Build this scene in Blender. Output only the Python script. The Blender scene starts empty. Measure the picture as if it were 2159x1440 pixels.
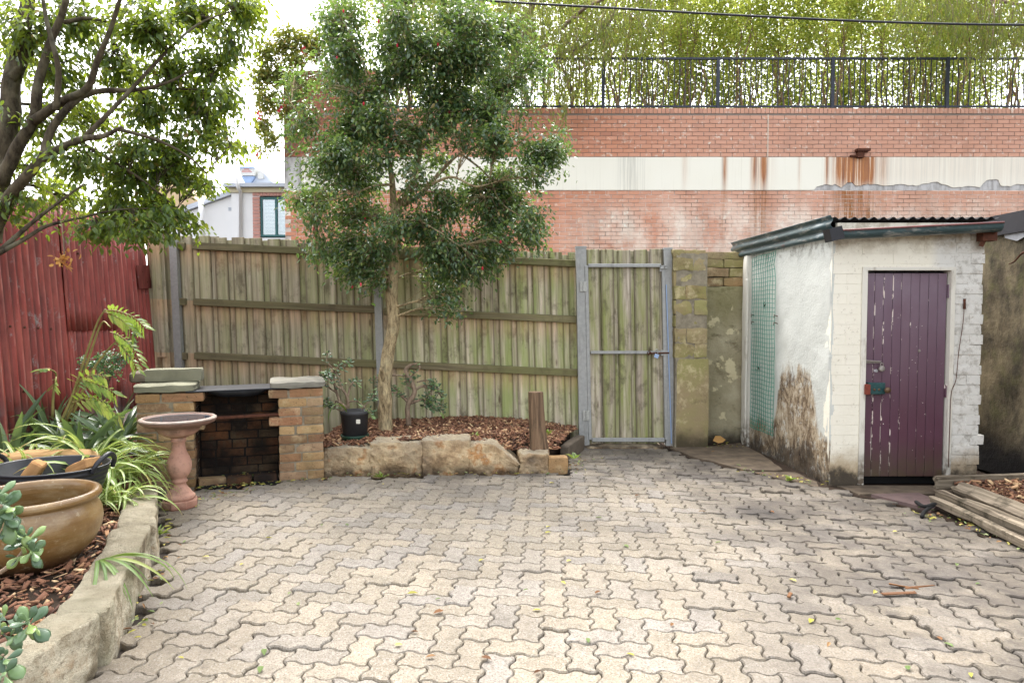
import bpy, bmesh, math, random
import numpy as np
from mathutils import Vector, Matrix, noise as mnoise

random.seed(11)
rng = np.random.default_rng(11)
scene = bpy.context.scene
COL = scene.collection
R = math.radians

# ------------------------------------------------------------------ camera, sky, sun, exposure
FPX = 1440.0                      # focal length in photo pixels (photo 2159 x 1440)
EYE = Vector((0.0, 0.0, 1.38))
PITCH = math.atan(60 / FPX)
cam = bpy.data.cameras.new("camera")
cam.lens, cam.sensor_width, cam.clip_start, cam.clip_end = 24.0, 36.0, 0.05, 600.0
camo = bpy.data.objects.new("camera", cam)
COL.objects.link(camo)
camo.location = EYE
camo.rotation_euler = (R(90) - PITCH, 0, 0)
scene.camera = camo

SUN_EL, SUN_AZ = R(58), R(-14)
world = bpy.data.worlds.new("World")
scene.world = world
world.use_nodes = True
wn = world.node_tree
wn.nodes.clear()
sky = wn.nodes.new("ShaderNodeTexSky")
sky.sky_type = 'NISHITA'
sky.sun_disc = False
sky.sun_elevation, sky.sun_rotation = SUN_EL, SUN_AZ
sky.air_density, sky.dust_density, sky.ozone_density = 1.0, 4.0, 1.0
hs = wn.nodes.new("ShaderNodeHueSaturation")
hs.inputs["Saturation"].default_value = 0.22        # high thin cloud: a pale, nearly white sky
bg = wn.nodes.new("ShaderNodeBackground")
bg.inputs["Strength"].default_value = 0.15
wo = wn.nodes.new("ShaderNodeOutputWorld")
wn.links.new(sky.outputs[0], hs.inputs["Color"])
wn.links.new(hs.outputs[0], bg.inputs["Color"])
wn.links.new(bg.outputs[0], wo.inputs["Surface"])

sl = bpy.data.lights.new("sun", 'SUN')
sl.energy, sl.angle, sl.color = 0.5, R(40), (1.0, 0.94, 0.84)
so = bpy.data.objects.new("sun", sl)
COL.objects.link(so)
so.rotation_euler = (R(90) - SUN_EL, 0, R(180) - SUN_AZ)   # light comes from ahead of the camera, a little to one side
scene.view_settings.view_transform = 'Standard'
scene.view_settings.look = 'None'
scene.view_settings.exposure = 2.5
scene.view_settings.gamma = 1.0
scene.view_settings.use_curve_mapping = False
scene.render.engine = 'CYCLES'
scene.cycles.max_bounces = 8
scene.cycles.transparent_max_bounces = 8


# ------------------------------------------------------------------ layout helpers
def at(px, py, y):
    """world point seen at photo pixel (px, py) at distance y along the yard"""
    dx, dy = (px - 1079.5) / FPX, -(py - 720) / FPX
    d = Vector((dx, math.cos(PITCH) + dy * math.sin(PITCH), dy * math.cos(PITCH) - math.sin(PITCH)))
    return EYE + d * (y / d.y)


def gnd(px, py, z=0.0):
    dx, dy = (px - 1079.5) / FPX, -(py - 720) / FPX
    d = Vector((dx, math.cos(PITCH) + dy * math.sin(PITCH), dy * math.cos(PITCH) - math.sin(PITCH)))
    return EYE + d * ((z - EYE.z) / d.z)


def U(a, b):
    return random.uniform(a, b)


MW = {}


def thing(name, label, cat, loc=(0, 0, 0), group=None):
    o = bpy.data.objects.new(name, None)
    o.empty_display_size = 0.1
    COL.objects.link(o)
    o.location = loc
    MW[o.name] = Matrix.Translation(Vector(loc))
    o["label"], o["category"] = label, cat
    if group:
        o["group"] = group
    return o


def tag(o, label, cat, group=None):
    o["label"], o["category"] = label, cat
    if group:
        o["group"] = group
    return o


def put(name, me, parent=None, mat=None, mw=None, kind=None):
    """link mesh data as one object; mw is its world matrix"""
    o = bpy.data.objects.new(name, me)
    COL.objects.link(o)
    if mat is not None and not me.materials:
        me.materials.append(mat)
    mw = mw if mw is not None else Matrix.Identity(4)
    if parent is not None:
        o.parent = parent
        o.matrix_parent_inverse = MW[parent.name].inverted()
    o.matrix_basis = mw
    MW[o.name] = mw.copy()
    if kind:
        o["kind"] = kind
    return o


def dup(o, parent, mw):
    c = o.copy()
    COL.objects.link(c)
    c.parent = parent
    if parent is not None:
        c.matrix_parent_inverse = MW[parent.name].inverted()
    c.matrix_basis = mw
    MW[c.name] = mw.copy()
    return c


def reroot(o, loc):
    """give a one-mesh thing its origin at loc"""
    loc = Vector(loc)
    o.data.transform(Matrix.Translation(-loc))
    o.matrix_basis = Matrix.Translation(loc)
    MW[o.name] = o.matrix_basis.copy()
    return o


class MB:
    """collects shapes for one mesh"""

    def __init__(s):
        s.v, s.f, s.a = [], [], []

    def add(s, vs, fs, rnd=0.0):
        n = len(s.v)
        s.v += [tuple(v) for v in vs]
        s.f += [tuple(i + n for i in f) for f in fs]
        s.a += [rnd] * len(vs)
        return s

    def mesh(s, me, mw, rnd=0.0):
        s.add([mw @ v.co for v in me.vertices], [tuple(p.vertices) for p in me.polygons], rnd)

    def box(s, x0, x1, y0, y1, z0, z1, mw=None, rnd=0.0):
        vs = [Vector((x, y, z)) for z in (z0, z1) for y in (y0, y1) for x in (x0, x1)]
        if mw:
            vs = [mw @ v for v in vs]
        return s.add(vs, [(0, 2, 3, 1), (4, 5, 7, 6), (0, 1, 5, 4), (2, 6, 7, 3), (0, 4, 6, 2), (1, 3, 7, 5)], rnd)

    def tube(s, pts, rad, seg=7, cap=True, rnd=0.0, bump=0.0):
        pts = [Vector(p) for p in pts]
        n = len(pts)
        if not hasattr(rad, '__len__'):
            rad = [rad] * n
        ref = Vector((0.31, 0.22, 0.93))
        vs, fs = [], []
        for i, p in enumerate(pts):
            t = (pts[min(i + 1, n - 1)] - pts[max(i - 1, 0)])
            if t.length < 1e-9:
                t = Vector((0, 0, 1))
            t.normalize()
            a = t.cross(ref)
            if a.length < 0.05:
                a = t.cross(Vector((1, 0, 0)))
            a.normalize()
            b = t.cross(a)
            for k in range(seg):
                w = 2 * math.pi * k / seg
                r = rad[i] * (1 + (bump * mnoise.noise(p * 9 + Vector((k * 1.7, 0, 0))) if bump else 0))
                vs.append(p + (a * math.cos(w) + b * math.sin(w)) * r)
        for i in range(n - 1):
            for k in range(seg):
                k2 = (k + 1) % seg
                fs.append((i * seg + k, i * seg + k2, (i + 1) * seg + k2, (i + 1) * seg + k))
        if cap:
            fs.append(tuple(range(seg - 1, -1, -1)))
            fs.append(tuple((n - 1) * seg + k for k in range(seg)))
        return s.add(vs, fs, rnd)

    def lathe(s, prof, c=(0, 0, 0), seg=32, sx=1.0, sy=1.0, close=False, rnd=0.0):
        c = Vector(c)
        vs, fs = [], []
        for r, z in prof:
            for k in range(seg):
                w = 2 * math.pi * k / seg
                vs.append(c + Vector((r * math.cos(w) * sx, r * math.sin(w) * sy, z)))
        m = len(prof)
        for i in range(m - 1 + (1 if close else 0)):
            j = (i + 1) % m
            for k in range(seg):
                k2 = (k + 1) % seg
                fs.append((i * seg + k, i * seg + k2, j * seg + k2, j * seg + k))
        if not close:
            fs.append(tuple(range(seg - 1, -1, -1)))
            fs.append(tuple((m - 1) * seg + k for k in range(seg)))
        return s.add(vs, fs, rnd)

    def prism(s, poly, z0, z1, mw=None, rnd=0.0):
        """poly: (x, y) points, counter-clockwise"""
        n = len(poly)
        vs = [Vector((x, y, z0)) for x, y in poly] + [Vector((x, y, z1)) for x, y in poly]
        if mw:
            vs = [mw @ v for v in vs]
        fs = [tuple(range(n - 1, -1, -1)), tuple(range(n, 2 * n))]
        fs += [(i, (i + 1) % n, n + (i + 1) % n, n + i) for i in range(n)]
        return s.add(vs, fs, rnd)

    def data(s, name, smooth=False):
        me = bpy.data.meshes.new(name)
        me.from_pydata(s.v, [], s.f)
        if any(s.a):
            at_ = me.attributes.new("rnd", 'FLOAT', 'POINT')
            at_.data.foreach_set("value", s.a)
        if smooth:
            me.polygons.foreach_set("use_smooth", [True] * len(me.polygons))
        me.update()
        return me

    def build(s, name, mat, parent=None, smooth=False, kind=None):
        return put(name, s.data(name, smooth), parent, mat, kind=kind)


def crom(pts, n=5):
    """smooth curve through points"""
    pts = [Vector(p) for p in pts]
    if len(pts) < 3:
        return pts
    out = []
    P = [pts[0] * 2 - pts[1]] + pts + [pts[-1] * 2 - pts[-2]]
    for i in range(1, len(P) - 2):
        p0, p1, p2, p3 = P[i - 1:i + 3]
        for k in range(n):
            t = k / n
            out.append(0.5 * ((2 * p1) + (p2 - p0) * t + (2 * p0 - 5 * p1 + 4 * p2 - p3) * t * t + (3 * p1 - p0 - 3 * p2 + p3) * t ** 3))
    out.append(pts[-1])
    return out


def lerpn(vals, n):
    return list(np.interp(np.linspace(0, 1, n), np.linspace(0, 1, len(vals)), vals))


def chamfer(sx, sy, sz, c, jit=0.0, seed=0):
    """box mesh data centred on the origin with broken edges"""
    bm = bmesh.new()
    bmesh.ops.create_cube(bm, size=1.0)
    for v in bm.verts:
        v.co = Vector((v.co.x * sx, v.co.y * sy, v.co.z * sz))
    bmesh.ops.bevel(bm, geom=bm.edges[:], offset=c, segments=1, affect='EDGES')
    rd = random.Random(seed)
    if jit:
        for v in bm.verts:
            v.co += Vector((rd.uniform(-jit, jit), rd.uniform(-jit, jit), rd.uniform(-jit, jit)))
    me = bpy.data.meshes.new("piece")
    bm.to_mesh(me)
    bm.free()
    return me


def rock(sx, sy, sz, cuts=7, amp=0.03, scale=6.0, seed=0, power=5.0, fine=0.0):
    """rough-hewn block, centred"""
    bm = bmesh.new()
    bmesh.ops.create_cube(bm, size=2.0)
    bmesh.ops.subdivide_edges(bm, edges=bm.edges[:], cuts=cuts, use_grid_fill=True)
    off = Vector((seed * 3.7, seed * 1.3, seed * 5.1))
    for v in bm.verts:
        p = v.co.copy()
        m = (abs(p.x) ** power + abs(p.y) ** power + abs(p.z) ** power) ** (1 / power)
        p = p / m
        q = Vector((p.x * sx / 2, p.y * sy / 2, p.z * sz / 2))
        nrm = Vector((p.x / sx, p.y / sy, p.z / sz)).normalized()
        d = mnoise.noise(q * scale + off) * amp + mnoise.noise(q * scale * 2.7 + off) * amp * 0.45
        if fine:
            d += mnoise.noise(q * scale * 7 + off) * fine
        v.co = q + nrm * d
    me = bpy.data.meshes.new("rock")
    bm.to_mesh(me)
    bm.free()
    me.polygons.foreach_set("use_smooth", [True] * len(me.polygons))
    me.set_sharp_from_angle(angle=R(28))
    return me


def cloud_mesh(name, V, F, rnd, smooth=False):
    """mesh from numpy: V (n,k,3) corner points of n equal pieces, F the faces of one piece"""
    n, k, _ = V.shape
    me = bpy.data.meshes.new(name)
    me.vertices.add(n * k)
    me.vertices.foreach_set("co", V.reshape(-1).astype(np.float32))
    base = np.arange(n)[:, None] * k
    lv, tot = [], []
    fl = np.concatenate([np.asarray(f) for f in F])
    li = (base + fl[None, :]).reshape(-1)
    sizes = np.tile([len(f) for f in F], n)
    starts = np.concatenate([[0], np.cumsum(sizes)[:-1]])
    me.loops.add(len(li))
    me.loops.foreach_set("vertex_index", li.astype(np.int32))
    me.polygons.add(len(sizes))
    me.polygons.foreach_set("loop_start", starts.astype(np.int32))
    me.polygons.foreach_set("loop_total", sizes.astype(np.int32))
    if smooth:
        me.polygons.foreach_set("use_smooth", np.ones(len(sizes), dtype=bool))
    at_ = me.attributes.new("rnd", 'FLOAT', 'POINT')
    at_.data.foreach_set("value", np.repeat(np.asarray(rnd, dtype=np.float32), k))
    me.update(calc_edges=True)
    me.validate()
    return me


LEAF_HEX = (np.array([(0, 0, 0), (0.28, 0.46, 0.10), (0.66, 0.40, 0.08), (1, 0, -0.06), (0.66, -0.40, 0.08), (0.28, -0.46, 0.10), (0.5, 0, -0.02)]),
            [(0, 5, 6), (5, 4, 6), (4, 3, 6), (3, 2, 6), (2, 1, 6), (1, 0, 6)])
LEAF_DIA = (np.array([(0, 0, 0), (0.45, 0.5, 0.05), (1, 0, 0), (0.45, -0.5, 0.05)]), [(0, 3, 2, 1)])
LEAF_LONG = (np.array([(0, 0, 0), (0.3, 0.5, 0.02), (0.7, 0.4, -0.03), (1, 0, -0.12), (0.7, -0.4, -0.03), (0.3, -0.5, 0.02)]), [(0, 5, 4, 3, 2, 1)])


def frames(D, N):
    """unit bases (n,3,3): x along D, z near N"""
    D = D / np.linalg.norm(D, axis=1, keepdims=True)
    Y = np.cross(N, D)
    ln = np.linalg.norm(Y, axis=1, keepdims=True)
    Y = np.where(ln < 1e-4, np.array([[0.0, 1.0, 0.0]]), Y / np.maximum(ln, 1e-9))
    Z = np.cross(D, Y)
    return D, Y, Z


def leaf_cloud(name, P, D, N, L, W, shape, mat, parent=None, kind=None, rnd=None):
    tv, tf = shape
    X, Y, Z = frames(D, N)
    V = (P[:, None, :] + X[:, None, :] * (tv[None, :, 0:1] * L[:, None, None])
         + Y[:, None, :] * (tv[None, :, 1:2] * W[:, None, None]) + Z[:, None, :] * (tv[None, :, 2:3] * L[:, None, None]))
    if rnd is None:
        rnd = rng.random(len(P))
    me = cloud_mesh(name, V, tf, rnd)
    return put(name, me, parent, mat, kind=kind)


def leaf_matrix(p, d, n, L, W):
    X, Y, Z = frames(np.array([d], float), np.array([n], float))
    m = Matrix.Identity(4)
    for i in range(3):
        m[i][0], m[i][1], m[i][2], m[i][3] = X[0][i] * L, Y[0][i] * W, Z[0][i] * L, p[i]
    return m


def shape_mesh(name, shape, smooth=False):
    me = bpy.data.meshes.new(name)
    me.from_pydata([tuple(v) for v in shape[0]], [], shape[1])
    if smooth:
        me.polygons.foreach_set("use_smooth", [True] * len(me.polygons))
    me.update()
    return me


# ------------------------------------------------------------------ materials
def C(r, g, b):
    def f(c):
        c /= 255.0
        return c / 12.92 if c <= 0.04045 else ((c + 0.055) / 1.055) ** 2.4
    return (f(r), f(g), f(b), 1.0)


class G:
    def __init__(s, name):
        s.m = bpy.data.materials.new(name)
        s.m.use_nodes = True
        s.nt = s.m.node_tree
        s.nt.nodes.clear()
        s._tc = s._geo = s._oi = None

    def set(s, sock, v):
        if isinstance(v, bpy.types.NodeSocket):
            s.nt.links.new(v, sock)
        elif v is not None:
            sock.default_value = v

    def n(s, t, ins=None, **props):
        nd = s.nt.nodes.new(t)
        for k, v in props.items():
            setattr(nd, k, v)
        for k, v in (ins or {}).items():
            s.set(nd.inputs[k], v)
        return nd

    def pos(s):
        if s._geo is None:
            s._geo = s.n('ShaderNodeNewGeometry')
        return s._geo.outputs['Position']

    def nrm(s):
        s.pos()
        return s._geo.outputs['Normal']

    def obj(s):
        if s._tc is None:
            s._tc = s.n('ShaderNodeTexCoord')
        return s._tc.outputs['Object']

    def rand(s):
        """one number per piece, whether it is an object or part of a joined mesh"""
        if s._oi is None:
            a = s.n('ShaderNodeAttribute', attribute_name='rnd')
            o = s.n('ShaderNodeObjectInfo')
            s._oi = s.math('FRACT', s.math('ADD', a.outputs['Fac'], o.outputs['Random']))
        return s._oi

    def map(s, vec, scale=(1, 1, 1), loc=(0, 0, 0), rot=(0, 0, 0)):
        return s.n('ShaderNodeMapping', {'Vector': vec, 'Scale': scale, 'Location': loc, 'Rotation': rot}).outputs[0]

    def shift(s, vec, amount=37.0):
        """move a texture by a random amount per piece"""
        r = s.n('ShaderNodeVectorMath', {0: s.comb(s.rand(), s.math('MULTIPLY', s.rand(), 3.3), s.math('MULTIPLY', s.rand(), 7.7)), 1: (amount,) * 3}, operation='MULTIPLY')
        return s.n('ShaderNodeVectorMath', {0: vec, 1: r.outputs[0]}, operation='ADD').outputs[0]

    def comb(s, x, y, z):
        return s.n('ShaderNodeCombineXYZ', {0: x, 1: y, 2: z}).outputs[0]

    def sep(s, v, i):
        return s.n('ShaderNodeSeparateXYZ', {0: v}).outputs[i]

    def noise(s, vec, scale=5.0, detail=4.0, rough=0.55, dist=0.0):
        return s.n('ShaderNodeTexNoise', {'Vector': vec, 'Scale': scale, 'Detail': detail, 'Roughness': rough, 'Distortion': dist}).outputs[0]

    def vor(s, vec, scale=5.0, feature='F1', out=0, rnd=1.0):
        return s.n('ShaderNodeTexVoronoi', {'Vector': vec, 'Scale': scale, 'Randomness': rnd}, feature=feature).outputs[out]

    def ramp(s, fac, stops, interp='LINEAR'):
        nd = s.n('ShaderNodeValToRGB', {'Fac': fac})
        cr = nd.color_ramp
        cr.interpolation = interp
        cr.elements.remove(cr.elements[1])
        for i, (p, c) in enumerate(stops):
            e = cr.elements[0] if i == 0 else cr.elements.new(p)
            e.position = p
            e.color = c if hasattr(c, '__len__') else (c, c, c, 1)
        return nd.outputs[0]

    def step(s, fac, a, b):
        return s.ramp(fac, [(a, 0.0), (b, 1.0)]) if a < b else s.ramp(fac, [(b, 1.0), (a, 0.0)])

    def mix(s, fac, a, b, blend='MIX'):
        nd = s.n('ShaderNodeMix', data_type='RGBA', blend_type=blend)
        s.set(nd.inputs[0], fac)
        s.set(nd.inputs[6], a)
        s.set(nd.inputs[7], b)
        return nd.outputs[2]

    def math(s, op, a, b=None, clamp=False):
        nd = s.n('ShaderNodeMath', operation=op, use_clamp=clamp)
        s.set(nd.inputs[0], a)
        if b is not None:
            s.set(nd.inputs[1], b)
        return nd.outputs[0]

    def mul(s, *a):
        r = a[0]
        for b in a[1:]:
            r = s.math('MULTIPLY', r, b)
        return r

    def rng(s, v, a, b, c=0.0, d=1.0):
        return s.n('ShaderNodeMapRange', {0: v, 1: a, 2: b, 3: c, 4: d}, interpolation_type='SMOOTHSTEP').outputs[0]

    def bump(s, h, strength=0.5, dist=0.01, normal=None):
        return s.n('ShaderNodeBump', {'Height': h, 'Strength': strength, 'Distance': dist, 'Normal': normal}).outputs[0]

    def done(s, color, rough=0.8, normal=None, metal=0.0, spec=0.4, trans=None, tfac=0.4, coat=0.0, gain=None):
        if gain is not None:
            color = s.mix(1.0, color, tuple(gain) + (1,), 'MULTIPLY')
        b = s.n('ShaderNodeBsdfPrincipled', {'Base Color': color, 'Roughness': rough, 'Metallic': metal, 'Specular IOR Level': spec, 'Normal': normal, 'Coat Weight': coat})
        sh = b.outputs[0]
        if trans is not None:
            t = s.n('ShaderNodeBsdfTranslucent', {'Color': trans, 'Normal': normal})
            mx = s.n('ShaderNodeMixShader', {0: tfac, 1: sh, 2: t.outputs[0]})
            sh = mx.outputs[0]
        o = s.n('ShaderNodeOutputMaterial')
        s.nt.links.new(sh, o.inputs['Surface'])
        return s.m


M = {}


def m_plain(name, col, rough=0.7, metal=0.0, var=0.25, scale=12, spec=0.4, bump=0.2):
    g = G(name)
    v = g.noise(g.pos(), scale, 5)
    c = g.mix(g.step(v, 0.3, 0.75), tuple(x * (1 - var) for x in col[:3]) + (1,), col)
    M[name] = g.done(c, rough, g.bump(g.noise(g.pos(), scale * 5, 3), bump, 0.004), metal, spec)


# pavers: tan exposed-aggregate concrete, grey where dirty
g = G('paver')
P = g.pos()
base = g.ramp(g.rand(), [(0.0, C(166, 152, 128)), (0.3, C(186, 170, 142)), (0.55, C(176, 165, 148)), (0.8, C(192, 175, 146)), (1.0, C(158, 148, 132))])
spk = g.vor(P, 190, out=1)
base = g.mix(g.mul(g.step(g.sep(spk, 0), 0.68, 0.88), 0.50), base, C(84, 74, 62))
base = g.mix(g.mul(g.step(g.sep(spk, 1), 0.72, 0.95), 0.45), base, C(228, 218, 198))
base = g.mix(g.mul(g.step(g.noise(P, 150, 2), 0.58, 0.68), 0.35), base, C(110, 95, 78))
dirt = g.step(g.noise(P, 1.3, 6, 0.65), 0.42, 0.66)
zone = g.rng(g.sep(P, 0), -0.2, 2.4, 0.35, 0.95)
edge_l = g.mul(g.rng(g.math('ADD', g.sep(P, 0), g.mul(g.sep(P, 1), 0.42)), 0.15, -0.55), g.step(g.noise(P, 5, 5, 0.65), 0.30, 0.60))
base = g.mix(g.mul(edge_l, 0.7), base, C(104, 90, 70))
base = g.mix(g.mul(dirt, zone, 0.85), base, C(108, 97, 84))
base = g.mix(g.mul(g.rng(g.math('SUBTRACT', g.sep(P, 0), g.mul(g.sep(P, 1), 0.10)), 0.1, 1.6), g.step(g.noise(P, 3.0, 5, 0.6), 0.2, 0.6), 0.55), base, C(118, 106, 90))
ridge = g.step(g.noise(P, 7, 5, 0.7), 0.52, 0.70)
base = g.mix(g.mul(ridge, zone, 0.7), base, C(88, 79, 68))
base = g.mix(g.mul(g.step(g.noise(P, 22, 5, 0.7), 0.5, 0.66), 0.35), base, C(120, 106, 86))
# grime collected along the back edge of the yard, and one soaked dark patch
back = g.mul(g.rng(g.sep(P, 1), 4.9, 5.9), g.step(g.noise(P, 3.5, 5, 0.6), 0.36, 0.62))
base = g.mix(g.mul(back, 0.65), base, C(92, 84, 76))
d = g.n('ShaderNodeVectorMath', {0: g.map(P, (1, 1.5, 0)), 1: (1.70, 6.95, 0)}, operation='DISTANCE').outputs['Value']
wet = g.mul(g.rng(g.math('ADD', g.sep(P, 0), g.mul(g.sep(P, 1), 0.12)), 1.3, 2.6), g.step(g.noise(P, 2.2, 7, 0.7), 0.42, 0.58))
base = g.mix(g.mul(wet, 0.72), base, C(80, 72, 64))
spot = g.step(g.math('ADD', d, g.mul(g.noise(P, 6, 5), 0.5)), 0.62, 0.30)
base = g.mix(g.mul(spot, 0.75), base, C(58, 52, 48))
rough = g.mix(dirt, (0.75,) * 3 + (1,), (0.9,) * 3 + (1,))
M['paver'] = g.done(base, 0.8, g.bump(g.math('ADD', g.noise(P, 260, 2), g.mul(g.noise(P, 45, 4), 1.5)), 0.55, 0.004), spec=0.3, gain=(0.545, 0.565, 0.62))

m_plain('sand', C(48, 40, 32), 0.95, 0, 0.4, 30)
m_plain('soil', C(58, 46, 36), 0.95, 0, 0.5, 14, 0.2, 0.6)
m_plain('concrete', C(140, 134, 124), 0.9, 0, 0.3, 6)
m_plain('dark_concrete', C(112, 100, 86), 0.9, 0, 0.5, 9)
m_plain('worn_slab', C(112, 98, 82), 0.9, 0, 0.65, 7, 0.3, 0.8)
m_plain('cap_grey', C(138, 134, 122), 0.9, 0, 0.45, 7, 0.3, 0.7)
m_plain('cap_green', C(132, 130, 110), 0.9, 0, 0.4, 6, 0.3, 0.7)

# bark chips
g = G('bark')
c = g.ramp(g.rand(), [(0, C(64, 44, 34)), (0.25, C(106, 70, 50)), (0.5, C(130, 90, 66)), (0.72, C(84, 56, 42)), (0.88, C(160, 120, 86)), (1, C(206, 176, 136))])
c = g.mix(g.mul(g.noise(g.map(g.pos(), (60, 60, 60)), 2, 3), 0.6), c, C(60, 36, 26))
M['bark'] = g.done(c, 0.85, g.bump(g.noise(g.pos(), 120, 2), 0.4, 0.003), gain=(1.45, 1.5, 1.5))

# sandstone: warm broken faces, grey lichen on top
g = G('sandstone')
P = g.pos()
n1 = g.noise(P, 5, 7, 0.62)
c = g.ramp(n1, [(0.30, C(104, 86, 66)), (0.42, C(176, 150, 116)), (0.53, C(206, 184, 148)), (0.62, C(176, 128, 80)), (0.72, C(214, 200, 172))])
c = g.mix(g.mul(g.step(g.noise(P, 2.2, 5, 0.6), 0.48, 0.7), 0.6), c, C(130, 122, 110))
up = g.step(g.sep(g.nrm(), 2), 0.35, 0.85)
c = g.mix(g.mul(up, 0.65), c, g.mix(g.noise(P, 14, 5), C(128, 122, 104), C(178, 172, 156)))
c = g.mix(g.mul(g.step(g.noise(P, 16, 6, 0.7), 0.55, 0.68), 0.5), c, C(92, 78, 60))
low = g.mul(g.rng(g.sep(P, 2), 0.12, 0.0), g.step(g.noise(P, 7, 4), 0.3, 0.6))
c = g.mix(g.mul(low, 0.9), c, C(58, 48, 40))
M['sandstone'] = g.done(c, 0.9, g.bump(g.math('ADD', g.noise(P, 28, 8, 0.7), g.mul(g.noise(P, 160, 3), 0.4)), 1.0, 0.03), spec=0.2, gain=(1.12, 1.1, 1.08))

g = G('grey_sandstone')      # the near kerb stones: sawn, weathered grey with moss
P = g.pos()
c = g.ramp(g.noise(P, 4, 7, 0.65), [(0.3, C(88, 80, 66)), (0.44, C(150, 138, 116)), (0.55, C(204, 196, 176)), (0.66, C(164, 140, 112)), (0.75, C(210, 204, 190))])
c = g.mix(g.mul(g.step(g.noise(P, 3, 5), 0.5, 0.66), 0.6), c, C(106, 108, 84))
c = g.mix(g.mul(g.step(g.noise(g.map(P, (14, 14, 40)), 1.6, 6, 0.7), 0.53, 0.66), 0.55), c, C(84, 72, 58))
c = g.mix(g.mul(g.step(g.noise(P, 34, 4, 0.7), 0.62, 0.72), 0.5), c, C(206, 198, 180))
upk = g.step(g.sep(g.nrm(), 2), 0.4, 0.8)
c = g.mix(g.mul(upk, 0.75), c, g.mix(g.noise(P, 9, 6, 0.65), C(96, 92, 74), C(168, 160, 142)))
M['grey_sandstone'] = g.done(c, 0.92, g.bump(g.math('ADD', g.noise(P, 22, 8, 0.7), g.mul(g.noise(P, 150, 3), 0.4)), 1.0, 0.025), spec=0.2, gain=(0.98, 0.96, 0.92))


# bricks
def m_brick(name, stops, soot_black=0.0, moss=0.3, bump=0.6):
    g = G(name)
    P = g.pos()
    c = g.ramp(g.rand(), stops)
    c = g.mix(g.mul(g.noise(P, 26, 6, 0.65), 0.8), c, g.mix(0.5, c, C(90, 66, 46)))
    c = g.mix(g.mul(g.step(g.noise(P, 9, 5, 0.6), 0.52, 0.7), 0.45), c, C(206, 186, 146))
    c = g.mix(g.mul(g.step(g.noise(P, 5, 5, 0.6), 0.5, 0.66), moss), c, C(112, 110, 70))
    c = g.mix(g.mul(g.step(g.noise(P, 48, 4, 0.7), 0.60, 0.68), 0.8), c, C(60, 48, 38))
    c = g.mix(g.mul(g.rng(g.sep(P, 2), 0.42, 0.05), g.step(g.noise(P, 6, 5), 0.35, 0.65), 0.55), c, C(74, 60, 48))
    if soot_black:
        c = g.mix(g.mul(g.step(g.noise(P, 4.5, 5, 0.6), 0.22, 0.58), soot_black), c, C(22, 19, 18))
    M[name] = g.done(c, 0.9, g.bump(g.noise(P, 70, 5, 0.7), bump, 0.006), spec=0.2)


m_brick('old_brick', [(0, C(150, 116, 78)), (0.2, C(180, 150, 108)), (0.4, C(146, 106, 78)), (0.55, C(150, 128, 98)), (0.75, C(128, 96, 72)), (0.9, C(176, 148, 118)), (1, C(152, 106, 76))], bump=1.0)
m_brick('sooty_brick', [(0, C(110, 78, 52)), (0.4, C(128, 84, 54)), (0.7, C(84, 62, 48)), (1, C(120, 100, 76))], 0.94, 0.05)
m_plain('old_mortar', C(150, 140, 120), 0.95, 0, 0.5, 20)
m_plain('sooty_mortar', C(34, 30, 27), 0.95, 0, 0.6, 20)


# the big red brick wall, with efflorescence and rust running down from the iron bracket
def rust_x(g, P):
    """0..1 along the wall where rust runs (X in metres over 2..10)"""
    x = g.math('DIVIDE', g.math('SUBTRACT', g.sep(P, 0), 2.0), 8.0)
    L = [(2.0, .0), (3.52, .0), (3.60, .18), (3.70, .0), (4.36, .0), (4.44, .55), (4.52, .0), (4.95, .0), (5.05, .55), (5.16, .25), (5.26, .75), (5.36, .1),
         (5.6, .0), (5.95, .0), (6.0, .2), (6.06, .0), (6.5, .0), (6.57, .6), (6.64, .05), (6.72, .35), (6.85, .7), (6.98, .6), (7.06, .95), (7.2, .55), (7.3, .8), (7.42, .65), (7.5, .75), (7.62, .2), (7.75, .35), (7.9, .1), (8.3, .0)]
    return g.ramp(x, [((a - 2) / 8, b) for a, b in L[:30]])


g = G('red_brick')
P = g.pos()
c = g.ramp(g.rand(), [(0, C(160, 84, 62)), (0.3, C(170, 92, 69)), (0.6, C(164, 90, 70)), (0.85, C(176, 98, 76)), (1, C(150, 80, 62))])
x, z = g.sep(P, 0), g.sep(P, 2)
c = g.mix(g.mul(g.rng(x, 0.5, 5.0), 0.45), c, C(178, 116, 100))                       # pinker bricks further along
eff = g.mul(g.rng(z, 4.0, 3.2), g.rng(x, 0.4, 2.6), g.step(g.noise(g.map(P, (1, 1, 0.7)), 1.6, 6, 0.7), 0.36, 0.62))
c = g.mix(g.mul(eff, 0.70), c, C(206, 160, 146))
c = g.mix(g.mul(g.step(g.noise(P, 9, 5, 0.7), 0.58, 0.74), 0.4), c, C(220, 196, 184))
c = g.mix(g.mul(g.step(g.noise(g.map(P, (1, 1, 0.35)), 1.1, 5, 0.6), 0.52, 0.7), 0.35), c, C(118, 72, 58))
streak = g.step(g.noise(g.map(P, (9, 1, 0.25)), 2.0, 5, 0.7), 0.36, 0.60)
below = g.mul(g.rng(z, 4.02, 3.98), g.rng(z, 2.6, 3.5, 0.25, 1.0))
c = g.mix(g.math('MINIMUM', g.mul(rust_x(g, P), streak, below, 1.5), 0.9), c, C(120, 56, 16))
old = g.mul(g.rng(x, -2.6, -3.2), g.rng(z, 4.5, 4.7), 0.6)                                           # the older end pier is darker
c = g.mix(old, c, C(112, 46, 34))
M['red_brick'] = g.done(c, 0.85, g.bump(g.noise(P, 60, 4), 0.25, 0.004), spec=0.25, gain=(1.33, 2.2, 2.32))

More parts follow.
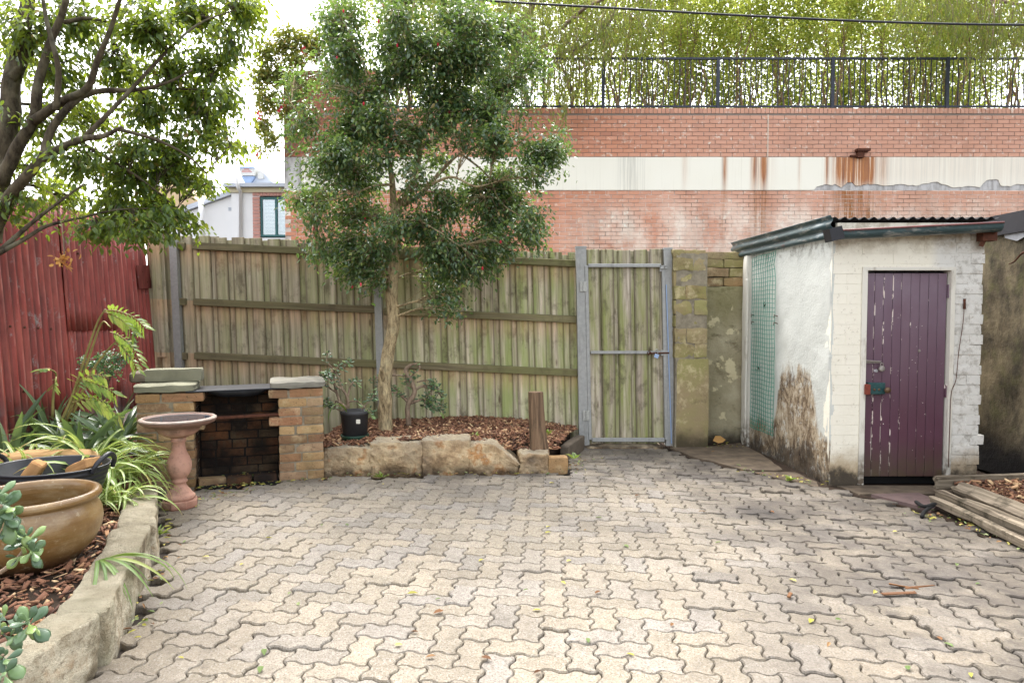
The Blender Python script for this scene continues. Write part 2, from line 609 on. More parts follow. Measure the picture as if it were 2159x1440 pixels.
g = G('red_mortar')
P = g.pos()
c = g.mix(g.mul(g.step(g.noise(P, 1.4, 4), 0.4, 0.6), g.rng(g.sep(P, 2), 4.2, 3.9)), C(128, 116, 106), C(224, 210, 198))
M['red_mortar'] = g.done(c, 0.95)

g = G('cream_render')        # painted band with rust runs
P = g.pos()
x, z = g.sep(P, 0), g.sep(P, 2)
c = g.mix(g.noise(P, 1.5, 5), C(224, 220, 204), C(230, 227, 214))
sy = g.noise(g.map(P, (11, 1, 0.22)), 2.0, 6, 0.72)
top = g.rng(z, 3.9, 4.35, 0.45, 1.0)
c = g.mix(g.math('MINIMUM', g.mul(rust_x(g, P), g.step(sy, 0.30, 0.50), top, 1.7), 0.92), c, g.mix(g.step(sy, 0.45, 0.6), C(176, 108, 40), C(116, 54, 14)))
grey = g.mul(g.math('ADD', g.mul(g.rng(x, 2.1, 2.35), g.rng(x, 2.9, 2.5)), g.mul(g.rng(x, -3.4, -4.4), 1.0)), g.step(sy, 0.4, 0.62))
c = g.mix(g.mul(grey, 0.5), c, C(150, 148, 138))
c = g.mix(g.mul(g.step(sy, 0.56, 0.72), 0.25), c, C(160, 152, 130))
M['cream_render'] = g.done(c, 0.85, g.bump(g.noise(P, 25, 5), 0.2, 0.005))

g = G('grey_render')
P = g.pos()
c = g.mix(g.step(g.noise(g.map(P, (4, 1, 1)), 2.2, 6, 0.7), 0.45, 0.7), C(186, 184, 182), C(128, 124, 120))
M['grey_render'] = g.done(c, 0.9, g.bump(g.noise(P, 30, 6, 0.7), 0.5, 0.01))


# weathered timber
def m_wood(name, a, b, cgreen, green, warm=None, grain=1.0, axis=2, knots=True, black=0.5, gain=(1.7, 1.7, 1.75)):
    g = G(name)
    P = g.shift(g.obj())
    sc = [34, 34, 34]
    sc[axis] = 1.6
    gr = g.noise(g.map(P, tuple(sc)), 1.0, 6, 0.6, 0.6)
    c = g.mix(g.step(gr, 0.3, 0.7), a, b)
    c = g.mix(g.mul(g.step(g.rand(), 0.15, 1.0), 0.55), c, g.mix(0.55, c, C(74, 62, 48)))
    sc2 = [9, 9, 9]
    sc2[axis] = 0.9
    al = g.noise(g.map(P, tuple(sc2)), 1.0, 5, 0.6)
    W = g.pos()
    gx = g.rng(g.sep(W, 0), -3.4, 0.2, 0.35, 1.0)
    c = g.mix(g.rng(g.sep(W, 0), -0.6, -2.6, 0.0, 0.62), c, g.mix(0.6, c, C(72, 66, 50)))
    c = g.mix(g.mul(g.step(al, 0.38, 0.62), gx, green), c, cgreen)
    c = g.mix(g.mul(g.step(g.noise(g.map(P, (5, 5, 3)), 1.3, 6, 0.7), 0.52, 0.68), black), c, C(62, 56, 44))
    if warm:
        # rain never reaches the boards just under each rail: there the wood keeps its brown
        zz = g.math('ADD', g.sep(W, 2), g.mul(g.sep(W, 0), 0.045))
        for top in (2.0 - 0.08, 1.415 - 0.08, 0.86 - 0.08):
            band = g.mul(g.rng(zz, top - 0.30, top - 0.02), g.rng(zz, top + 0.03, top + 0.02))
            c = g.mix(g.mul(band, 0.42, g.rng(gr, 0.25, 0.7, 0.4, 1.0)), c, warm)
    if knots:
        kv = g.vor(g.map(P, (7.5, 7.5, 2.2)), 1.0)
        c = g.mix(g.mul(g.step(kv, 0.12, 0.05), 0.75), c, C(58, 44, 32))
        # gap shade painted along both long edges of each board, and runs of black mould from the top
        ex = g.math('ABSOLUTE', g.sep(g.obj(), 0))
        c = g.mix(g.mul(g.rng(ex, 0.040, 0.062), 0.60), c, C(56, 48, 36))
        run = g.step(g.noise(g.map(P, (16, 16, 0.5)), 1.0, 5, 0.7), 0.52, 0.68)
        c = g.mix(g.mul(run, g.rng(g.sep(g.obj(), 2), -0.6, 1.0, 0.15, 0.8)), c, C(70, 64, 50))
    M[name] = g.done(c, 0.9, g.bump(gr, 0.5 * grain, 0.006), spec=0.2, gain=gain)


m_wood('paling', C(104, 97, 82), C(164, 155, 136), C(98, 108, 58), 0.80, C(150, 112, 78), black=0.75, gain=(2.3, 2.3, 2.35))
m_wood('gate_paling', C(104, 94, 78), C(172, 162, 146), C(100, 108, 50), 0.75, None, black=0.75, gain=(1.7, 1.7, 1.75))
m_wood('fence_rail', C(84, 78, 60), C(128, 118, 92), C(98, 100, 60), 0.6, None, axis=0, knots=False, gain=(1.35, 1.35, 1.35))
m_wood('sleeper', C(66, 56, 46), C(160, 146, 126), C(110, 106, 80), 0.1, None, 2.5, axis=1, knots=False, black=1.0, gain=(0.85, 0.85, 0.86))
m_wood('firewood', C(120, 88, 56), C(172, 136, 92), C(120, 100, 70), 0.1, None, 1.2, axis=0, knots=False, black=0.3)
m_wood('cut_wood', C(150, 104, 60), C(190, 142, 88), C(150, 110, 70), 0.0, None, 0.8, axis=0, knots=False, black=0.25)
m_wood('stump_wood', C(66, 52, 42), C(140, 114, 90), C(110, 96, 70), 0.1, None, 3.0, axis=2, knots=False, black=0.8, gain=(1.0, 1.0, 1.0))


def m_bark(name, a, b, scale=26, lich=0.3, gain=(1.3, 1.3, 1.3)):
    g = G(name)
    P = g.pos()
    v = g.noise(g.map(P, (1, 1, 0.35)), scale, 6, 0.7)
    c = g.mix(g.step(v, 0.35, 0.68), a, b)
    c = g.mix(g.mul(g.step(g.noise(P, 7, 5), 0.5, 0.7), lich), c, C(150, 148, 124))
    M[name] = g.done(c, 0.92, g.bump(v, 0.9, 0.012), spec=0.15, gain=gain)


m_bark('pale_bark', C(88, 74, 56), C(182, 164, 130), 30, 0.3, (1.2, 1.2, 1.15))
m_bark('dark_bark', C(46, 40, 32), C(100, 90, 72), 22, 0.35, (0.95, 0.95, 0.95))
m_bark('grey_bark', C(84, 70, 58), C(140, 122, 104), 30)
m_bark('hedge_bark', C(84, 68, 52), C(140, 118, 92), 18, 0.2, (1.5, 1.5, 1.5))


# foliage
def m_leaf(name, stops, trans, tfac=0.4, rough=0.35, spec=0.5):
    g = G(name)
    r = g.rand()
    c = g.ramp(r, stops)
    t = g.mix(0.5, g.mix(0.0, trans, trans), trans)
    t = g.mix(g.mul(r, 0.5), trans, g.mix(0.5, trans, stops[-1][1]))
    M[name] = g.done(c, rough, None, 0, spec, trans=t, tfac=tfac)


m_leaf('glossy_leaf', [(0, C(46, 66, 48)), (0.4, C(64, 86, 62)), (0.7, C(84, 108, 74)), (0.9, C(116, 138, 82)), (0.97, C(150, 158, 90)), (1, C(156, 120, 84))], C(124, 160, 66), 0.34, 0.24, 0.6)
m_leaf('shade_leaf', [(0, C(44, 66, 38)), (0.4, C(60, 86, 46)), (0.75, C(80, 108, 52)), (0.93, C(116, 134, 60)), (1, C(150, 116, 66))], C(150, 172, 50), 0.50, 0.35, 0.5)
m_leaf('hedge_leaf', [(0, C(84, 104, 44)), (0.4, C(108, 128, 56)), (0.75, C(136, 150, 70)), (0.88, C(160, 148, 84)), (1, C(160, 116, 70))], C(184, 198, 88), 0.52, 0.5, 0.3)
m_leaf('willow_leaf', [(0, C(84, 104, 52)), (0.5, C(110, 128, 62)), (0.9, C(146, 154, 80)), (1, C(170, 140, 80))], C(140, 156, 52), 0.45, 0.5, 0.3)
m_leaf('dry_leaf', [(0, C(150, 100, 60)), (0.5, C(186, 140, 84)), (1, C(200, 160, 100))], C(220, 160, 80), 0.4, 0.6, 0.2)
m_leaf('vine_leaf', [(0, C(84, 104, 56)), (0.5, C(110, 126, 66)), (0.85, C(150, 150, 80)), (1, C(186, 150, 90))], C(150, 160, 60), 0.45, 0.5, 0.3)
m_leaf('bract', [(0, C(190, 40, 60)), (0.5, C(214, 60, 84)), (1, C(230, 90, 110))], C(230, 70, 90), 0.4, 0.5, 0.3)
m_leaf('bromeliad_leaf', [(0, C(54, 74, 50)), (0.5, C(76, 98, 66)), (0.9, C(108, 126, 88)), (1, C(140, 146, 100))], C(110, 140, 60), 0.22, 0.32, 0.55)
m_leaf('jade_leaf', [(0, C(66, 88, 64)), (0.5, C(84, 108, 76)), (0.85, C(106, 130, 80)), (1, C(132, 152, 84))], C(120, 150, 60), 0.10, 0.30, 0.5)
m_leaf('palm_leaf', [(0, C(80, 108, 58)), (0.5, C(110, 134, 74)), (0.8, C(146, 156, 88)), (1, C(180, 176, 100))], C(150, 176, 60), 0.35, 0.4, 0.4)
m_leaf('shrub_leaf', [(0, C(56, 88, 66)), (0.5, C(74, 108, 78)), (1, C(104, 136, 92))], C(120, 150, 80), 0.3, 0.35, 0.5)
m_leaf('fallen_yellow', [(0, C(150, 146, 60)), (0.5, C(170, 162, 80)), (1, C(182, 170, 106))], C(160, 156, 60), 0.2, 0.6, 0.3)
m_leaf('fallen_green', [(0, C(84, 104, 56)), (0.5, C(116, 130, 80)), (1, C(146, 152, 108))], C(120, 140, 60), 0.2, 0.6, 0.3)
m_leaf('fallen_brown', [(0, C(84, 58, 40)), (0.5, C(118, 82, 54)), (1, C(150, 120, 84))], C(120, 84, 50), 0.15, 0.7, 0.2)

g = G('spider_leaf')         # cream stripes along a green blade
uv = g.n('ShaderNodeAttribute', attribute_name='across').outputs['Fac']
c = g.ramp(uv, [(0.0, C(214, 214, 160)), (0.22, C(206, 208, 150)), (0.34, C(98, 132, 58)), (0.75, C(120, 150, 70)), (1.0, C(150, 172, 92))])
c = g.mix(g.mul(g.rand(), 0.3), c, C(120, 140, 70))
al = g.n('ShaderNodeAttribute', attribute_name='along').outputs['Fac']
c = g.mix(g.mul(g.step(g.math('ADD', al, g.mul(g.rand(), 0.14)), 0.95, 1.02), 0.8), c, C(150, 110, 66))
M['spider_leaf'] = g.done(c, 0.4, None, 0, 0.4, trans=C(190, 206, 110), tfac=0.3)
M['cane'] = None
m_plain('cane', C(150, 140, 84), 0.6, 0, 0.35, 14)

# metals
g = G('galvanised')
P = g.pos()
c = g.mix(g.noise(P, 30, 4), C(130, 131, 130), C(168, 168, 164))
c = g.mix(g.mul(g.step(g.noise(g.map(P, (8, 8, 1.2)), 2, 5, 0.7), 0.55, 0.75), 0.5), c, C(90, 86, 80))
M['galvanised'] = g.done(c, 0.55, None, 0.25, 0.4)

g = G('red_iron')            # old red paint on corrugated iron
P = g.pos()
c = g.mix(g.noise(P, 2.0, 5, 0.6), C(112, 36, 30), C(138, 50, 42))
c = g.mix(g.mul(g.rand(), 0.5), c, C(96, 36, 32))
rd = g.n('ShaderNodeAttribute', attribute_name='ridge').outputs['Fac']  # pale worn crests and dark valleys paint in the shading of the corrugations
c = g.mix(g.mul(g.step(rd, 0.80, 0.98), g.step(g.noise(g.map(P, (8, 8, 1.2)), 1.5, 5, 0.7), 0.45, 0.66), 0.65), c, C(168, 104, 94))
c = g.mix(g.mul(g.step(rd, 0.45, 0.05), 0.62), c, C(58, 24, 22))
st = g.noise(g.map(P, (6, 6, 0.5)), 2.2, 6, 0.7)
c = g.mix(g.mul(g.step(st, 0.46, 0.66), 0.7), c, C(66, 30, 27))
c = g.mix(g.mul(g.step(g.noise(g.map(P, (1, 1, 0.6)), 7, 7, 0.8), 0.58, 0.68), 0.65), c, C(120, 108, 104))
c = g.mix(g.mul(g.step(g.noise(g.map(P, (1, 5, 1)), 2.5, 5, 0.6), 0.45, 0.7), 0.35), c, C(156, 74, 62))
c = g.mix(g.mul(g.rng(g.sep(P, 2), 0.8, 0.35), g.step(g.noise(P, 6, 5), 0.4, 0.55), 0.7), c, C(90, 84, 82))
M['red_iron'] = g.done(c, 0.55, g.bump(g.noise(P, 40, 4), 0.15, 0.004), 0.0, 0.4, gain=(1.55, 2.1, 2.2))

g = G('green_iron')          # dark green gutter and roof, chalky and rusty
P = g.pos()
c = g.mix(g.noise(P, 9, 5), C(40, 58, 60), C(62, 80, 82))
c = g.mix(g.mul(g.step(g.noise(g.map(P, (2, 2, 9)), 3.0, 6, 0.7), 0.53, 0.66), 0.7), c, C(150, 148, 140))
c = g.mix(g.mul(g.step(g.noise(P, 7, 5, 0.7), 0.58, 0.7), 0.6), c, C(104, 58, 48))
M['green_iron'] = g.done(c, 0.4, None, 0.1, 0.5)
m_plain('roof_iron', C(48, 46, 46), 0.6, 0.2, 0.5, 12)
m_plain('rust', C(96, 56, 38), 0.85, 0.1, 0.5, 30)
m_plain('dark_steel', C(52, 54, 60), 0.38, 0.5, 0.5, 10)
m_plain('black_iron', C(36, 36, 40), 0.5, 0.2, 0.4, 10)
m_plain('blue_black_paint', C(38, 44, 58), 0.45, 0.1, 0.2, 5)
m_plain('zinc', C(176, 176, 170), 0.5, 0.4, 0.3, 60)
m_plain('soot', C(18, 17, 17), 0.9, 0, 0.4, 20)
m_plain('red_gutter_paint', C(120, 70, 66), 0.55, 0, 0.4, 20)
m_plain('padlock_grey', C(150, 142, 134), 0.5, 0.3, 0.4, 60)
m_plain('brass_knob', C(104, 80, 58), 0.45, 0.3, 0.4, 60)
m_plain('lock_green', C(40, 78, 78), 0.5, 0.1, 0.4, 50)
m_plain('lock_red', C(130, 56, 40), 0.7, 0, 0.4, 50)

# outhouse walls
g = G('white_roughcast')
P = g.pos()
y, z = g.sep(P, 1), g.sep(P, 2)
c = g.mix(g.noise(P, 3, 5), C(182, 183, 176), C(198, 199, 192))
sw = g.noise(g.map(P, (1, 5, 9)), 2.2, 3, 0.5, 2.5)
edge = g.math('ADD', z, g.mul(g.math('SUBTRACT', g.noise(g.map(P, (1, 2.2, 1)), 3.4, 8, 0.75), 0.5), 0.80))
lift = g.mul(g.rng(y, 5.55, 5.8), g.rng(y, 6.5, 6.3), 0.55)
patch = g.mul(g.step(g.math('SUBTRACT', edge, lift), 0.36, 0.24), g.step(g.noise(P, 11, 6, 0.75), 0.30, 0.46))
run = g.noise(g.map(P, (10, 10, 4.0)), 1.0, 9, 0.8, 1.2)
tone = g.ramp(g.math('ADD', g.mul(run, 0.7), g.mul(g.noise(P, 7, 5, 0.7), 0.3)), [(0.36, C(44, 36, 30)), (0.46, C(104, 86, 66)), (0.54, C(160, 144, 120)), (0.64, C(204, 196, 180))])
c = g.mix(patch, c, tone)
c = g.mix(g.mul(g.rng(g.math('SUBTRACT', edge, g.mul(lift, 0.2)), 0.14, 0.02), g.step(run, 0.3, 0.55), 0.9), c, C(38, 33, 30))
c = g.mix(g.mul(g.step(g.noise(P, 22, 5, 0.75), 0.64, 0.72), 0.5), c, C(120, 112, 100))
c = g.mix(g.mul(g.rng(z, 1.78, 1.95), g.step(g.noise(P, 13, 5, 0.7), 0.48, 0.62), 0.6), c, C(90, 82, 70))
h = g.math('ADD', g.mul(sw, 0.4), g.noise(P, 40, 6, 0.7))
M['white_roughcast'] = g.done(c, 0.85, g.bump(h, 0.6, 0.010), spec=0.3)

g = G('cream_paint')         # painted bricks of the front
P = g.pos()
x, z = g.sep(P, 0), g.sep(P, 2)
c = g.mix(g.noise(P, 4, 5), C(218, 212, 194), C(228, 223, 208))
c = g.mix(g.rng(x, 3.3, 3.42), c, g.mix(g.noise(P, 6, 4), C(200, 198, 190), C(214, 212, 206)))
e2 = g.math('ADD', z, g.mul(g.math('SUBTRACT', g.noise(P, 5, 6, 0.7), 0.5), 0.40))
c = g.mix(g.mul(g.rng(e2, 0.36, 0.10), 0.8), c, C(150, 126, 88))
c = g.mix(g.mul(g.rng(e2, 0.16, 0.04), 0.92), c, C(46, 40, 34))
c = g.mix(g.mul(g.step(g.noise(P, 30, 6, 0.75), 0.58, 0.70), 0.6), c, C(126, 108, 80))
c = g.mix(g.mul(g.rng(x, 3.4, 3.5), g.step(g.noise(P, 11, 6, 0.75), 0.50, 0.62), 0.5), c, C(120, 112, 98))
c = g.mix(g.mul(g.rng(z, 1.80, 1.95), g.step(g.noise(P, 8, 5, 0.7), 0.42, 0.62), 0.55), c, C(134, 114, 80))
M['cream_paint'] = g.done(c, 0.75, g.bump(g.noise(P, 40, 6, 0.7), 0.5, 0.007), spec=0.3)

g = G('white_trim')
P = g.pos()
c = g.mix(g.mul(g.step(g.noise(g.map(P, (20, 20, 4)), 1, 6, 0.7), 0.55, 0.7), 0.6), C(206, 202, 190), C(120, 104, 84))
c = g.mix(g.mul(g.rng(g.sep(P, 2), 0.35, 0.05), g.step(g.noise(P, 20, 5), 0.35, 0.6)), c, C(92, 80, 66))
M['white_trim'] = g.done(c, 0.7)

g = G('purple_paint')        # door boards: chalky, with chips of white along the joints
P = g.pos()
z = g.sep(P, 2)
c = g.mix(g.rng(z, 0.3, 1.7), C(60, 28, 40), C(98, 82, 94))
c = g.mix(g.mul(g.step(g.noise(P, 3, 5), 0.35, 0.7), 0.5), c, C(76, 50, 62))
c = g.mix(g.mul(g.rand(), 0.25), c, C(60, 36, 56))
ox = g.math('ABSOLUTE', g.sep(g.obj(), 0))
chip = g.mul(g.step(ox, 0.0285, 0.0335), g.step(g.math('SUBTRACT', g.noise(g.map(g.shift(g.obj()), (6, 6, 5)), 1.0, 6, 0.7), g.rng(g.sep(P, 0), 3.05, 3.2, -0.03, 0.09)), 0.555, 0.575))
c = g.mix(chip, c, C(206, 190, 184))
fleck = g.mul(g.step(g.noise(P, 34, 4, 0.7), 0.70, 0.71), g.rng(z, 1.5, 0.5, 0.3, 1.0))
c = g.mix(fleck, c, C(210, 200, 192))
c = g.mix(g.mul(g.rng(z, 0.42, 0.06), g.rng(g.noise(P, 12, 5), 0.3, 0.7, 0.55, 1.0)), c, C(60, 48, 36))
M['purple_paint'] = g.done(c, 0.45, g.bump(g.noise(P, 50, 4), 0.2, 0.003), spec=0.4, gain=(1.5, 1.6, 1.5))

g = G('pier_stone')          # mossy sandstone and cement of the gate pier and wall behind it
P = g.pos()
c = g.ramp(g.rand(), [(0, C(128, 116, 82)), (0.3, C(150, 134, 100)), (0.55, C(132, 108, 82)), (0.8, C(158, 146, 112)), (1, C(118, 100, 78))])
c = g.mix(g.mul(g.step(g.noise(P, 3.2, 6, 0.65), 0.40, 0.62), 0.6), c, C(140, 140, 82))
c = g.mix(g.mul(g.step(g.noise(P, 6, 6, 0.7), 0.55, 0.66), 0.65), c, C(198, 184, 146))
c = g.mix(g.mul(g.step(g.noise(P, 5, 6, 0.7), 0.56, 0.7), 0.6), c, C(86, 74, 56))
c = g.mix(g.mul(g.rng(g.math('ADD', g.sep(P, 2), g.mul(g.noise(P, 6, 4), 0.2)), 0.32, 0.12), 0.85), c, C(52, 46, 38))
M['pier_stone'] = g.done(c, 0.92, g.bump(g.noise(P, 30, 7, 0.7), 0.8, 0.012), spec=0.2)

g = G('pier_cement')
P = g.pos()
c = g.mix(g.step(g.noise(P, 3, 7, 0.7), 0.35, 0.65), C(140, 132, 104), C(172, 164, 138))
c = g.mix(g.mul(g.step(g.noise(g.map(P, (6, 6, 9)), 1, 6, 0.7), 0.54, 0.68), 0.75), c, C(92, 84, 62))
c = g.mix(g.mul(g.rng(g.sep(P, 2), 1.0, 1.6), 0.5), c, C(116, 112, 66))
c = g.mix(g.mul(g.step(g.noise(P, 4.5, 4, 0.6), 0.60, 0.63), 0.8), c, C(206, 196, 160))
c = g.mix(g.mul(g.rng(g.math('ADD', g.sep(P, 2), g.mul(g.noise(P, 8, 4), 0.2)), 0.30, 0.10), 0.9), c, C(38, 32, 28))
M['pier_cement'] = g.done(c, 0.92, g.bump(g.noise(P, 22, 7, 0.7), 0.9, 0.015), spec=0.2)

g = G('damp_render')         # rendered boundary wall beyond the outhouse, mossy, its shade painted into dark tones
P = g.pos()
c = g.mix(g.step(g.noise(P, 2.4, 6, 0.65), 0.35, 0.65), C(92, 82, 66), C(156, 142, 114))
c = g.mix(g.mul(g.step(g.noise(g.map(P, (3, 3, 1.6)), 1.3, 7, 0.7), 0.42, 0.62), 0.8), c, C(50, 47, 42))
c = g.mix(g.mul(g.step(g.noise(P, 3.6, 6, 0.7), 0.5, 0.65), 0.6), c, C(110, 108, 72))
c = g.mix(g.rng(g.math('ADD', g.sep(P, 2), g.mul(g.noise(P, 4, 4), 0.4)), 0.75, 0.25), c, C(34, 32, 32))
M['damp_render'] = g.done(c, 0.9, g.bump(g.noise(P, 16, 6, 0.7), 0.7, 0.015), spec=0.2)
m_plain('black_flashing', C(46, 46, 50), 0.5, 0.1, 0.3, 5)
m_plain('peeling_paper', C(176, 176, 178), 0.6, 0, 0.3, 20)

# pots and bath
g = G('terracotta')
P = g.pos()
c = g.mix(g.noise(P, 7, 6, 0.65), C(150, 106, 88), C(190, 150, 130))
c = g.mix(g.mul(g.step(g.noise(P, 5, 6, 0.7), 0.5, 0.68), 0.5), c, C(206, 180, 160))
c = g.mix(g.mul(g.step(g.noise(P, 13, 6, 0.75), 0.50, 0.66), 0.65), c, C(104, 84, 70))
c = g.mix(g.mul(g.rng(g.math('ADD', g.sep(P, 2), g.mul(g.noise(P, 9, 5), 0.12)), 0.56, 0.66), 0.7), c, C(74, 54, 46))
c = g.mix(g.mul(g.rng(g.math('ADD', g.sep(P, 2), g.mul(g.noise(P, 14, 5), 0.10)), 0.13, 0.05), 0.6), c, C(110, 62, 48))
M['terracotta'] = g.done(c, 0.8, g.bump(g.noise(P, 60, 5), 0.3, 0.004))
m_plain('bath_rim', C(168, 150, 138), 0.6, 0, 0.5, 16)

g = G('brown_glaze')
P = g.pos()
O = g.obj()
c = g.mix(g.noise(g.map(P, (3, 3, 16)), 1.5, 5, 0.6), C(92, 66, 34), C(132, 100, 56))
c = g.mix(g.mul(g.step(g.noise(P, 6, 5), 0.45, 0.7), 0.5), c, C(150, 124, 82))
c = g.mix(g.rng(g.sep(O, 2), 0.13, 0.02), c, C(64, 42, 24))
c = g.mix(g.mul(g.step(g.noise(P, 26, 5, 0.7), 0.60, 0.70), 0.6), c, C(170, 156, 128))
c = g.mix(g.mul(g.step(g.noise(g.map(P, (1, 1, 2.5)), 4, 6, 0.7), 0.52, 0.72), 0.45), c, C(168, 152, 122))
M['brown_glaze'] = g.done(c, 0.36, g.bump(g.math('ADD', g.noise(P, 30, 4), g.mul(g.noise(g.map(P, (2, 2, 60)), 2, 2), 0.8)), 0.4, 0.005), 0, 0.5, coat=0.12)
m_plain('glaze_inside', C(88, 66, 42), 0.5, 0, 0.5, 14)
m_plain('black_rubber', C(34, 36, 42), 0.42, 0, 0.3, 14)
m_plain('grey_plastic', C(62, 62, 64), 0.6, 0, 0.3, 8)
m_plain('green_plastic', C(28, 62, 46), 0.45, 0, 0.2, 8)
m_plain('white_sticker', C(214, 210, 196), 0.6, 0, 0.1, 8)
m_plain('mesh_green', C(20, 136, 112), 0.45, 0, 0.3, 20)
m_plain('cable_black', C(42, 42, 46), 0.6, 0, 0.1, 4)

# far buildings
m_plain('pale_brick', C(200, 150, 138), 0.9, 0, 0.25, 9)
m_plain('white_wall', C(228, 228, 228), 0.8, 0, 0.06, 2)
m_plain('cream_trim', C(200, 190, 160), 0.7, 0, 0.1, 2)
m_plain('pale_grey_metal', C(186, 192, 202), 0.5, 0.1, 0.1, 3)
m_plain('hood_blue', C(150, 172, 206), 0.5, 0.1, 0.1, 3)
m_plain('hood_white', C(204, 204, 200), 0.6, 0, 0.1, 3)
m_plain('red_letter', C(196, 92, 84), 0.7, 0, 0.1, 3)
m_plain('yellow_letter', C(200, 190, 90), 0.7, 0, 0.1, 3)
m_plain('teal_frame', C(52, 104, 104), 0.5, 0, 0.2, 10)
m_plain('beige_render', C(206, 180, 144), 0.85, 0, 0.15, 5)
m_plain('chimney_grey', C(120, 116, 118), 0.85, 0, 0.3, 8)
m_plain('blind', C(206, 206, 196), 0.7, 0, 0.1, 8)
g = G('glass')
o = g.n('ShaderNodeOutputMaterial')
gl = g.n('ShaderNodeBsdfGlossy', {'Color': (0.9, 0.95, 1, 1), 'Roughness': 0.03})
tr = g.n('ShaderNodeBsdfTransparent', {'Color': (0.86, 0.9, 0.9, 1)})
fr = g.n('ShaderNodeFresnel', {'IOR': 1.6})
mxs = g.n('ShaderNodeMixShader', {0: g.math('ADD', fr.outputs[0], 0.12), 1: tr.outputs[0], 2: gl.outputs[0]})
g.nt.links.new(mxs.outputs[0], o.inputs['Surface'])
M['glass'] = g.m
g = G('water')
M['water'] = g.done(C(60, 64, 72), 0.06, None, 0, 0.6)


# ------------------------------------------------------------------ ground
mb = MB()
mb.box(-160, 160, -40, 300, -0.6, -0.075)
gr = mb.build("ground", M['soil'])
gr["kind"] = "structure"
mb = MB()
mb.box(-4.6, 60, 14.85, 60, -0.07, 5.62)
tg = mb.build("terrace", M['concrete'])
tg["kind"] = "structure"

# ------------------------------------------------------------------ paving: interlocking zigzag pavers in herringbone
W0 = 0.1125
EDGE_T = [0.0, 0.13, 0.36, 0.64, 0.87, 1.0]
EDGE_D = [0.0, 0.098, 0.09, -0.09, -0.098, 0.0]
PAVE = [(-1.42, 0.6), (-1.50, 2.0), (-1.57, 2.60), (-1.96, 3.72), (-2.32, 4.45), (-2.62, 4.9), (-2.62, 5.2), (-2.0, 5.46), (-1.52, 5.64), (-0.5, 5.80), (0.47, 5.84),
        (0.50, 6.45), (0.72, 7.02), (1.56, 7.02), (1.66, 6.6), (2.10, 5.72), (2.46, 5.30), (2.78, 4.98), (2.92, 4.55), (2.96, 3.9), (2.95, 0.6)]


def inside(x, y, poly):
    c = False
    j = len(poly) - 1
    for i in range(len(poly)):
        xi, yi = poly[i]
        xj, yj = poly[j]
        if (yi > y) != (yj > y) and x < (xj - xi) * (y - yi) / (yj - yi) + xi:
            c = not c
        j = i
    return c


def paver_outline(vertical, gap=0.0022):
    """one paver, lower-left lattice corner at the origin, units in metres; every joint of the lattice carries the same S-curve"""
    a, b = (1, 2) if vertical else (2, 1)
    pts = []

    def hor(x0, y0, fwd):
        r = [((x0 + t), (y0 + d)) for t, d in zip(EDGE_T, EDGE_D)]
        return r if fwd else r[::-1]

    def ver(x0, y0, fwd):
        r = [((x0 - d), (y0 + t)) for t, d in zip(EDGE_T, EDGE_D)]
        return r if fwd else r[::-1]
    for i in range(a):
        pts += hor(i, 0, True)[:-1]
    for j in range(b):
        pts += ver(a, j, True)[:-1]
    for i in reversed(range(a)):
        pts += hor(i, b, False)[:-1]
    for j in reversed(range(b)):
        pts += ver(0, j, False)[:-1]
    pts = [(x * W0, y * W0) for x, y in pts]
    cx, cy = a * W0 / 2, b * W0 / 2
    return [(x - cx, y - cy) for x, y in pts], (cx, cy)


def inset(poly, d):
    n = len(poly)
    out = []
    for i in range(n):
        p0, p1, p2 = Vector(poly[i - 1]), Vector(poly[i]), Vector(poly[(i + 1) % n])
        e1, e2 = (p1 - p0).normalized(), (p2 - p1).normalized()
        n1, n2 = Vector((-e1.y, e1.x)), Vector((-e2.y, e2.x))
        m = (n1 + n2)
        m = m / max(m.dot(n1), 0.35)
        out.append(tuple(p1 + m * d))
    return out


def paver_mesh(vertical):
    ol, _c = paver_outline(vertical)
    rings = [(inset(ol, 0.0018), -0.055), (inset(ol, 0.0020), -0.0065), (inset(ol, 0.0064), 0.0)]
    n = len(ol)
    vs, fs = [], []
    for r, z in rings:
        vs += [(x, y, z) for x, y in r]
    for k in range(2):
        for i in range(n):
            j = (i + 1) % n
            fs.append((k * n + i, k * n + j, (k + 1) * n + j, (k + 1) * n + i))
    fs.append(tuple(2 * n + i for i in range(n)))
    me = bpy.data.meshes.new("paver")
    me.from_pydata(vs, [], fs)
    me.materials.append(M['paver'])
    me.update()
    return me


mb = MB()
mb.prism(PAVE, -0.070, -0.030)
paving = mb.build("paving", M['sand'])
paving["kind"] = "structure"
PM = [paver_mesh(False), paver_mesh(True)]
ROT = R(-3.0)
cr_, sr_ = math.cos(ROT), math.sin(ROT)
cells = []
for i in range(-45, 50):
    for j in range(-10, 75):
        k = (i + j) % 4
        if k == 0:
            c, v = ((i + 1) * W0, (j + 0.5) * W0), 0
        elif k == 2:
            c, v = ((i + 0.5) * W0, (j + 1) * W0), 1
        else:
            continue
        x, y = c[0] * cr_ - c[1] * sr_ + 0.2, c[0] * sr_ + c[1] * cr_
        if inside(x, y, PAVE):
            cells.append((x, y, v))


def ground_dip(x, y):
    return 0.016 * mnoise.noise(Vector((x * 0.9, y * 0.9, 0))) + 0.006 * mnoise.noise(Vector((x * 2.4, y * 2.4, 5)))


def in_view(p):
    d = p - EYE
    dep = d.y * math.cos(PITCH) - d.z * math.sin(PITCH)
    if dep < 0.1:
        return 0
    sx = d.x / dep * FPX
    sy = (d.y * math.sin(PITCH) + d.z * math.cos(PITCH)) / dep * FPX
    return 1 if abs(sx) < 1090 and abs(sy) < 735 else 0


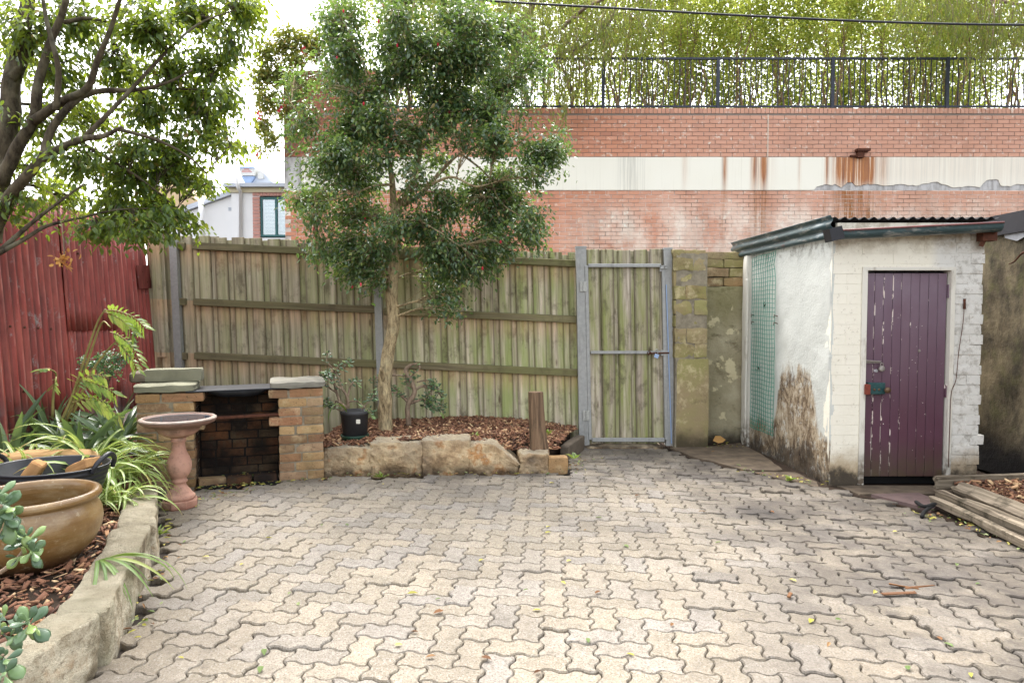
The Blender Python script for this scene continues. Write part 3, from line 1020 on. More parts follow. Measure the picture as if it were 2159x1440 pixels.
cells.sort(key=lambda t: (-in_view(Vector((t[0], t[1], 0))), math.hypot(t[0], t[1])))
mb = MB()
for q, (x, y, v) in enumerate(cells):
    rough_zone = 1.0 + 1.2 * max(0, min(1, (x - 0.8) / 1.2)) * (1 if y > 3 else 0.6)
    z = ground_dip(x, y) + U(-0.0022, 0.0022) * rough_zone
    if random.random() < 0.09 * rough_zone:
        z += U(0.004, 0.010) * random.choice((-1, 1))
    sl_ = Vector(((ground_dip(x + 0.05, y) - ground_dip(x - 0.05, y)) * 10, (ground_dip(x, y + 0.05) - ground_dip(x, y - 0.05)) * 10, 0))
    t = 0.018 * rough_zone
    mw = Matrix.Translation((x, y, z)) @ Matrix.Rotation(ROT + U(-0.012, 0.012) * rough_zone, 4, 'Z') @ Matrix.Rotation(sl_.y + U(-t, t), 4, 'X') @ Matrix.Rotation(-sl_.x + U(-t, t), 4, 'Y')
    if q < 300:
        put("paver", PM[v], paving, None, mw)
    else:
        mb.mesh(PM[v], mw, random.random())
mb.build("far_pavers", M['paver'], paving, kind="stuff")

# ------------------------------------------------------------------ tall red brick building across the lane
YB = 14.4
ZT, ZB1, ZB0, ZP = at(1500, 228, YB).z, at(1500, 331, YB).z, at(1500, 402, YB).z, at(640, 149, YB).z
XL = at(598, 300, YB).x
XR, XPIER = 14.0, -2.85
bb = thing("brick_building", "tall red brick wall with a cream rendered band streaked with rust, across the lane", "building", (2, YB, 0))
mb = MB()
mb.box(XL + 0.004, XR, YB + 0.009, YB + 0.45, -0.07, ZB0 + 0.004)
mb.box(XL + 0.004, XR, YB + 0.010, YB + 0.449, ZB1 - 0.002, ZT - 0.004)
mb.box(XL + 0.004, XPIER, YB + 0.011, YB + 2.5, ZT - 0.003, ZP - 0.004)
mb.build("mortar_bed", M['red_mortar'], bb)
BR = chamfer(0.230, 0.06, 0.0765, 0.004)
BR.materials.append(M['red_brick'])
BH = chamfer(0.0765, 0.06, 0.108, 0.004)
BH.materials.append(M['red_brick'])
brs = []
nz = int((ZT - 0.115 - ZB1) / 0.086)
for k in range(nz + 1):
    z = ZB1 + 0.043 + k * 0.0855
    if z + 0.04 > ZT - 0.113:
        break
    for i in range(-1, 80):
        x = XL + 0.12 + i * 0.24 + (0.12 if k % 2 else 0)
        if x - 0.115 < XL or x > XR - 0.2:
            continue
        brs.append((x, z, BR))
for i in range(int((XR - XL) / 0.0865)):
    brs.append((XL + 0.045 + i * 0.0865, ZT - 0.056, BH))
k, z = 0, ZB0 - 0.045
while z > 2.2:
    for i in range(-1, 80):
        x = XL + 0.12 + i * 0.24 + (0.12 if k % 2 else 0)
        if x - 0.115 < XL or x > XR - 0.2:
            continue
        brs.append((x, z, BR))
    k += 1
    z -= 0.0855
z, k = ZT + 0.043, 0
while z < ZP - 0.04:
    for i in range(-1, 9):
        x = XL + 0.12 + i * 0.24 + (0.12 if k % 2 else 0)
        if x - 0.115 < XL or x + 0.115 > XPIER + 0.02:
            continue
        brs.append((x, z, BR))
    k += 1
    z += 0.0855
single = [b for b in brs if b[2] is BR and b[1] > ZB1 and 0.35 < b[0] < 10.7]
single = single[:300]
ss = set(id(b) for b in single)
mb = MB()
for b in brs:
    mw = Matrix.Translation((b[0] + U(-.002, .002), YB + 0.030 + U(-.0025, .0025), b[1] + U(-.001, .001))) @ Matrix.Rotation(U(-.008, .008), 4, 'Y')
    if id(b) in ss:
        put("brick", b[2], bb, None, mw)
    else:
        mb.mesh(b[2], mw, random.random())
mb.build("brickwork", M['red_brick'], bb, kind="stuff")
# grey lintel concrete with a coat of cream render over it; the coat has broken away along its lower edge
mb = MB()
mb.box(XL, XR, YB + 0.006, YB + 0.44, ZB0 + 0.006, ZB1 - 0.004)
mb.build("lintel", M['grey_render'], bb)
low = []
for px, py in [(598, 402), (1700, 402), (1716, 402), (1722, 394), (1740, 389), (1755, 391), (1760, 387), (1773, 396), (1786, 386), (1796, 384), (1804, 393), (1830, 389), (1850, 390), (1865, 393), (1900, 389),
               (1930, 392), (1950, 388), (1970, 383), (1990, 389), (2010, 396), (2040, 393), (2066, 395), (2080, 380), (2105, 379), (2110, 392), (2130, 393), (2145, 388), (2165, 390), (2300, 392), (2480, 400)]:
    p = at(px, py, YB)
    low.append((p.x, p.z))
dense = []
for (x0, z0), (x1, z1) in zip(low[:-1], low[1:]):
    m = max(1, int((x1 - x0) / 0.05)) if x0 > 6.0 and x1 < 11.5 else max(1, int((x1 - x0) / 0.6))
    for t in range(m):
        dense.append((x0 + (x1 - x0) * t / m, z0 + (z1 - z0) * t / m + (U(-.012, .012) if x0 > 6.2 else 0)))
dense.append(low[-1])
dense = [(max(x, XL + 0.36), max(z, ZB0 + 0.008)) for x, z in dense if x < XR]
vs, fs = [], []
for x, z in dense:
    for y in (YB - 0.012, YB + 0.008):
        vs += [(x, y, z), (x, y, ZB1 - 0.006 - (0.012 * abs(mnoise.noise(Vector((x * 6, 0, 0))))))]
for i in range(len(dense) - 1):
    a, b = i * 4, i * 4 + 4
    fs += [(a, b, b + 1, a + 1), (a + 2, b + 2, b, a), (a + 1, b + 1, b + 3, a + 3)]
mb = MB()
mb.add(vs, fs)
mb.build("render_coat", M['cream_render'], bb)
mb = MB()
p = at(1619, 300, YB)
mb.box(p.x - 0.012, p.x + 0.012, YB - 0.006, YB + 0.01, ZB1, ZT - 0.14)
mb.build("expansion_joint", M['cream_render'], bb)
b0, b1 = at(1802, 316, YB), at(1829, 329, YB)
mb = MB()
mb.box(b0.x, b1.x, YB - 0.14, YB + 0.01, b0.z - 0.05, b0.z)
mb.box(b0.x + 0.03, b0.x + 0.16, YB - 0.10, YB + 0.01, ZB1 - 0.03, b0.z - 0.05)
mb.box(b0.x - 0.10, b0.x + 0.03, YB - 0.05, YB + 0.01, ZB1 - 0.01, ZB1 + 0.03)
mb.build("iron_bracket", M['rust'], bb)

# railing on top
YR = YB + 0.13
zt = at(1500, 122, YR).z
rail = thing("railing", "dark steel picket railing along the top of the red brick wall", "railing", (4, YR, ZT))
mb = MB()
mb.box(-2.84, XR, YR - 0.022, YR + 0.022, zt - 0.04, zt)
mb.build("top_rail", M['blue_black_paint'], rail)
mb = MB()
mb.box(-2.84, XR, YR - 0.018, YR + 0.018, ZT + 0.05, ZT + 0.085)
mb.build("bottom_rail", M['blue_black_paint'], rail)
post = chamfer(0.065, 0.065, zt - ZT + 0.02, 0.004)
post.materials.append(M['blue_black_paint'])
x0 = at(1272, 170, YR).x
posts = [x0 + 2.405 * k for k in range(-1, 6)]
for x in posts:
    put("post", post, rail, None, Matrix.Translation((x, YR, (zt + ZT) / 2)))
pick = chamfer(0.017, 0.017, zt - ZT - 0.12, 0.002)
pick.materials.append(M['blue_black_paint'])
for k in range(-24, 118):
    x = x0 + 0.1145 * k
    if -2.8 < x < XR - 0.05 and min(abs(x - q) for q in posts) > 0.05:
        put("picket", pick, rail, None, Matrix.Translation((x, YR, (zt + ZT) / 2 + 0.02)))

# overhead cable
mb = MB()
mb.tube(crom([at(560, -70, 10), at(850, -20, 10), at(1018, 1, 10), at(1300, 18, 10), at(1600, 35, 10), at(1900, 48, 10), at(2200, 53, 10), at(2700, 50, 10)], 6), 0.016, 6)
tag(mb.build("overhead_cable", M['cable_black'], smooth=True), "black overhead cable crossing in front of the hedge above the railing", "cable")

# ------------------------------------------------------------------ white building with the green window, seen past the corner
YW = 17.0
wb = thing("white_building", "white rendered building with a green framed window and lean-to, beyond the paling fence", "building", at(500, 500, YW))
c0, c1 = at(487, 396, YW), at(680, 510, YW)
mb = MB()
wx0, wx1 = at(533, 450, YW).x, at(548, 450, YW).x
wz1, wz0 = at(560, 416, YW).z, at(560, 499, YW).z
wr = at(640, 450, YW).x
mb.box(c0.x, wx1, YW, YW + 4, -0.07, c0.z - 0.12)
mb.box(wx1, wr, YW, YW + 4, -0.07, wz0 - 0.03)
mb.box(wx1, wr, YW, YW + 4, wz1 + 0.03, c0.z - 0.12)
mb.box(wr, wr + 1.4, YW, YW + 4, -0.07, c0.z - 0.12)
mb.build("wall", M['white_wall'], wb)
mb = MB()
mb.box(wx1 - 0.01, wr + 0.01, YW + 0.35, YW + 0.40, wz0 - 0.05, wz1 + 0.05)
mb.build("room_back", M['chimney_grey'], wb)
mb = MB()
mb.box(c0.x - 0.05, wr + 1.4, YW - 0.05, YW + 4.05, c0.z - 0.12, c0.z - 0.005)
mb.build("fascia", M['cream_trim'], wb)
mb = MB()
mb.box(c0.x - 0.13, wr + 1.4, YW - 0.16, YW + 4.1, c0.z, c0.z + 0.09)
rf = mb.build("roof", M['pale_grey_metal'], wb)
# brick window surround
bk = chamfer(0.076, 0.05, 0.15, 0.004)
bk.materials.append(M['pale_brick'])
for k in range(16):
    put("brick", bk, wb, None, Matrix.Translation((wx0 + 0.04 + k * 0.086, YW + 0.005, wz1 + 0.075 + 0.03)))
bk2 = chamfer(wx1 - wx0, 0.05, 0.076, 0.004)
bk2.materials.append(M['pale_brick'])
for k in range(13):
    put("brick", bk2, wb, None, Matrix.Translation(((wx0 + wx1) / 2, YW + 0.006, wz1 - 0.03 - k * 0.086)))
fm = MB()
for (a, b, c, d) in ((wx1, wx1 + 0.05, wz0, wz1), (wr - 0.05, wr, wz0, wz1), (wx1 + 0.05, wr - 0.05, wz1 - 0.05, wz1), (wx1 + 0.05, wr - 0.05, wz0, wz0 + 0.05),
                     (at(579, 450, YW).x, at(584, 450, YW).x, wz0 + 0.05, wz1 - 0.05)):
    fm.box(a, b, YW + 0.02, YW + 0.07, c, d)
win = fm.build("window", M['teal_frame'], wb)
mb = MB()
mb.box(wx1 + 0.05, wr - 0.05, YW + 0.045, YW + 0.05, wz0 + 0.05, wz1 - 0.05)
mb.build("pane", M['glass'], win)
sl_m = chamfer(wr - wx1 - 0.12, 0.03, 0.006, 0.002)
sl_m.materials.append(M['blind'])
k, z = 0, wz0 + 0.08
while z < wz1 - 0.07:
    put("blind_slat", sl_m, win, None, Matrix.Translation(((wx1 + wr) / 2, YW + 0.14, z)) @ Matrix.Rotation(R(52), 4, 'X'))
    z += 0.034
# lean-to
l0, l1, l2 = at(380, 442, YW), at(489, 404, YW), at(489, 402, YW)
mb = MB()
mb.add([(l0.x - 0.6, YW + 0.1, -0.07), (c0.x - 0.004, YW + 0.1, -0.07), (c0.x - 0.004, YW + 0.1, l1.z - 0.08), (l0.x - 0.6, YW + 0.1, l0.z - 0.3),
        (l0.x - 0.6, YW + 3.6, -0.07), (c0.x - 0.004, YW + 3.6, -0.07), (c0.x - 0.004, YW + 3.6, l1.z - 0.08), (l0.x - 0.6, YW + 3.6, l0.z - 0.3)],
       [(0, 1, 2, 3), (5, 4, 7, 6), (4, 0, 3, 7), (3, 2, 6, 7), (1, 5, 6, 2), (4, 5, 1, 0)])
mb.build("lean_to_wall", M['white_wall'], wb)
sl2 = (l1.z - l0.z + 0.22) / (c0.x - l0.x + 0.6)
mb = MB()
mb.add([(l0.x - 0.65, YW, l0.z - 0.30), (c0.x - 0.006, YW, l1.z - 0.07), (c0.x - 0.006, YW, l1.z + 0.05), (l0.x - 0.65, YW, l0.z - 0.18),
        (l0.x - 0.65, YW + 3.7, l0.z - 0.30), (c0.x - 0.006, YW + 3.7, l1.z - 0.07), (c0.x - 0.006, YW + 3.7, l1.z + 0.05), (l0.x - 0.65, YW + 3.7, l0.z - 0.18)],
       [(0, 1, 2, 3), (5, 4, 7, 6), (4, 0, 3, 7), (3, 2, 6, 7), (1, 5, 6, 2), (4, 5, 1, 0)])
mb.build("lean_to_roof", M['pale_grey_metal'], wb)
mb = MB()
mb.tube([at(498, 366, YW - 0.2), at(500, 388, YW - 0.2), at(503, 398, YW - 0.2), at(507, 404, YW - 0.06), at(507, 510, YW - 0.06)], 0.045, 8)
mb.build("downpipe", M['white_wall'], wb, smooth=True)
mb = MB()
mb.tube([at(423, 412, YW - 0.1), at(427, 520, YW - 0.1)], 0.06, 8)
mb.build("downpipe", M['white_wall'], wb, smooth=True)
p = at(483, 443, YW)
mb = MB()
for k in range(4):
    mb.box(p.x - 0.06, p.x + 0.05, YW + 0.085, YW + 0.10, p.z + k * 0.022, p.z + k * 0.022 + 0.012)
mb.build("air_vent", M['pale_grey_metal'], wb)
# yellow scrawl on the fascia
mb = MB()
q = at(592, 401, YW)
for k in range(5):
    mb.tube([(q.x + k * 0.04, YW - 0.053, q.z + U(-.03, .0)), (q.x + k * 0.04 + 0.03, YW - 0.053, q.z + U(.0, .04))], 0.006, 4)
mb.build("scrawl", M['yellow_letter'], wb)
# exhaust hood on the roof
YH = 17.8
hood = thing("exhaust_hood", "pale metal rooftop exhaust hood with red lettering on the white building", "exhaust hood", at(520, 388, YH))


def slab_from_px(name, pts, y0, y1, mat, par):
    vs = [at(px, py, y0) for px, py in pts]
    vs2 = [v + Vector((0, y1 - y0, 0)) for v in vs]
    n = len(vs)
    mb = MB()
    mb.add(vs + vs2, [tuple(range(n))[::-1], tuple(range(n, 2 * n))] + [(i, (i + 1) % n, n + (i + 1) % n, n + i) for i in range(n)])
    return mb.build(name, mat, par)


slab_from_px("throat", [(508, 372), (536, 372), (527, 390), (517, 390)], YH + 0.05, YH + 0.55, M['hood_blue'], hood)
slab_from_px("cap", [(503, 355), (537, 355), (536, 370), (507, 370)], YH, YH + 0.6, M['hood_white'], hood)
slab_from_px("cap_rim", [(506, 352), (535, 352), (537, 355), (503, 355)], YH - 0.02, YH + 0.62, M['hood_blue'], hood)
slab_from_px("duct", [(543, 361), (554, 361), (555, 377), (543, 377)], YH + 0.1, YH + 0.5, M['hood_white'], hood)
slab_from_px("duct_slope", [(537, 366), (543, 372), (556, 365), (581, 391), (528, 391), (537, 376)], YH + 0.15, YH + 0.6, M['pale_grey_metal'], hood)
mb = MB()
for row, (a, b, py) in enumerate(((514, 525, 357), (510, 529, 360), (510, 530, 363))):
    x = a
    while x < b:
        w = random.choice((1.0, 1.4))
        q0, q1 = at(x, py - 0.9, YH), at(x + w, py + 0.5, YH)
        mb.box(q0.x, q1.x, YH - 0.006, YH + 0.002, q1.z, q0.z)
        x += w + 0.7
mb.build("lettering", M['red_letter'], hood)

# beige house further off
YG = 27.0
bh = thing("beige_house", "beige rendered house gable with a grey chimney, far behind the leafy branches", "house", at(370, 520, YG))
a, b = at(318, 395, YG), at(352, 520, YG)
slab_from_px("wall", [(318, 560), (318, 394), (352, 392), (383, 392), (412, 420), (440, 446), (440, 560)][::-1], YG, YG + 4, M['beige_render'], bh)
slab_from_px("chimney_breast", [(352, 392), (355, 362), (374, 362), (380, 392)][::-1], YG + 0.1, YG + 1.2, M['beige_render'], bh)
slab_from_px("chimney", [(341, 392), (341, 384), (337, 382), (337, 379), (341, 379), (341, 374), (349, 374), (349, 392)][::-1], YG + 0.4, YG + 1.0, M['chimney_grey'], bh)

# ------------------------------------------------------------------ paling fence with steel posts
YF = 7.2
fence = thing("paling_fence", "weathered lapped timber paling fence stepping down to the gate, green with algae", "fence", (-1.4, YF, 0.2))
LEAN = R(-1.5)


def ftop(x):
    return 2.185 - 0.0445 * (x + 3.37)


PAL = [chamfer(0.132, 0.016, 2.15, 0.003, 0.0012, s) for s in range(4)]
for me in PAL:
    me.materials.append(M['paling'])
x, k = -3.78, 0
while x < 0.70:
    top = ftop(x) + U(-0.012, 0.012)
    tilt = Matrix.Rotation(LEAN + U(-.004, .004), 4, 'Y')
    put("paling", PAL[k % 4], fence, None, Matrix.Translation((x + 0.028, YF + 0.012 + U(0, .003), top - 1.075)) @ tilt)
    put("paling", PAL[(k + 2) % 4], fence, None, Matrix.Translation((x + 0.092 + 0.028 + U(-.008, .008), YF + 0.030 + U(0, .003), top - 1.08 + U(-0.03, 0.005))) @ tilt)
    x += 0.182 + U(-0.010, 0.010)
    k += 1
SL = math.atan(0.0445)
for dz in (0.105, 0.690, 1.255):
    for xa, xb in ((-3.55, -3.42), (-3.34, -1.41), (-1.34, 0.69)):
        L = xb - xa
        me = chamfer(L, 0.042, 0.074, 0.005, 0.003, int(dz * 10))
        me.materials.append(M['fence_rail'])
        xm = (xa + xb) / 2
        put("rail", me, fence, None, Matrix.Translation((xm, YF - 0.024 + U(-.003, .003), ftop(xm) - dz + U(-.006, .006))) @ Matrix.Rotation(SL + U(-.003, .003), 4, 'Y'))


def steel_post(parent, x, y, z0, z1, w=0.075, d=0.065, capped=False, lean=LEAN, name="post"):
    """C-section galvanised post, web towards the yard"""
    mb = MB()
    t = 0.006
    h = z1 - z0
    mw = Matrix.Translation((x, y, (z0 + z1) / 2)) @ Matrix.Rotation(lean, 4, 'Y')
    mb.box(-w / 2, w / 2, -d / 2, -d / 2 + t, -h / 2, h / 2, mw)
    mb.box(-w / 2, -w / 2 + t, -d / 2 + t, d / 2, -h / 2, h / 2, mw)
    mb.box(w / 2 - t, w / 2, -d / 2 + t, d / 2, -h / 2, h / 2, mw)
    if capped:
        mb.box(-w / 2 - .004, w / 2 + .004, -d / 2 - .004, d / 2 + .004, h / 2, h / 2 + 0.02, mw)
    return mb.build(name, M['galvanised'], parent)


steel_post(fence, at(377, 640, YF).x, YF - 0.03, 0.1, ftop(-3.4) + 0.0)
steel_post(fence, at(801, 640, YF).x, YF - 0.03, 0.1, ftop(-1.4) + 0.0)
# split timber filling the corner by the red fence
for px, w in ((345, 0.075), (337, 0.10)):
    me = chamfer(w, 0.02, 1.75 if px == 345 else 1.2, 0.004, 0.003, px)
    me.materials.append(M['paling'])
    p = at(px, 660, YF - 0.06)
    put("corner_board", me, fence, None, Matrix.Translation((p.x, YF - 0.055 - (0.03 if px == 337 else 0), 1.28 if px == 345 else 1.52)) @ Matrix.Rotation(R(-2.2), 4, 'Y'))

# ------------------------------------------------------------------ gate
YGT = 7.10
gate = thing("gate", "timber paling gate in a galvanised steel frame with a padlocked slide bolt", "gate", (1.17, YGT, 0))


def gz(py):
    return at(1320, py, YGT).z


GL = R(-1.2)


def shear_x(z):
    return -(z - 0.9) * math.tan(-GL) * 1.0


def gx(px, py):
    return at(px, py, YGT).x


steel_post(gate, (gx(1228, 730)), YGT, 0.0, gz(524), 0.105, 0.09, True, GL, "gate_post")
steel_post(gate, (gx(1409, 730)), YGT, 0.0, gz(527), 0.085, 0.09, True, GL, "gate_post")


def bar(name, p0, p1, w, d, parent, mat):
    p0, p1 = Vector(p0), Vector(p1)
    v = p1 - p0
    me = chamfer(w, d, v.length, min(w, d) * 0.12)
    me.materials.append(mat)
    z = v.normalized()
    y = Vector((0, 1, 0))
    x = y.cross(z).normalized()
    y = z.cross(x)
    mw = Matrix(((x.x, y.x, z.x, 0), (x.y, y.y, z.y, 0), (x.z, y.z, z.z, 0), (0, 0, 0, 1)))
    return put(name, me, parent, None, Matrix.Translation((p0 + p1) / 2) @ mw)


yb_ = YGT - 0.035
tl, tr_, bl_, br_ = at(1236, 560, yb_), at(1398, 560, yb_), at(1244, 927, yb_), at(1405, 927, yb_)
bar("frame_bar", tl, bl_, 0.036, 0.036, gate, M['galvanised'])
bar("frame_bar", tr_, br_, 0.036, 0.036, gate, M['galvanised'])
bar("frame_bar", tl + Vector((0.02, 0, 0)), tr_ - Vector((0.02, 0, 0)), 0.036, 0.034, gate, M['galvanised'])
bar("frame_bar", bl_ + Vector((0.02, 0, 0)), br_ - Vector((0.02, 0, 0)), 0.04, 0.034, gate, M['galvanised'])
bar("frame_bar", at(1241, 743, yb_) + Vector((0.02, 0, 0)), at(1400, 743, yb_) - Vector((0.02, 0, 0)), 0.030, 0.030, gate, M['galvanised'])
gpm = [chamfer(0.138, 0.016, 2.02, 0.003, 0.0012, 20 + s) for s in range(3)]
for me in gpm:
    me.materials.append(M['gate_paling'])
for k, px in enumerate((1253, 1283, 1318, 1353, 1386)):
    p = at(px, 735, YGT)
    put("paling", gpm[k % 3], gate, None, Matrix.Translation((p.x, YGT + 0.006, 1.025 + U(-.008, .008))) @ Matrix.Rotation(GL, 4, 'Y'))
for k, px in enumerate((1269, 1302, 1337, 1371)):
    p = at(px, 735, YGT)
    put("paling", gpm[(k + 1) % 3], gate, None, Matrix.Translation((p.x, YGT + 0.026, 1.025 + U(-.012, .004))) @ Matrix.Rotation(GL, 4, 'Y'))
hm = chamfer(0.034, 0.006, 0.105, 0.002)
hm.materials.append(M['zinc'])
for px, py in ((1230, 604), (1236, 876)):
    p = at(px, py, YGT - 0.06)
    for dx in (-0.019, 0.019):
        put("hinge", hm, gate, None, Matrix.Translation((p.x + dx, YGT - 0.058, p.z)))
    mb = MB()
    mb.tube([(p.x, YGT - 0.064, p.z - 0.05), (p.x, YGT - 0.064, p.z + 0.05)], 0.006, 6)
    mb.build("hinge_pin", M['zinc'], gate)
mb = MB()
a, b = at(1368, 745, YGT - 0.06), at(1411, 744, YGT - 0.06)
mb.tube([a, b], 0.008, 8)
mb.tube([a + Vector((0.02, -0.004, 0.008)), a + Vector((0.0, -0.006, 0.03)), a + Vector((-0.018, -0.006, 0.008)), a + Vector((0.0, -0.006, -0.018)), a + Vector((0.02, -0.004, 0.0))], 0.005, 6)
bolt = mb.build("slide_bolt", M['rust'], gate, smooth=True)
mb = MB()
p = at(1404, 744, YGT - 0.06)
mb.box(p.x - 0.05, p.x + 0.03, YGT - 0.055, YGT - 0.049, p.z - 0.03, p.z + 0.03)
mb.build("bolt_plate", M['galvanised'], gate)
p = at(1383, 741, YGT - 0.075)
mb = MB()
mb.tube(crom([p + Vector((-0.010, 0, -0.010)), p + Vector((-0.006, 0, 0.012)), p + Vector((0.010, 0, 0.022)), p + Vector((0.022, 0, 0.010)), p + Vector((0.020, 0, -0.03))], 4), 0.0045, 6)
sh = mb.build("padlock_shackle", M['zinc'], gate, smooth=True)
mb = MB()
mb.box(-0.021, 0.021, -0.009, 0.009, -0.022, 0.018, Matrix.Translation(p + Vector((0.007, 0, -0.045))) @ Matrix.Rotation(R(22), 4, 'Y'))
mb.build("padlock_body", M['hood_blue'], gate)
mb = MB()
p = at(1399, 566, YGT - 0.06)
mb.tube([p + Vector((-.03, 0, 0)), p + Vector((.04, 0, 0))], 0.009, 8)
mb.box(p.x - 0.035, p.x + 0.045, YGT - 0.052, YGT - 0.047, p.z - 0.03, p.z + 0.03)
mb.tube([p + Vector((.005, -.005, 0)), p + Vector((.012, -0.03, 0.03)), p + Vector((.025, -0.03, 0.045))], 0.006, 6)
mb.build("top_latch", M['galvanised'], gate)
mb = MB()
mb.tube([at(1405, 600, YGT - 0.055), at(1416, 935, YGT - 0.055)], 0.006, 6)
mb.build("drop_rod", M['hood_blue'], gate)

# threshold stone under the gate
me = rock(0.80, 0.34, 0.09, 6, 0.012, 7, 3, 9)
me.materials.append(M['sandstone'])
ts = put("threshold_stone", me, None, None, Matrix.Translation((1.16, 7.13, -0.035)))
tag(ts, "flat worn sandstone threshold slab under the timber gate", "stone slab")

# ------------------------------------------------------------------ gate pier and the wall behind it
pier = thing("stone_pier", "mossy sandstone gate pier beside the gate, rendered below with bare blocks above", "pier", (1.83, 7.05, 0))
px0, px1 = 1.665, 2.0
z, k = -0.05, 0
mb = MB()
mb.box(px0 + 0.010, px1 - 0.010, 6.976, 7.37, -0.05, at(1450, 528, 6.97).z - 0.03)
mb.build("mortar_core", M['old_mortar'], pier)
hs_ = [0.19, 0.15, 0.16, 0.13, 0.155, 0.14, 0.15, 0.13, 0.145, 0.15, 0.14, 0.13, 0.15, 0.13]
zt_p = at(1450, 526, 6.97).z
k = 0
while z < zt_p - 0.05:
    h = min(hs_[k % len(hs_)] if z > 0.5 else 0.97, zt_p - z)
    if k % 3 == 1 and z > 0.9:
        ws = [(px0, px0 + 0.2), (px0 + 0.2, px1)]
    elif k % 3 == 2 and z > 0.9:
        ws = [(px0, px0 + 0.12), (px0 + 0.12, px1)]
    else:
        ws = [(px0, px1)]
    sh_ = -(z - 0.9) * 0.022
    for a, b in ws:
        me = rock(b - a - 0.002, 0.40, h - (0.001 if z < 0.9 else 0.005), 7, 0.006 if z < 0.9 else 0.016, 9, k * 3 + int(a * 50), 40, 0.004)
        me.materials.append(M['pier_stone'])
        put("block", me, pier, None, Matrix.Translation(((a + b) / 2 + sh_, 7.17 + (U(-.012, .012) if z > .5 else 0), z + h / 2)))
    z += h
    k += 1
wallb = thing("boundary_wall", "old patched wall of stone and cement between the gate pier and outhouse", "wall", (2.3, 7.4, 0))
mb = MB()
me = rock(0.9, 0.3, 1.72, 22, 0.016, 6, 77, 30)
me.materials.append(M['pier_cement'])
put("cement_face", me, wallb, None, Matrix.Translation((2.38, 7.42, 0.80)))
z = 1.66
for r_, (h, n) in enumerate(((0.10, 3), (0.10, 3), (0.09, 3), (0.08, 2))):
    for i in range(n):
        w = 0.9 / n
        me = rock(w - 0.006, 0.26, h - 0.006, 5, 0.010, 9, r_ * 9 + i + 50, 30, 0.003)
        me.materials.append(M['old_brick'] if (r_ + i) % 4 == 1 else M['pier_stone'])
        put("block", me, wallb, None, Matrix.Translation((1.95 + w * (i + 0.5) + (0.06 if r_ % 2 else 0), 7.41 + U(-.006, .006), z + h / 2)))
    z += h
mb = MB()
mb.box(1.94, 2.82, 7.33, 7.5, 1.6, z - 0.01)
mb.build("mortar_core", M['old_mortar'], wallb)

# ------------------------------------------------------------------ red corrugated iron fence down the side
ired = thing("iron_fence", "old red painted corrugated iron fence leaning outwards behind the garden bed", "fence", (-3.75, 5, 0))


def corr_sheet(name, y0, y1, z0, z1, parent, mat, xo=0.0, lean=0.055, jag=0.0, seed=0, x_base=-3.75, pitch=0.076, amp=0.0135):
    """corrugations running up, sheet in the plane x = const leaning outwards"""
    rd = random.Random(seed)
    n = int((y1 - y0) / pitch * 8)
    nz = 7
    vs, fs, rg = [], [], []
    for i in range(n + 1):
        y = y0 + (y1 - y0) * i / n
        bot = z0 + (jag * (0.5 + mnoise.noise(Vector((y * 5, seed, 0)))) if jag else 0)
        for k in range(nz):
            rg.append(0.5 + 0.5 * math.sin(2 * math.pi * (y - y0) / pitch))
            z = bot + (z1 - bot) * k / (nz - 1)
            x = x_base + xo - lean * (z - 0.6) + amp * math.sin(2 * math.pi * (y - y0) / pitch) + 0.012 * mnoise.noise(Vector((y * 1.7, z * 1.3, seed)))
            yy = y - 0.05 * (z - 0.6) * 0.0
            vs.append((x, yy, z))
    for i in range(n):
        for k in range(nz - 1):
            a = i * nz + k
            fs.append((a, a + nz, a + nz + 1, a + 1))
    mb = MB()
    mb.add(vs, fs, rd.random())
    me = mb.data(name, True)
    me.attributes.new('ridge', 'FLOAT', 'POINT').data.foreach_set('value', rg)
    o = put(name, me, parent, mat)
    sm = o.modifiers.new("thickness", 'SOLIDIFY')
    sm.thickness = 0.0015
    return o


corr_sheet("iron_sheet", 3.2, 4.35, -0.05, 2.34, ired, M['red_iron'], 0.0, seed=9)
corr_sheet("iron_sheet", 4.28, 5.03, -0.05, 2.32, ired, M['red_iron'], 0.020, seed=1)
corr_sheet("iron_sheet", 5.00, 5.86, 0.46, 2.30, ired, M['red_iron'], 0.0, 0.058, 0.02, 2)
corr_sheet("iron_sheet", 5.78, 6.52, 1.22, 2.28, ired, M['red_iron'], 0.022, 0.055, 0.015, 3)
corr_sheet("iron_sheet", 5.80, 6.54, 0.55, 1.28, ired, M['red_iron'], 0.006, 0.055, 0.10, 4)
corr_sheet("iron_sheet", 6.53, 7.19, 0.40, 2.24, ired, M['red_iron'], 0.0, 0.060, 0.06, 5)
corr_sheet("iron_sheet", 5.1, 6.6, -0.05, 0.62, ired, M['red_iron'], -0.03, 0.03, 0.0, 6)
mb = MB()
mb.box(-3.90, -3.835, 3.0, 7.2, 0.55, 0.64)
mb.build("backing_rail", M['fence_rail'], ired)
mb = MB()
mb.box(-3.95, -3.89, 3.0, 7.2, 1.90, 1.98)
mb.build("backing_rail", M['fence_rail'], ired)
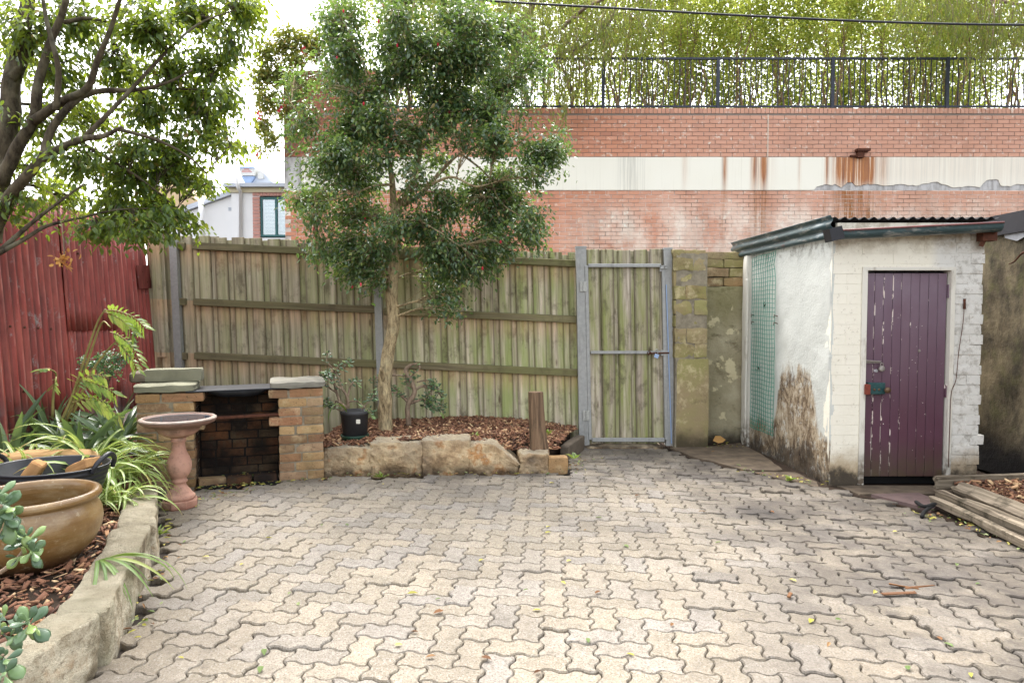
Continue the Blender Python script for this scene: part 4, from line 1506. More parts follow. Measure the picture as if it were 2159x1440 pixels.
# a screwed-on patch near the corner
mb = MB()
pc = Vector((-3.75 - 0.055 * 1.1 + 0.022, 7.05, 1.75))
mb.box(-0.004, 0.004, -0.12, 0.12, -0.12, 0.12, Matrix.Translation(pc) @ Matrix.Rotation(R(-3), 4, 'Y') @ Matrix.Rotation(R(4), 4, 'X'))
mb.build("patch_plate", M['red_iron'], ired)
sm_ = MB()
sm_.lathe([(0.0, 0.0), (0.011, 0.0), (0.010, 0.006), (0.004, 0.009)], seg=8)
sme = sm_.data("screw")
sme.materials.append(M['rust'])
for y, z in ((5.12, 1.28), (5.27, 1.27), (5.42, 1.26), (5.57, 1.25), (5.2, 0.78), (6.0, 1.9), (6.2, 1.9), (7.02, 1.80), (7.1, 1.70), (6.7, 1.3), (4.5, 1.2), (4.75, 1.2)):
    put("screw", sme, ired, None, Matrix.Translation((-3.75 + 0.022 - 0.055 * (z - 0.6), y, z)) @ Matrix.Rotation(R(90), 4, 'Y'))


# ------------------------------------------------------------------ outhouse
YO = 5.45
oh = thing("outhouse", "small painted brick outhouse with a purple plank door and dark corrugated iron roof", "outhouse", (3.15, YO, 0))


def ox(px):
    return at(px, 800, YO).x


def oz(py):
    return at(1900, py, YO).z


X0, X1 = 2.545, 3.752
DX0, DX1, DZ1 = ox(1825), ox(1998), oz(574)
TOPZ = 2.03
mb = MB()
mb.box(X0 + 0.02, DX0 - 0.05, YO + 0.0045, YO + 0.11, -0.05, TOPZ - 0.03)
mb.box(DX1 + 0.04, X1 - 0.01, YO + 0.006, YO + 0.11, -0.05, TOPZ - 0.03)
mb.box(DX0 - 0.05, DX1 + 0.04, YO + 0.0045, YO + 0.11, DZ1 + 0.02, TOPZ - 0.03)
mb.box(X1 - 0.12, X1 - 0.022, YO + 0.11, 7.1, -0.05, TOPZ - 0.03)
mb.box(X0, X1 - 0.13, 7.0, 7.1, -0.05, TOPZ - 0.03)
mb.build("wall_core", M['cream_paint'], oh)
bcache = {}


def pbrick(x0, x1, z0, z1, dy, dx=0.0, gap=0.003, seed=0):
    key = (round(x1 - x0, 3), round(z1 - z0, 3), gap, seed % 4)
    if key not in bcache:
        me = rock(x1 - x0 - gap, 0.10, z1 - z0 - gap, 4, 0.005, 12, seed % 4 + 3, 40, 0.002) if gap > 0.004 else chamfer(x1 - x0 - 0.0005, 0.10, z1 - z0 - 0.0008, 0.0009, 0.0003, seed)
        me.materials.append(M['cream_paint'])
        bcache[key] = me
    put("brick", bcache[key], oh, None, Matrix.Translation(((x0 + x1) / 2 + dx, YO + 0.05 + dy, (z0 + z1) / 2)))


CH = 0.0805
k, z = 0, 0.0
while z < TOPZ - 0.03:
    z1 = min(z + CH, TOPZ)
    if k % 2:
        pbrick(X0, DX0 - 0.045, z, z1, U(-.0012, .0012), seed=k)
        pbrick(DX1 + 0.035, X1, z, z1, U(-.004, .004), U(-.003, .010), 0.005, k)
    else:
        xm = (X0 + DX0 - 0.045) / 2
        pbrick(X0, xm, z, z1, U(-.0012, .0012), seed=k)
        pbrick(xm, DX0 - 0.045, z, z1, U(-.0012, .0012), seed=k + 1)
        xm = X1 - 0.115
        pbrick(DX1 + 0.035, xm, z, z1, U(-.004, .004), 0, 0.005, k)
        pbrick(xm, X1, z, z1, U(-.006, .006), U(-.002, .014) + (0.03 if k == 4 else 0), 0.005, k)
    if z >= DZ1 + 0.01:
        n = 3
        a, b = DX0 - 0.045, DX1 + 0.035
        w = (b - a) / n
        for i in range(n):
            pbrick(a + i * w, a + (i + 1) * w, z, z1, U(-.0015, .0015), seed=k + i)
    z = z1
    k += 1
# brickless strip above the door head where the courses do not meet it
zc = math.ceil((DZ1 + 0.01) / CH) * CH
mb = MB()
mb.box(DX0 - 0.045, DX1 + 0.035, YO + 0.001, YO + 0.1, DZ1 + 0.016, zc)
mb.build("door_head", M['cream_paint'], oh)
# white door frame
for nm, a in (("door_frame", (DX0 - 0.045, DX0 - 0.004, YO - 0.012, YO + 0.09, 0.0, DZ1 + 0.014)),
              ("door_frame", (DX1 + 0.004, DX1 + 0.038, YO - 0.012, YO + 0.09, 0.0, DZ1 + 0.014)),
              ("door_frame", (DX0 - 0.045, DX1 + 0.038, YO - 0.013, YO + 0.09, DZ1 + 0.0145, DZ1 + 0.040))):
    mb = MB()
    mb.box(*a)
    mb.build(nm, M['white_trim'], oh)
# black sheet standing for the dark inside, behind the door gaps
mb = MB()
mb.box(DX0 - 0.04, DX1 + 0.03, YO + 0.12, YO + 0.13, -0.02, DZ1 + 0.01)
mb.build("door_back", M['soot'], oh)
n = 9
w = (DX1 - DX0 - 0.008) / n
door = thing("door", "", "")
del door["label"], door["category"]
door.parent = oh
door.matrix_parent_inverse = MW[oh.name].inverted()
plank = chamfer(w - 0.0025, 0.022, DZ1 - 0.10 + 0.035, 0.003)
plank.materials.append(M['purple_paint'])
zlow = 0.055
for i in range(n):
    put("plank", plank, door, None, Matrix.Translation((DX0 + 0.004 + w * (i + 0.5), YO + 0.040 + U(-.001, .001), zlow + (DZ1 - 0.065) / 2 + 0.004)))
mb = MB()
mb.box(DX1 - 0.006, DX1 + 0.006, YO + 0.012, YO + 0.03, oz(628), oz(600))
mb.build("hinge", M['purple_paint'], door)
mb = MB()
mb.box(DX1 - 0.006, DX1 + 0.006, YO + 0.012, YO + 0.03, oz(838), oz(812))
mb.build("hinge", M['purple_paint'], door)


def op(px, py, y):
    return at(px, py, y)


# rim lock with brass knob
yl = YO + 0.005
a, b = op(1829, 807, yl), op(1865, 831, yl)
me = chamfer(b.x - a.x, 0.045, a.z - b.z, 0.004)
put("rim_lock", me, door, M['lock_green'], Matrix.Translation(((a.x + b.x) / 2, yl + 0.008, (a.z + b.z) / 2)))
a2 = op(1821, 811, yl)
me = chamfer(a.x - a2.x + 0.004, 0.05, a.z - b.z - 0.01, 0.003)
put("lock_keeper", me, oh, M['lock_red'], Matrix.Translation(((a.x + a2.x) / 2, YO - 0.02, (a.z + b.z) / 2 - 0.004)))
kp = op(1864, 821, yl)
mb = MB()
mb.lathe([(0.0, 0.0), (0.008, 0.0), (0.008, 0.022), (0.020, 0.030), (0.026, 0.042), (0.022, 0.054), (0.0, 0.060)], seg=16)
put("door_knob", mb.data("knob", True), door, M['brass_knob'], Matrix.Translation((kp.x, yl - 0.012, kp.z)) @ Matrix.Rotation(R(90), 4, 'X'))
me = MB().lathe([(0.0, 0.0), (0.011, 0.0), (0.009, 0.004), (0.0, 0.005)], seg=12).data("escutcheon", True)
for px in (1842, 1852):
    q = op(px, 821, yl)
    put("keyhole_plate", me, door, M['brass_knob'], Matrix.Translation((q.x, yl - 0.0145, q.z)) @ Matrix.Rotation(R(90), 4, 'X'))
# hasp and round padlock
a, b = op(1824, 760, YO), op(1858, 764, YO)
mb = MB()
mb.box(a.x, b.x, YO + 0.018, YO + 0.027, b.z - 0.008, b.z + 0.012)
mb.tube([a + Vector((-.01, 0.0, 0)), b + Vector((0, 0.0, .005))], 0.006, 6)
mb.build("hasp", M['padlock_grey'], door)
mb = MB()
q = op(1859, 772, YO)
mb.tube(crom([q + Vector((-.010, -.004, -.005)), q + Vector((-.008, -.004, .022)), q + Vector((.008, -.004, .022)), q + Vector((.010, -.004, -.005))], 4), 0.004, 6)
mb.lathe([(0.0, -0.010), (0.022, -0.010), (0.025, -0.004), (0.025, 0.004), (0.022, 0.010), (0.0, 0.010)], seg=16)
mm = Matrix.Translation(q + Vector((0, -.004, -0.02))) @ Matrix.Rotation(R(90), 4, 'X')
n0 = 16 * 6
mb.v[-n0:] = [tuple(mm @ Vector(v)) for v in mb.v[-n0:]]
mb.build("padlock", M['padlock_grey'], door, smooth=True)
me = MB().prism([(0, 0), (.018, -.004), (.026, .010), (.014, .022), (-.008, .018), (-.012, .006)], 0, 0.002).data("scar")
q = op(1849, 782, YO)
put("paint_scar", me, door, M['peeling_paper'], Matrix.Translation((q.x, YO + 0.0275, q.z - .01)) @ Matrix.Rotation(R(90), 4, 'X'))
me = MB().lathe([(0, 0), (.012, 0), (.010, .004), (0, .005)], seg=10).data("stud")
q = op(1943, 740, YO)
put("stud", me, door, M['padlock_grey'], Matrix.Translation((q.x, YO + 0.028, q.z)) @ Matrix.Rotation(R(90), 4, 'X'))
# old wire down the jamb
mb = MB()
mb.tube(crom([op(2034, 634, YO - .02), op(2031, 680, YO - .02), op(2022, 740, YO - .02), op(2016, 800, YO - .018), op(2006, 830, YO - .02), op(2003, 900, YO - .02), op(2000, 985, YO - .02)], 5), 0.0028, 5)
mb.tube([op(2034, 630, YO - .01), op(2034, 652, YO - .01)], 0.010, 6)
mb.build("old_wire", M['rust'], oh, smooth=True)

# side wall, roughcast
nx, nz = 56, 64
vs, fs = [], []
for i in range(nx + 1):
    y = YO - 0.002 + (7.10 - YO) * i / nx
    for k in range(nz + 1):
        z = -0.06 + (TOPZ - 0.0 + 0.06) * k / nz
        x = 2.545 - 0.048 * (y - YO) + 0.010 * mnoise.noise(Vector((0, y * 3.5, z * 3.5))) + 0.004 * mnoise.noise(Vector((3, y * 14, z * 14)))
        if i == 0:
            x += 0.004
        if z < 0.28 and y < 6.7:
            x += 0.030 * max(0, mnoise.noise(Vector((7, y * 5, z * 6)))) * (0.28 - z) / 0.28 * 2
        vs.append((x, y, z))
for i in range(nx):
    for k in range(nz):
        a = i * (nz + 1) + k
        fs.append((a, a + 1, a + nz + 2, a + nz + 1))
mb = MB()
mb.add(vs, fs)
o = mb.build("side_wall", M['white_roughcast'], oh, smooth=True)
sm = o.modifiers.new("thickness", 'SOLIDIFY')
sm.thickness = 0.08
sm.offset = -1
# rough post and conduit on the far corner of the side wall
me = rock(0.07, 0.12, 2.02, 12, 0.006, 8, 5, 10)
put("corner_post", me, oh, M['white_trim'], Matrix.Translation((2.452, 7.12, 0.98)))
mb = MB()
mb.tube(crom([(2.43, 7.055, 0.0), (2.425, 7.05, 0.6), (2.43, 7.05, 1.2), (2.43, 7.05, 1.62), (2.425, 7.06, 1.72), (2.43, 7.09, 1.70)], 5), 0.012, 7)
mb.build("conduit", M['white_trim'], oh, smooth=True)
# green wire mesh hooked to the side wall
mesh_th = thing("wire_mesh", "strip of green plastic coated wire mesh hung on the white outhouse wall", "wire mesh", (2.47, 6.7, 0.2))
y0m, y1m, z0m, z1m = 6.42, 6.96, 0.22, 1.93


def mpt(u, v):
    y = y0m + (y1m - y0m) * u
    z = z0m + (z1m - z0m) * v + (0.03 * (1 - u) if v > 0.9 else 0)
    pinch = 0.030 * max(0, 1 - abs(v - 0.93) / 0.06) * (1 - u)
    y += pinch * 1.6 + 0.006 * mnoise.noise(Vector((u * 3, v * 9, 2)))
    z += 0.012 * mnoise.noise(Vector((u * 2, v * 5, 8)))
    x = 2.545 - 0.048 * (y - YO) - 0.028 - 0.012 * mnoise.noise(Vector((u * 2, v * 6, 4)))
    return Vector((x, y, z))


NV, NH = 10, 41
for i in range(NV + 1):
    mb = MB()
    mb.tube([mpt(i / NV, k / NH) for k in range(NH + 1)], 0.0028, 4)
    mb.build("upright_wire", M['mesh_green'], mesh_th)
for k in range(NH + 1):
    mb = MB()
    mb.tube([mpt(i / NV, k / NH) for i in range(NV + 1)], 0.0028, 4)
    mb.build("cross_wire", M['mesh_green'], mesh_th)
for (u, v) in ((0.0, 0.62), (0.0, 0.66), (1.0, 0.62), (1.0, 0.66)):
    p = mpt(u, v)
    mb = MB()
    mb.tube([p + Vector((0.03, 0, 0.0)), p + Vector((-0.006, 0, 0.012)), p + Vector((-0.008, 0, -0.014))], 0.005, 5)
    mb.build("hook", M['rust'], mesh_th)
for (u, v, s) in ((0.5, 0.72, 0.5), (0.72, 0.36, 1.0)):
    p = mpt(u, v)
    mb = MB()
    for q in range(22):
        d = Vector((U(-.3, .3), U(-1, 1), U(-1, 1))) * 0.05 * s
        mb.tube([p + d * 0.4 + Vector((.01, U(-.03, .03), U(-.02, .02))), p + d + Vector((.012, 0, U(-.03, .03)))], 0.0018, 3)
    mb.build("dry_tendril", M['dark_bark'], mesh_th)

# roof: corrugated sheets, side apron, gutter
ncorr = 17
for si, (xa, xb) in enumerate(((2.52, 3.16), (3.13, 3.80))):
    n = int((xb - xa) / 0.076 * 8)
    vs, fs = [], []
    for i in range(n + 1):
        x = xa + (xb - xa) * i / n
        for k in range(5):
            y = 5.36 + (7.42 - 5.36) * k / 4
            vs.append((x, y, 2.118 + si * 0.002 + 0.011 * math.cos(2 * math.pi * (x - xa) / 0.076) + 0.012 * k / 4))
    for i in range(n):
        for k in range(4):
            a = i * 5 + k
            fs.append((a, a + 5, a + 6, a + 1))
    mb = MB()
    mb.add(vs, fs)
    o = mb.build("roof_sheet", M['roof_iron'], oh, smooth=True)
    o.modifiers.new("thickness", 'SOLIDIFY').thickness = 0.0025
n = 22
vs, fs = [], []
for i in range(n + 1):
    t = i / n
    h = -0.075 + 0.175 * t
    xx = -0.012 * math.sin(2 * math.pi * t * 2.2) - 0.02 * (t - 0.5)
    for y in np.linspace(5.37, 7.48, 8):
        vs.append((2.50 - 0.048 * (y - YO) + xx + 0.03 * max(0, t - 0.8), y, 2.045 + h + 0.004 * mnoise.noise(Vector((y * 3, 0, 0)))))
for i in range(n):
    for k in range(7):
        a = i * 8 + k
        fs.append((a, a + 1, a + 9, a + 8))
mb = MB()
mb.add(vs, fs)
o = mb.build("side_apron", M['green_iron'], oh, smooth=True)
o.modifiers.new("thickness", 'SOLIDIFY').thickness = 0.004
mb = MB()
mb.box(2.56, 3.78, 5.40, 5.436, 2.035, 2.088)
mb.build("fascia", M['cream_paint'], oh)
ga, gb = at(1757, 493, 5.33), at(2108, 476, 5.33)
prof = []
for k in range(13):
    w = math.pi + math.pi * k / 12
    prof.append((0.048 * math.cos(w), 0.048 * math.sin(w)))
prof += [(0.052, 0.03), (0.048, 0.03)] + [(0.047 * math.cos(math.pi + math.pi * k / 12), 0.047 * math.sin(math.pi + math.pi * k / 12)) for k in range(12, -1, -1)] + [(-0.048, 0.016), (-0.052, 0.016)]
prof.reverse()
vs, fs = [], []
m = len(prof)
for p in (ga, gb):
    vs += [p + Vector((0, a, b)) for a, b in prof]
fs = [(i, m + i, m + (i + 1) % m, (i + 1) % m) for i in range(m)] + [tuple(range(m)), tuple(range(2 * m - 1, m - 1, -1))]
mb = MB()
mb.add(vs, fs)
gut = mb.build("gutter", M['green_iron'], oh)
mb = MB()
mb.tube([ga + Vector((0.02, -0.050, 0.020)), gb + Vector((0, -0.050, 0.020))], 0.008, 6)
mb.build("gutter_bead", M['red_gutter_paint'], gut, smooth=True)
mb = MB()
mb.box(-0.05, 0.05, -0.062, 0.055, -0.055, 0.045, Matrix.Translation(ga + Vector((0.0, 0, 0.0))) @ Matrix.Rotation(R(-14), 4, 'Y'))
mb.build("end_cap", M['black_iron'], gut)
mb = MB()
p = at(2086, 500, 5.38)
mb.box(p.x - 0.06, p.x + 0.05, 5.36, 5.44, p.z - 0.03, p.z + 0.07)
mb.tube([(p.x - .02, 5.38, p.z + .02), (p.x - 0.05, 5.40, p.z - .07)], 0.02, 6)
mb.build("rusted_bracket", M['rust'], oh)

# ------------------------------------------------------------------ shaded boundary wall beyond the outhouse
nx, nz = 40, 26
vs, fs = [], []
for i in range(nx + 1):
    y = 3.2 + (8.5 - 3.2) * i / nx
    for k in range(nz + 1):
        z = -0.05 + 2.16 * k / nz
        vs.append((4.30 + 0.012 * mnoise.noise(Vector((y * 3, z * 3, 1))), y, z))
for i in range(nx):
    for k in range(nz):
        a = i * (nz + 1) + k
        fs.append((a, a + nz + 1, a + nz + 2, a + 1)[::-1])
mb = MB()
mb.add(vs, fs)
dw = thing("damp_wall", "tall grey rendered boundary wall black with damp, beyond the outhouse", "wall", (4.35, 5.5, 0))
o = mb.build("render_face", M['damp_render'], dw, smooth=True)
mb = MB()
mb.box(4.33, 4.55, 3.2, 8.5, -0.05, 2.10)
mb.build("wall_core", M['damp_render'], dw)
mb = MB()
mb.box(4.255, 4.60, 3.2, 8.5, 2.06, 2.235)
mb.build("flashing", M['black_flashing'], dw)
mb = MB()
p0 = Vector((4.25, 5.62, 2.02))
pts = [(0, 0), (0.10, .02), (0.2, -.01), (0.34, .03), (0.36, .07), (0.27, .09), (0.24, .13), (0.2, .09), (0.12, .08), (.05, .05)]
mb.prism(pts, 0, 0.003, Matrix.Translation((4.285, 5.62, 2.0)) @ Matrix(((0, 0, -1, 0), (1, 0, 0, 0), (0, 1, 0, 0), (0, 0, 0, 1))))
mb.build("torn_lining", M['peeling_paper'], dw)
mb = MB()
mb.tube(crom([(4.285, 5.60, 1.90), (4.26, 5.72, 1.88), (4.27, 5.82, 1.82), (4.29, 5.92, 1.80)], 4), [0.012, 0.012, 0.010, 0.010, 0.009, 0.008, 0.008, 0.007, 0.007, 0.006, 0.005, 0.004, 0.003], 6)
tag(mb.build("dead_vine", M['rust']), "dead brown vine stem clinging to the damp boundary wall", "vine stem")


# ------------------------------------------------------------------ bark mulch
CHIP_V = np.array([(x, y, z) for z in (-.5, .5) for y in (-.5, .5) for x in (-.5, .5)], float)
CHIP_V[:, 1] *= np.array([1, .45, 1, .8, .7, .4, 1, .6])
CHIP_V[:, 2] += CHIP_V[:, 0] * CHIP_V[:, 1] * 0.8
CHIP_F = [(0, 2, 3, 1), (4, 5, 7, 6), (0, 1, 5, 4), (2, 6, 7, 3), (0, 4, 6, 2), (1, 3, 7, 5)]


def chips(name, poly, zf, n, smax, mat='bark', parent=None):
    xs, ys = [p[0] for p in poly], [p[1] for p in poly]
    pts = []
    while len(pts) < n:
        x, y = U(min(xs), max(xs)), U(min(ys), max(ys))
        if inside(x, y, poly):
            pts.append((x, y, zf(x, y) + U(-0.008, 0.016)))
    P = np.array(pts)
    n = len(P)
    a = rng.random(n) * 2 * np.pi
    tilt = rng.normal(0, 0.38, (n, 2))
    D = np.stack([np.cos(a), np.sin(a), tilt[:, 0]], 1)
    N = np.stack([tilt[:, 1], tilt[:, 0], np.ones(n)], 1)
    X, Y, Z = frames(D, N)
    s = rng.random((n, 3))
    L = smax * (0.22 + 0.78 * s[:, 0] ** 2.4)
    Wd = np.minimum(L * (0.16 + 0.5 * s[:, 1]), smax * 0.35)
    H = smax * (0.03 + 0.09 * s[:, 2])
    V = P[:, None, :] + X[:, None] * (CHIP_V[None, :, 0:1] * L[:, None, None]) + Y[:, None] * (CHIP_V[None, :, 1:2] * Wd[:, None, None]) + Z[:, None] * (CHIP_V[None, :, 2:3] * H[:, None, None])
    me = cloud_mesh(name, V, CHIP_F, rng.random(n))
    return put(name, me, parent, M[mat], kind="stuff")


# side garden bed
LBED = [(-1.83, 0.8), (-1.80, 1.9), (-1.74, 2.55), (-1.95, 3.3), (-2.10, 3.75), (-2.42, 4.45), (-2.62, 4.75), (-3.0, 5.1), (-3.0, 6.4), (-3.72, 6.4), (-3.72, 0.8)]


def lz(x, y):
    return 0.175 + 0.05 * max(0, min(1, (-2.2 - x) / 1.2)) + 0.02 * mnoise.noise(Vector((x * 3, y * 3, 0)))


mb = MB()
mb.prism(LBED[::-1] if False else LBED, -0.07, 0.16)
sb = mb.build("garden_bed_soil", M['soil'])
sb["kind"] = "structure"
chips("bark_mulch", LBED, lz, 9500, 0.075)
me_k = []
# grey sandstone kerb along the bed
kerbs = [((-1.72, 2.07), 1.08, 0.19, 0.29, R(87), "near grey sandstone kerb block with a broken front corner", 3),
         ((-1.862, 3.13), 1.15, 0.18, 0.30, R(110.5), "long grey sandstone kerb block in front of the brown glazed pot", 8),
         ((-2.245, 4.06), 0.84, 0.19, 0.27, R(118), "pale streaked sandstone kerb block half covered by the spider plants", 12),
         ((-1.77, 0.97), 1.08, 0.22, 0.29, R(90), "grey sandstone kerb block at the near end of the bed", 5)]
for (x, y), L, wd, h, a, lab, sd in kerbs:
    me = rock(L, wd, h, 26, 0.018, 4.5, sd, 18, 0.006)
    o = put("kerb_block", me, None, M['grey_sandstone'], Matrix.Translation((x, y, 0.225 - h / 2)) @ Matrix.Rotation(a, 4, 'Z'))
    tag(o, lab, "kerb stone", "sandstone kerb along the garden bed")

# raised bed in front of the paling fence
RBED = [(-1.62, 5.86), (-0.4, 5.92), (0.05, 5.93), (0.42, 6.05), (0.50, 6.5), (0.66, 6.95), (0.66, 7.17), (-1.75, 7.17), (-1.75, 6.2)]


def rz(x, y):
    return 0.245 + 0.03 * math.sin(x * 1.5 + 2.2) + 0.02 * mnoise.noise(Vector((x * 3, y * 3, 3))) - 0.05 * max(0, min(1, (x - 0.1) / 0.4)) - 0.45 * max(0, 6.16 - y) * max(0, min(1, (x + 0.35) / 0.4))


mb = MB()
mb.prism([(-1.62, 6.02), (-0.1, 6.05), (0.30, 6.2), (0.42, 6.5), (0.60, 6.95), (0.60, 7.17), (-1.75, 7.17), (-1.75, 6.2)], -0.07, 0.165)
sb = mb.build("raised_bed_soil", M['soil'])
sb["kind"] = "structure"
chips("bark_mulch", RBED, rz, 8000, 0.080)
stones = [(686, 786, 944, "rounded dark based sandstone block next to the brick barbecue", 1, 6), (786, 890, 932, "squared orange flecked sandstone block, second along the raised bed", 2, 11),
          (893, 989, 927, "pale squared sandstone block in the middle of the raised bed edge", 3, 12), (988, 1092, 934, "sandstone block with a sloping broken shoulder in the raised bed edge", 4, 5),
          (1094, 1154, 956, "small dark sandstone block ending the raised bed edge", 5, 7)]
for a, b, t, lab, sd, pw in stones:
    Yf = 5.90
    xa, xb, zt_ = at(a - 2, 960, Yf).x, at(b + 2, 960, Yf).x, at((a + b) / 2, t - 2, Yf - 0.05).z
    me = rock(xb - xa, 0.28, zt_ + 0.05, 22, 0.030, 5.5, sd + 20, pw + 6, 0.012)
    if sd == 4:
        for v in me.vertices:
            v.co.z -= max(0, v.co.x) * 0.55 * max(0, v.co.z + 0.05) / 0.15
    o = put("wall_stone", me, None, M['sandstone'], Matrix.Translation(((xa + xb) / 2, 5.95, (zt_ - 0.05) / 2)) @ Matrix.Rotation(U(-.03, .03), 4, 'Z'))
    tag(o, lab, "stone block", "sandstone blocks edging the raised bed")
a, b = at(1156, 985, 5.83), at(1198, 985, 5.83)
me = rock(b.x - a.x, 0.12, 0.15, 5, 0.008, 9, 31, 14, 0.003)
tag(put("edging_brick", me, None, M['old_brick'], Matrix.Translation(((a.x + b.x) / 2, 5.88, 0.065))), "single worn red brick standing at the corner of the raised bed", "brick")
me = rock(0.10, 0.62, 0.16, 8, 0.01, 6, 33, 10, 0.003)
tag(put("concrete_kerb", me, None, M['dark_concrete'], Matrix.Translation((0.60, 6.66, 0.06)) @ Matrix.Rotation(R(-20), 4, 'Z')), "dark mortared concrete kerb closing the raised bed beside the gate", "kerb")

# stump
p = at(1135, 938, 5.98)
mb = MB()
st = [(p.x + 0.012, 6.0, 0.14), (p.x + 0.005, 6.0, 0.24), (p.x - 0.008, 6.0, 0.40), (p.x - 0.018, 6.0, 0.58), (p.x - 0.022, 6.0, 0.685)]
vs, fs = [], []
seg = 40
rr = [0.090, 0.078, 0.070, 0.066, 0.064]
sp = crom(st, 5)
rs = lerpn(rr, len(sp))
for i, c in enumerate(sp):
    for k in range(seg):
        w = 2 * math.pi * k / seg
        r = rs[i] * (1 + 0.07 * mnoise.noise(Vector((math.cos(w) * 2.6, math.sin(w) * 2.6, c.z * 1.5))) + 0.05 * mnoise.noise(Vector((math.cos(w) * 9, math.sin(w) * 9, c.z * 2))))
        vs.append(c + Vector((math.cos(w) * r, math.sin(w) * r, 0)))
for i in range(len(sp) - 1):
    for k in range(seg):
        k2 = (k + 1) % seg
        fs.append((i * seg + k, i * seg + k2, (i + 1) * seg + k2, (i + 1) * seg + k))
fs.append(tuple((len(sp) - 1) * seg + k for k in range(seg)))
mb.add(vs, fs)
o = reroot(mb.build("tree_stump", M['stump_wood']), (p.x, 6.0, 0.15))
tag(o, "sawn off grey tree stump standing in the bark mulch", "stump")

# ------------------------------------------------------------------ brick barbecue
BQ = Matrix.Translation((-1.565, 5.66, 0)) @ Matrix.Rotation(R(19), 4, 'Z')
bbq = thing("barbecue", "old brick barbecue with sooty hearth, steel hotplate and stone capped piers", "barbecue", (-2.2, 5.7, 0))
bkc = {}


def bq_brick(x0, x1, y0, y1, z0, z1, mat, dz=0.0, name="brick", gap=0.009):
    key = (round(x1 - x0, 2), round(y1 - y0, 2), mat, random.randrange(3))
    if key not in bkc:
        me = rock(x1 - x0 - gap, y1 - y0 - gap, z1 - z0 - gap, 3, 0.006, 16, len(bkc), 22, 0.002)
        me.polygons.foreach_set("use_smooth", [False] * len(me.polygons))
        me.materials.append(M[mat])
        bkc[key] = me
    put(name, bkc[key], bbq, None, BQ @ Matrix.Translation(((x0 + x1) / 2 + U(-.003, .003), (y0 + y1) / 2 + U(-.004, .004), (z0 + z1) / 2)) @ Matrix.Rotation(U(-.012, .012), 4, 'Z') @ Matrix.Rotation(U(-.006, .006), 4, 'Y'))


CZ = 0.0758
mc = MB()
for (xa, xb, inner) in ((-0.365, 0.0, -1), (-1.40, -0.985, 1)):
    mc = MB()
    mc.box(xa + 0.012, xb - 0.012, 0.012, 0.50, -0.03, 10 * CZ - 0.012, BQ)
    mc.build("mortar_core", M['old_mortar'], bbq)
    for k in range(10):
        z0, z1 = k * CZ, (k + 1) * CZ
        proj = 0.075 if k in (6, 9) else 0.0
        a, b = (xa - proj if inner < 0 else xa), (xb + proj if inner > 0 else xb)
        w = (b - a)
        cut = a + (w * 0.36 if k % 2 else w * 0.62)
        if k % 5 == 2:
            cut = a + w * 0.5
        for r_ in range(4):
            y0, y1 = r_ * 0.1275, (r_ + 1) * 0.1275
            c = cut if r_ % 2 == 0 else a + w - (cut - a)
            in_a = 'sooty_brick' if (inner < 0 and (r_ > 0 or False)) else 'old_brick'
            in_b = 'sooty_brick' if (inner > 0 and r_ > 0) else 'old_brick'
            if r_ in (1, 2, 3):
                in_a = in_a if inner < 0 else 'old_brick'
            bq_brick(a, c, y0, y1, z0, z1, in_a)
            bq_brick(c, b, y0, y1, z0, z1, in_b)
mc = MB()
mc.box(-0.99, -0.36, 0.405, 0.505, -0.03, 10 * CZ - 0.03, BQ)
mc.build("mortar_core", M['sooty_mortar'], bbq)
for k in range(10):
    z0, z1 = k * CZ, (k + 1) * CZ
    xs = [-0.985, -0.86, -0.74, -0.62, -0.5, -0.365] if k % 2 else [-0.985, -0.76, -0.53, -0.365]
    if k % 4 == 2:
        xs = [-0.985, -0.87, -0.64, -0.365]
    for a, b in zip(xs[:-1], xs[1:]):
        bq_brick(a, b, 0.385, 0.50, z0, z1, 'sooty_brick')
for (x0, x1, y, a, mt) in ((-0.98, -0.77, 0.07, 14, 'old_brick'), (-0.76, -0.57, 0.04, -2, 'sooty_brick'), (-0.56, -0.38, 0.05, 2, 'sooty_brick')):
    me = rock(x1 - x0, 0.10, 0.06, 2, 0.004, 12, int(y * 100), 18)
    me.polygons.foreach_set("use_smooth", [False] * len(me.polygons))
    me.materials.append(M[mt])
    o = put("loose_brick", me, None, None, BQ @ Matrix.Translation(((x0 + x1) / 2, y, 0.03)) @ Matrix.Rotation(R(a), 4, 'Z') @ Matrix.Rotation(R(4 if a == 14 else 0), 4, 'Y'))
    tag(o, {14: "chipped loose brick lying skewed across the hearth opening", -2: "dark loose brick edging the middle of the hearth", 2: "dark loose brick edging the hearth beside the taller pier"}[a], "brick", "loose bricks edging the hearth")
mb = MB()
mb.box(-0.98, -0.37, 0.0, 0.39, -0.04, 0.012, BQ)
mb.build("hearth_floor", M['sooty_mortar'], bbq)
# hotplate, its sagging drip tray, and the rusted grill bar
me = chamfer(0.74, 0.40, 0.010, 0.002)
put("hotplate", me, None, M['dark_steel'], BQ @ Matrix.Translation((-0.675, 0.20, 10 * CZ + 0.006)) @ Matrix.Rotation(R(-0.5), 4, 'Y'))
hp = bpy.data.objects["hotplate"]
tag(hp, "thin steel hotplate spanning the two brick piers of the barbecue", "hotplate")
mb = MB()
vs, fs = [], []
for i in range(13):
    t = i / 12
    x = -0.90 + 0.46 * t
    sag = 0.055 * (1 - (2 * t - 1) ** 4) + 0.006 * mnoise.noise(Vector((t * 9, 0, 0)))
    for y, dz in ((0.05, 0), (0.08, sag), (0.32, sag), (0.36, 0)):
        vs.append(BQ @ Vector((x, y, 10 * CZ - 0.002 - dz)))
for i in range(12):
    for k in range(3):
        a = i * 4 + k
        fs.append((a, a + 1, a + 5, a + 4))
mb.add(vs, fs)
o = mb.build("drip_tray", M['dark_steel'], bbq, smooth=True)
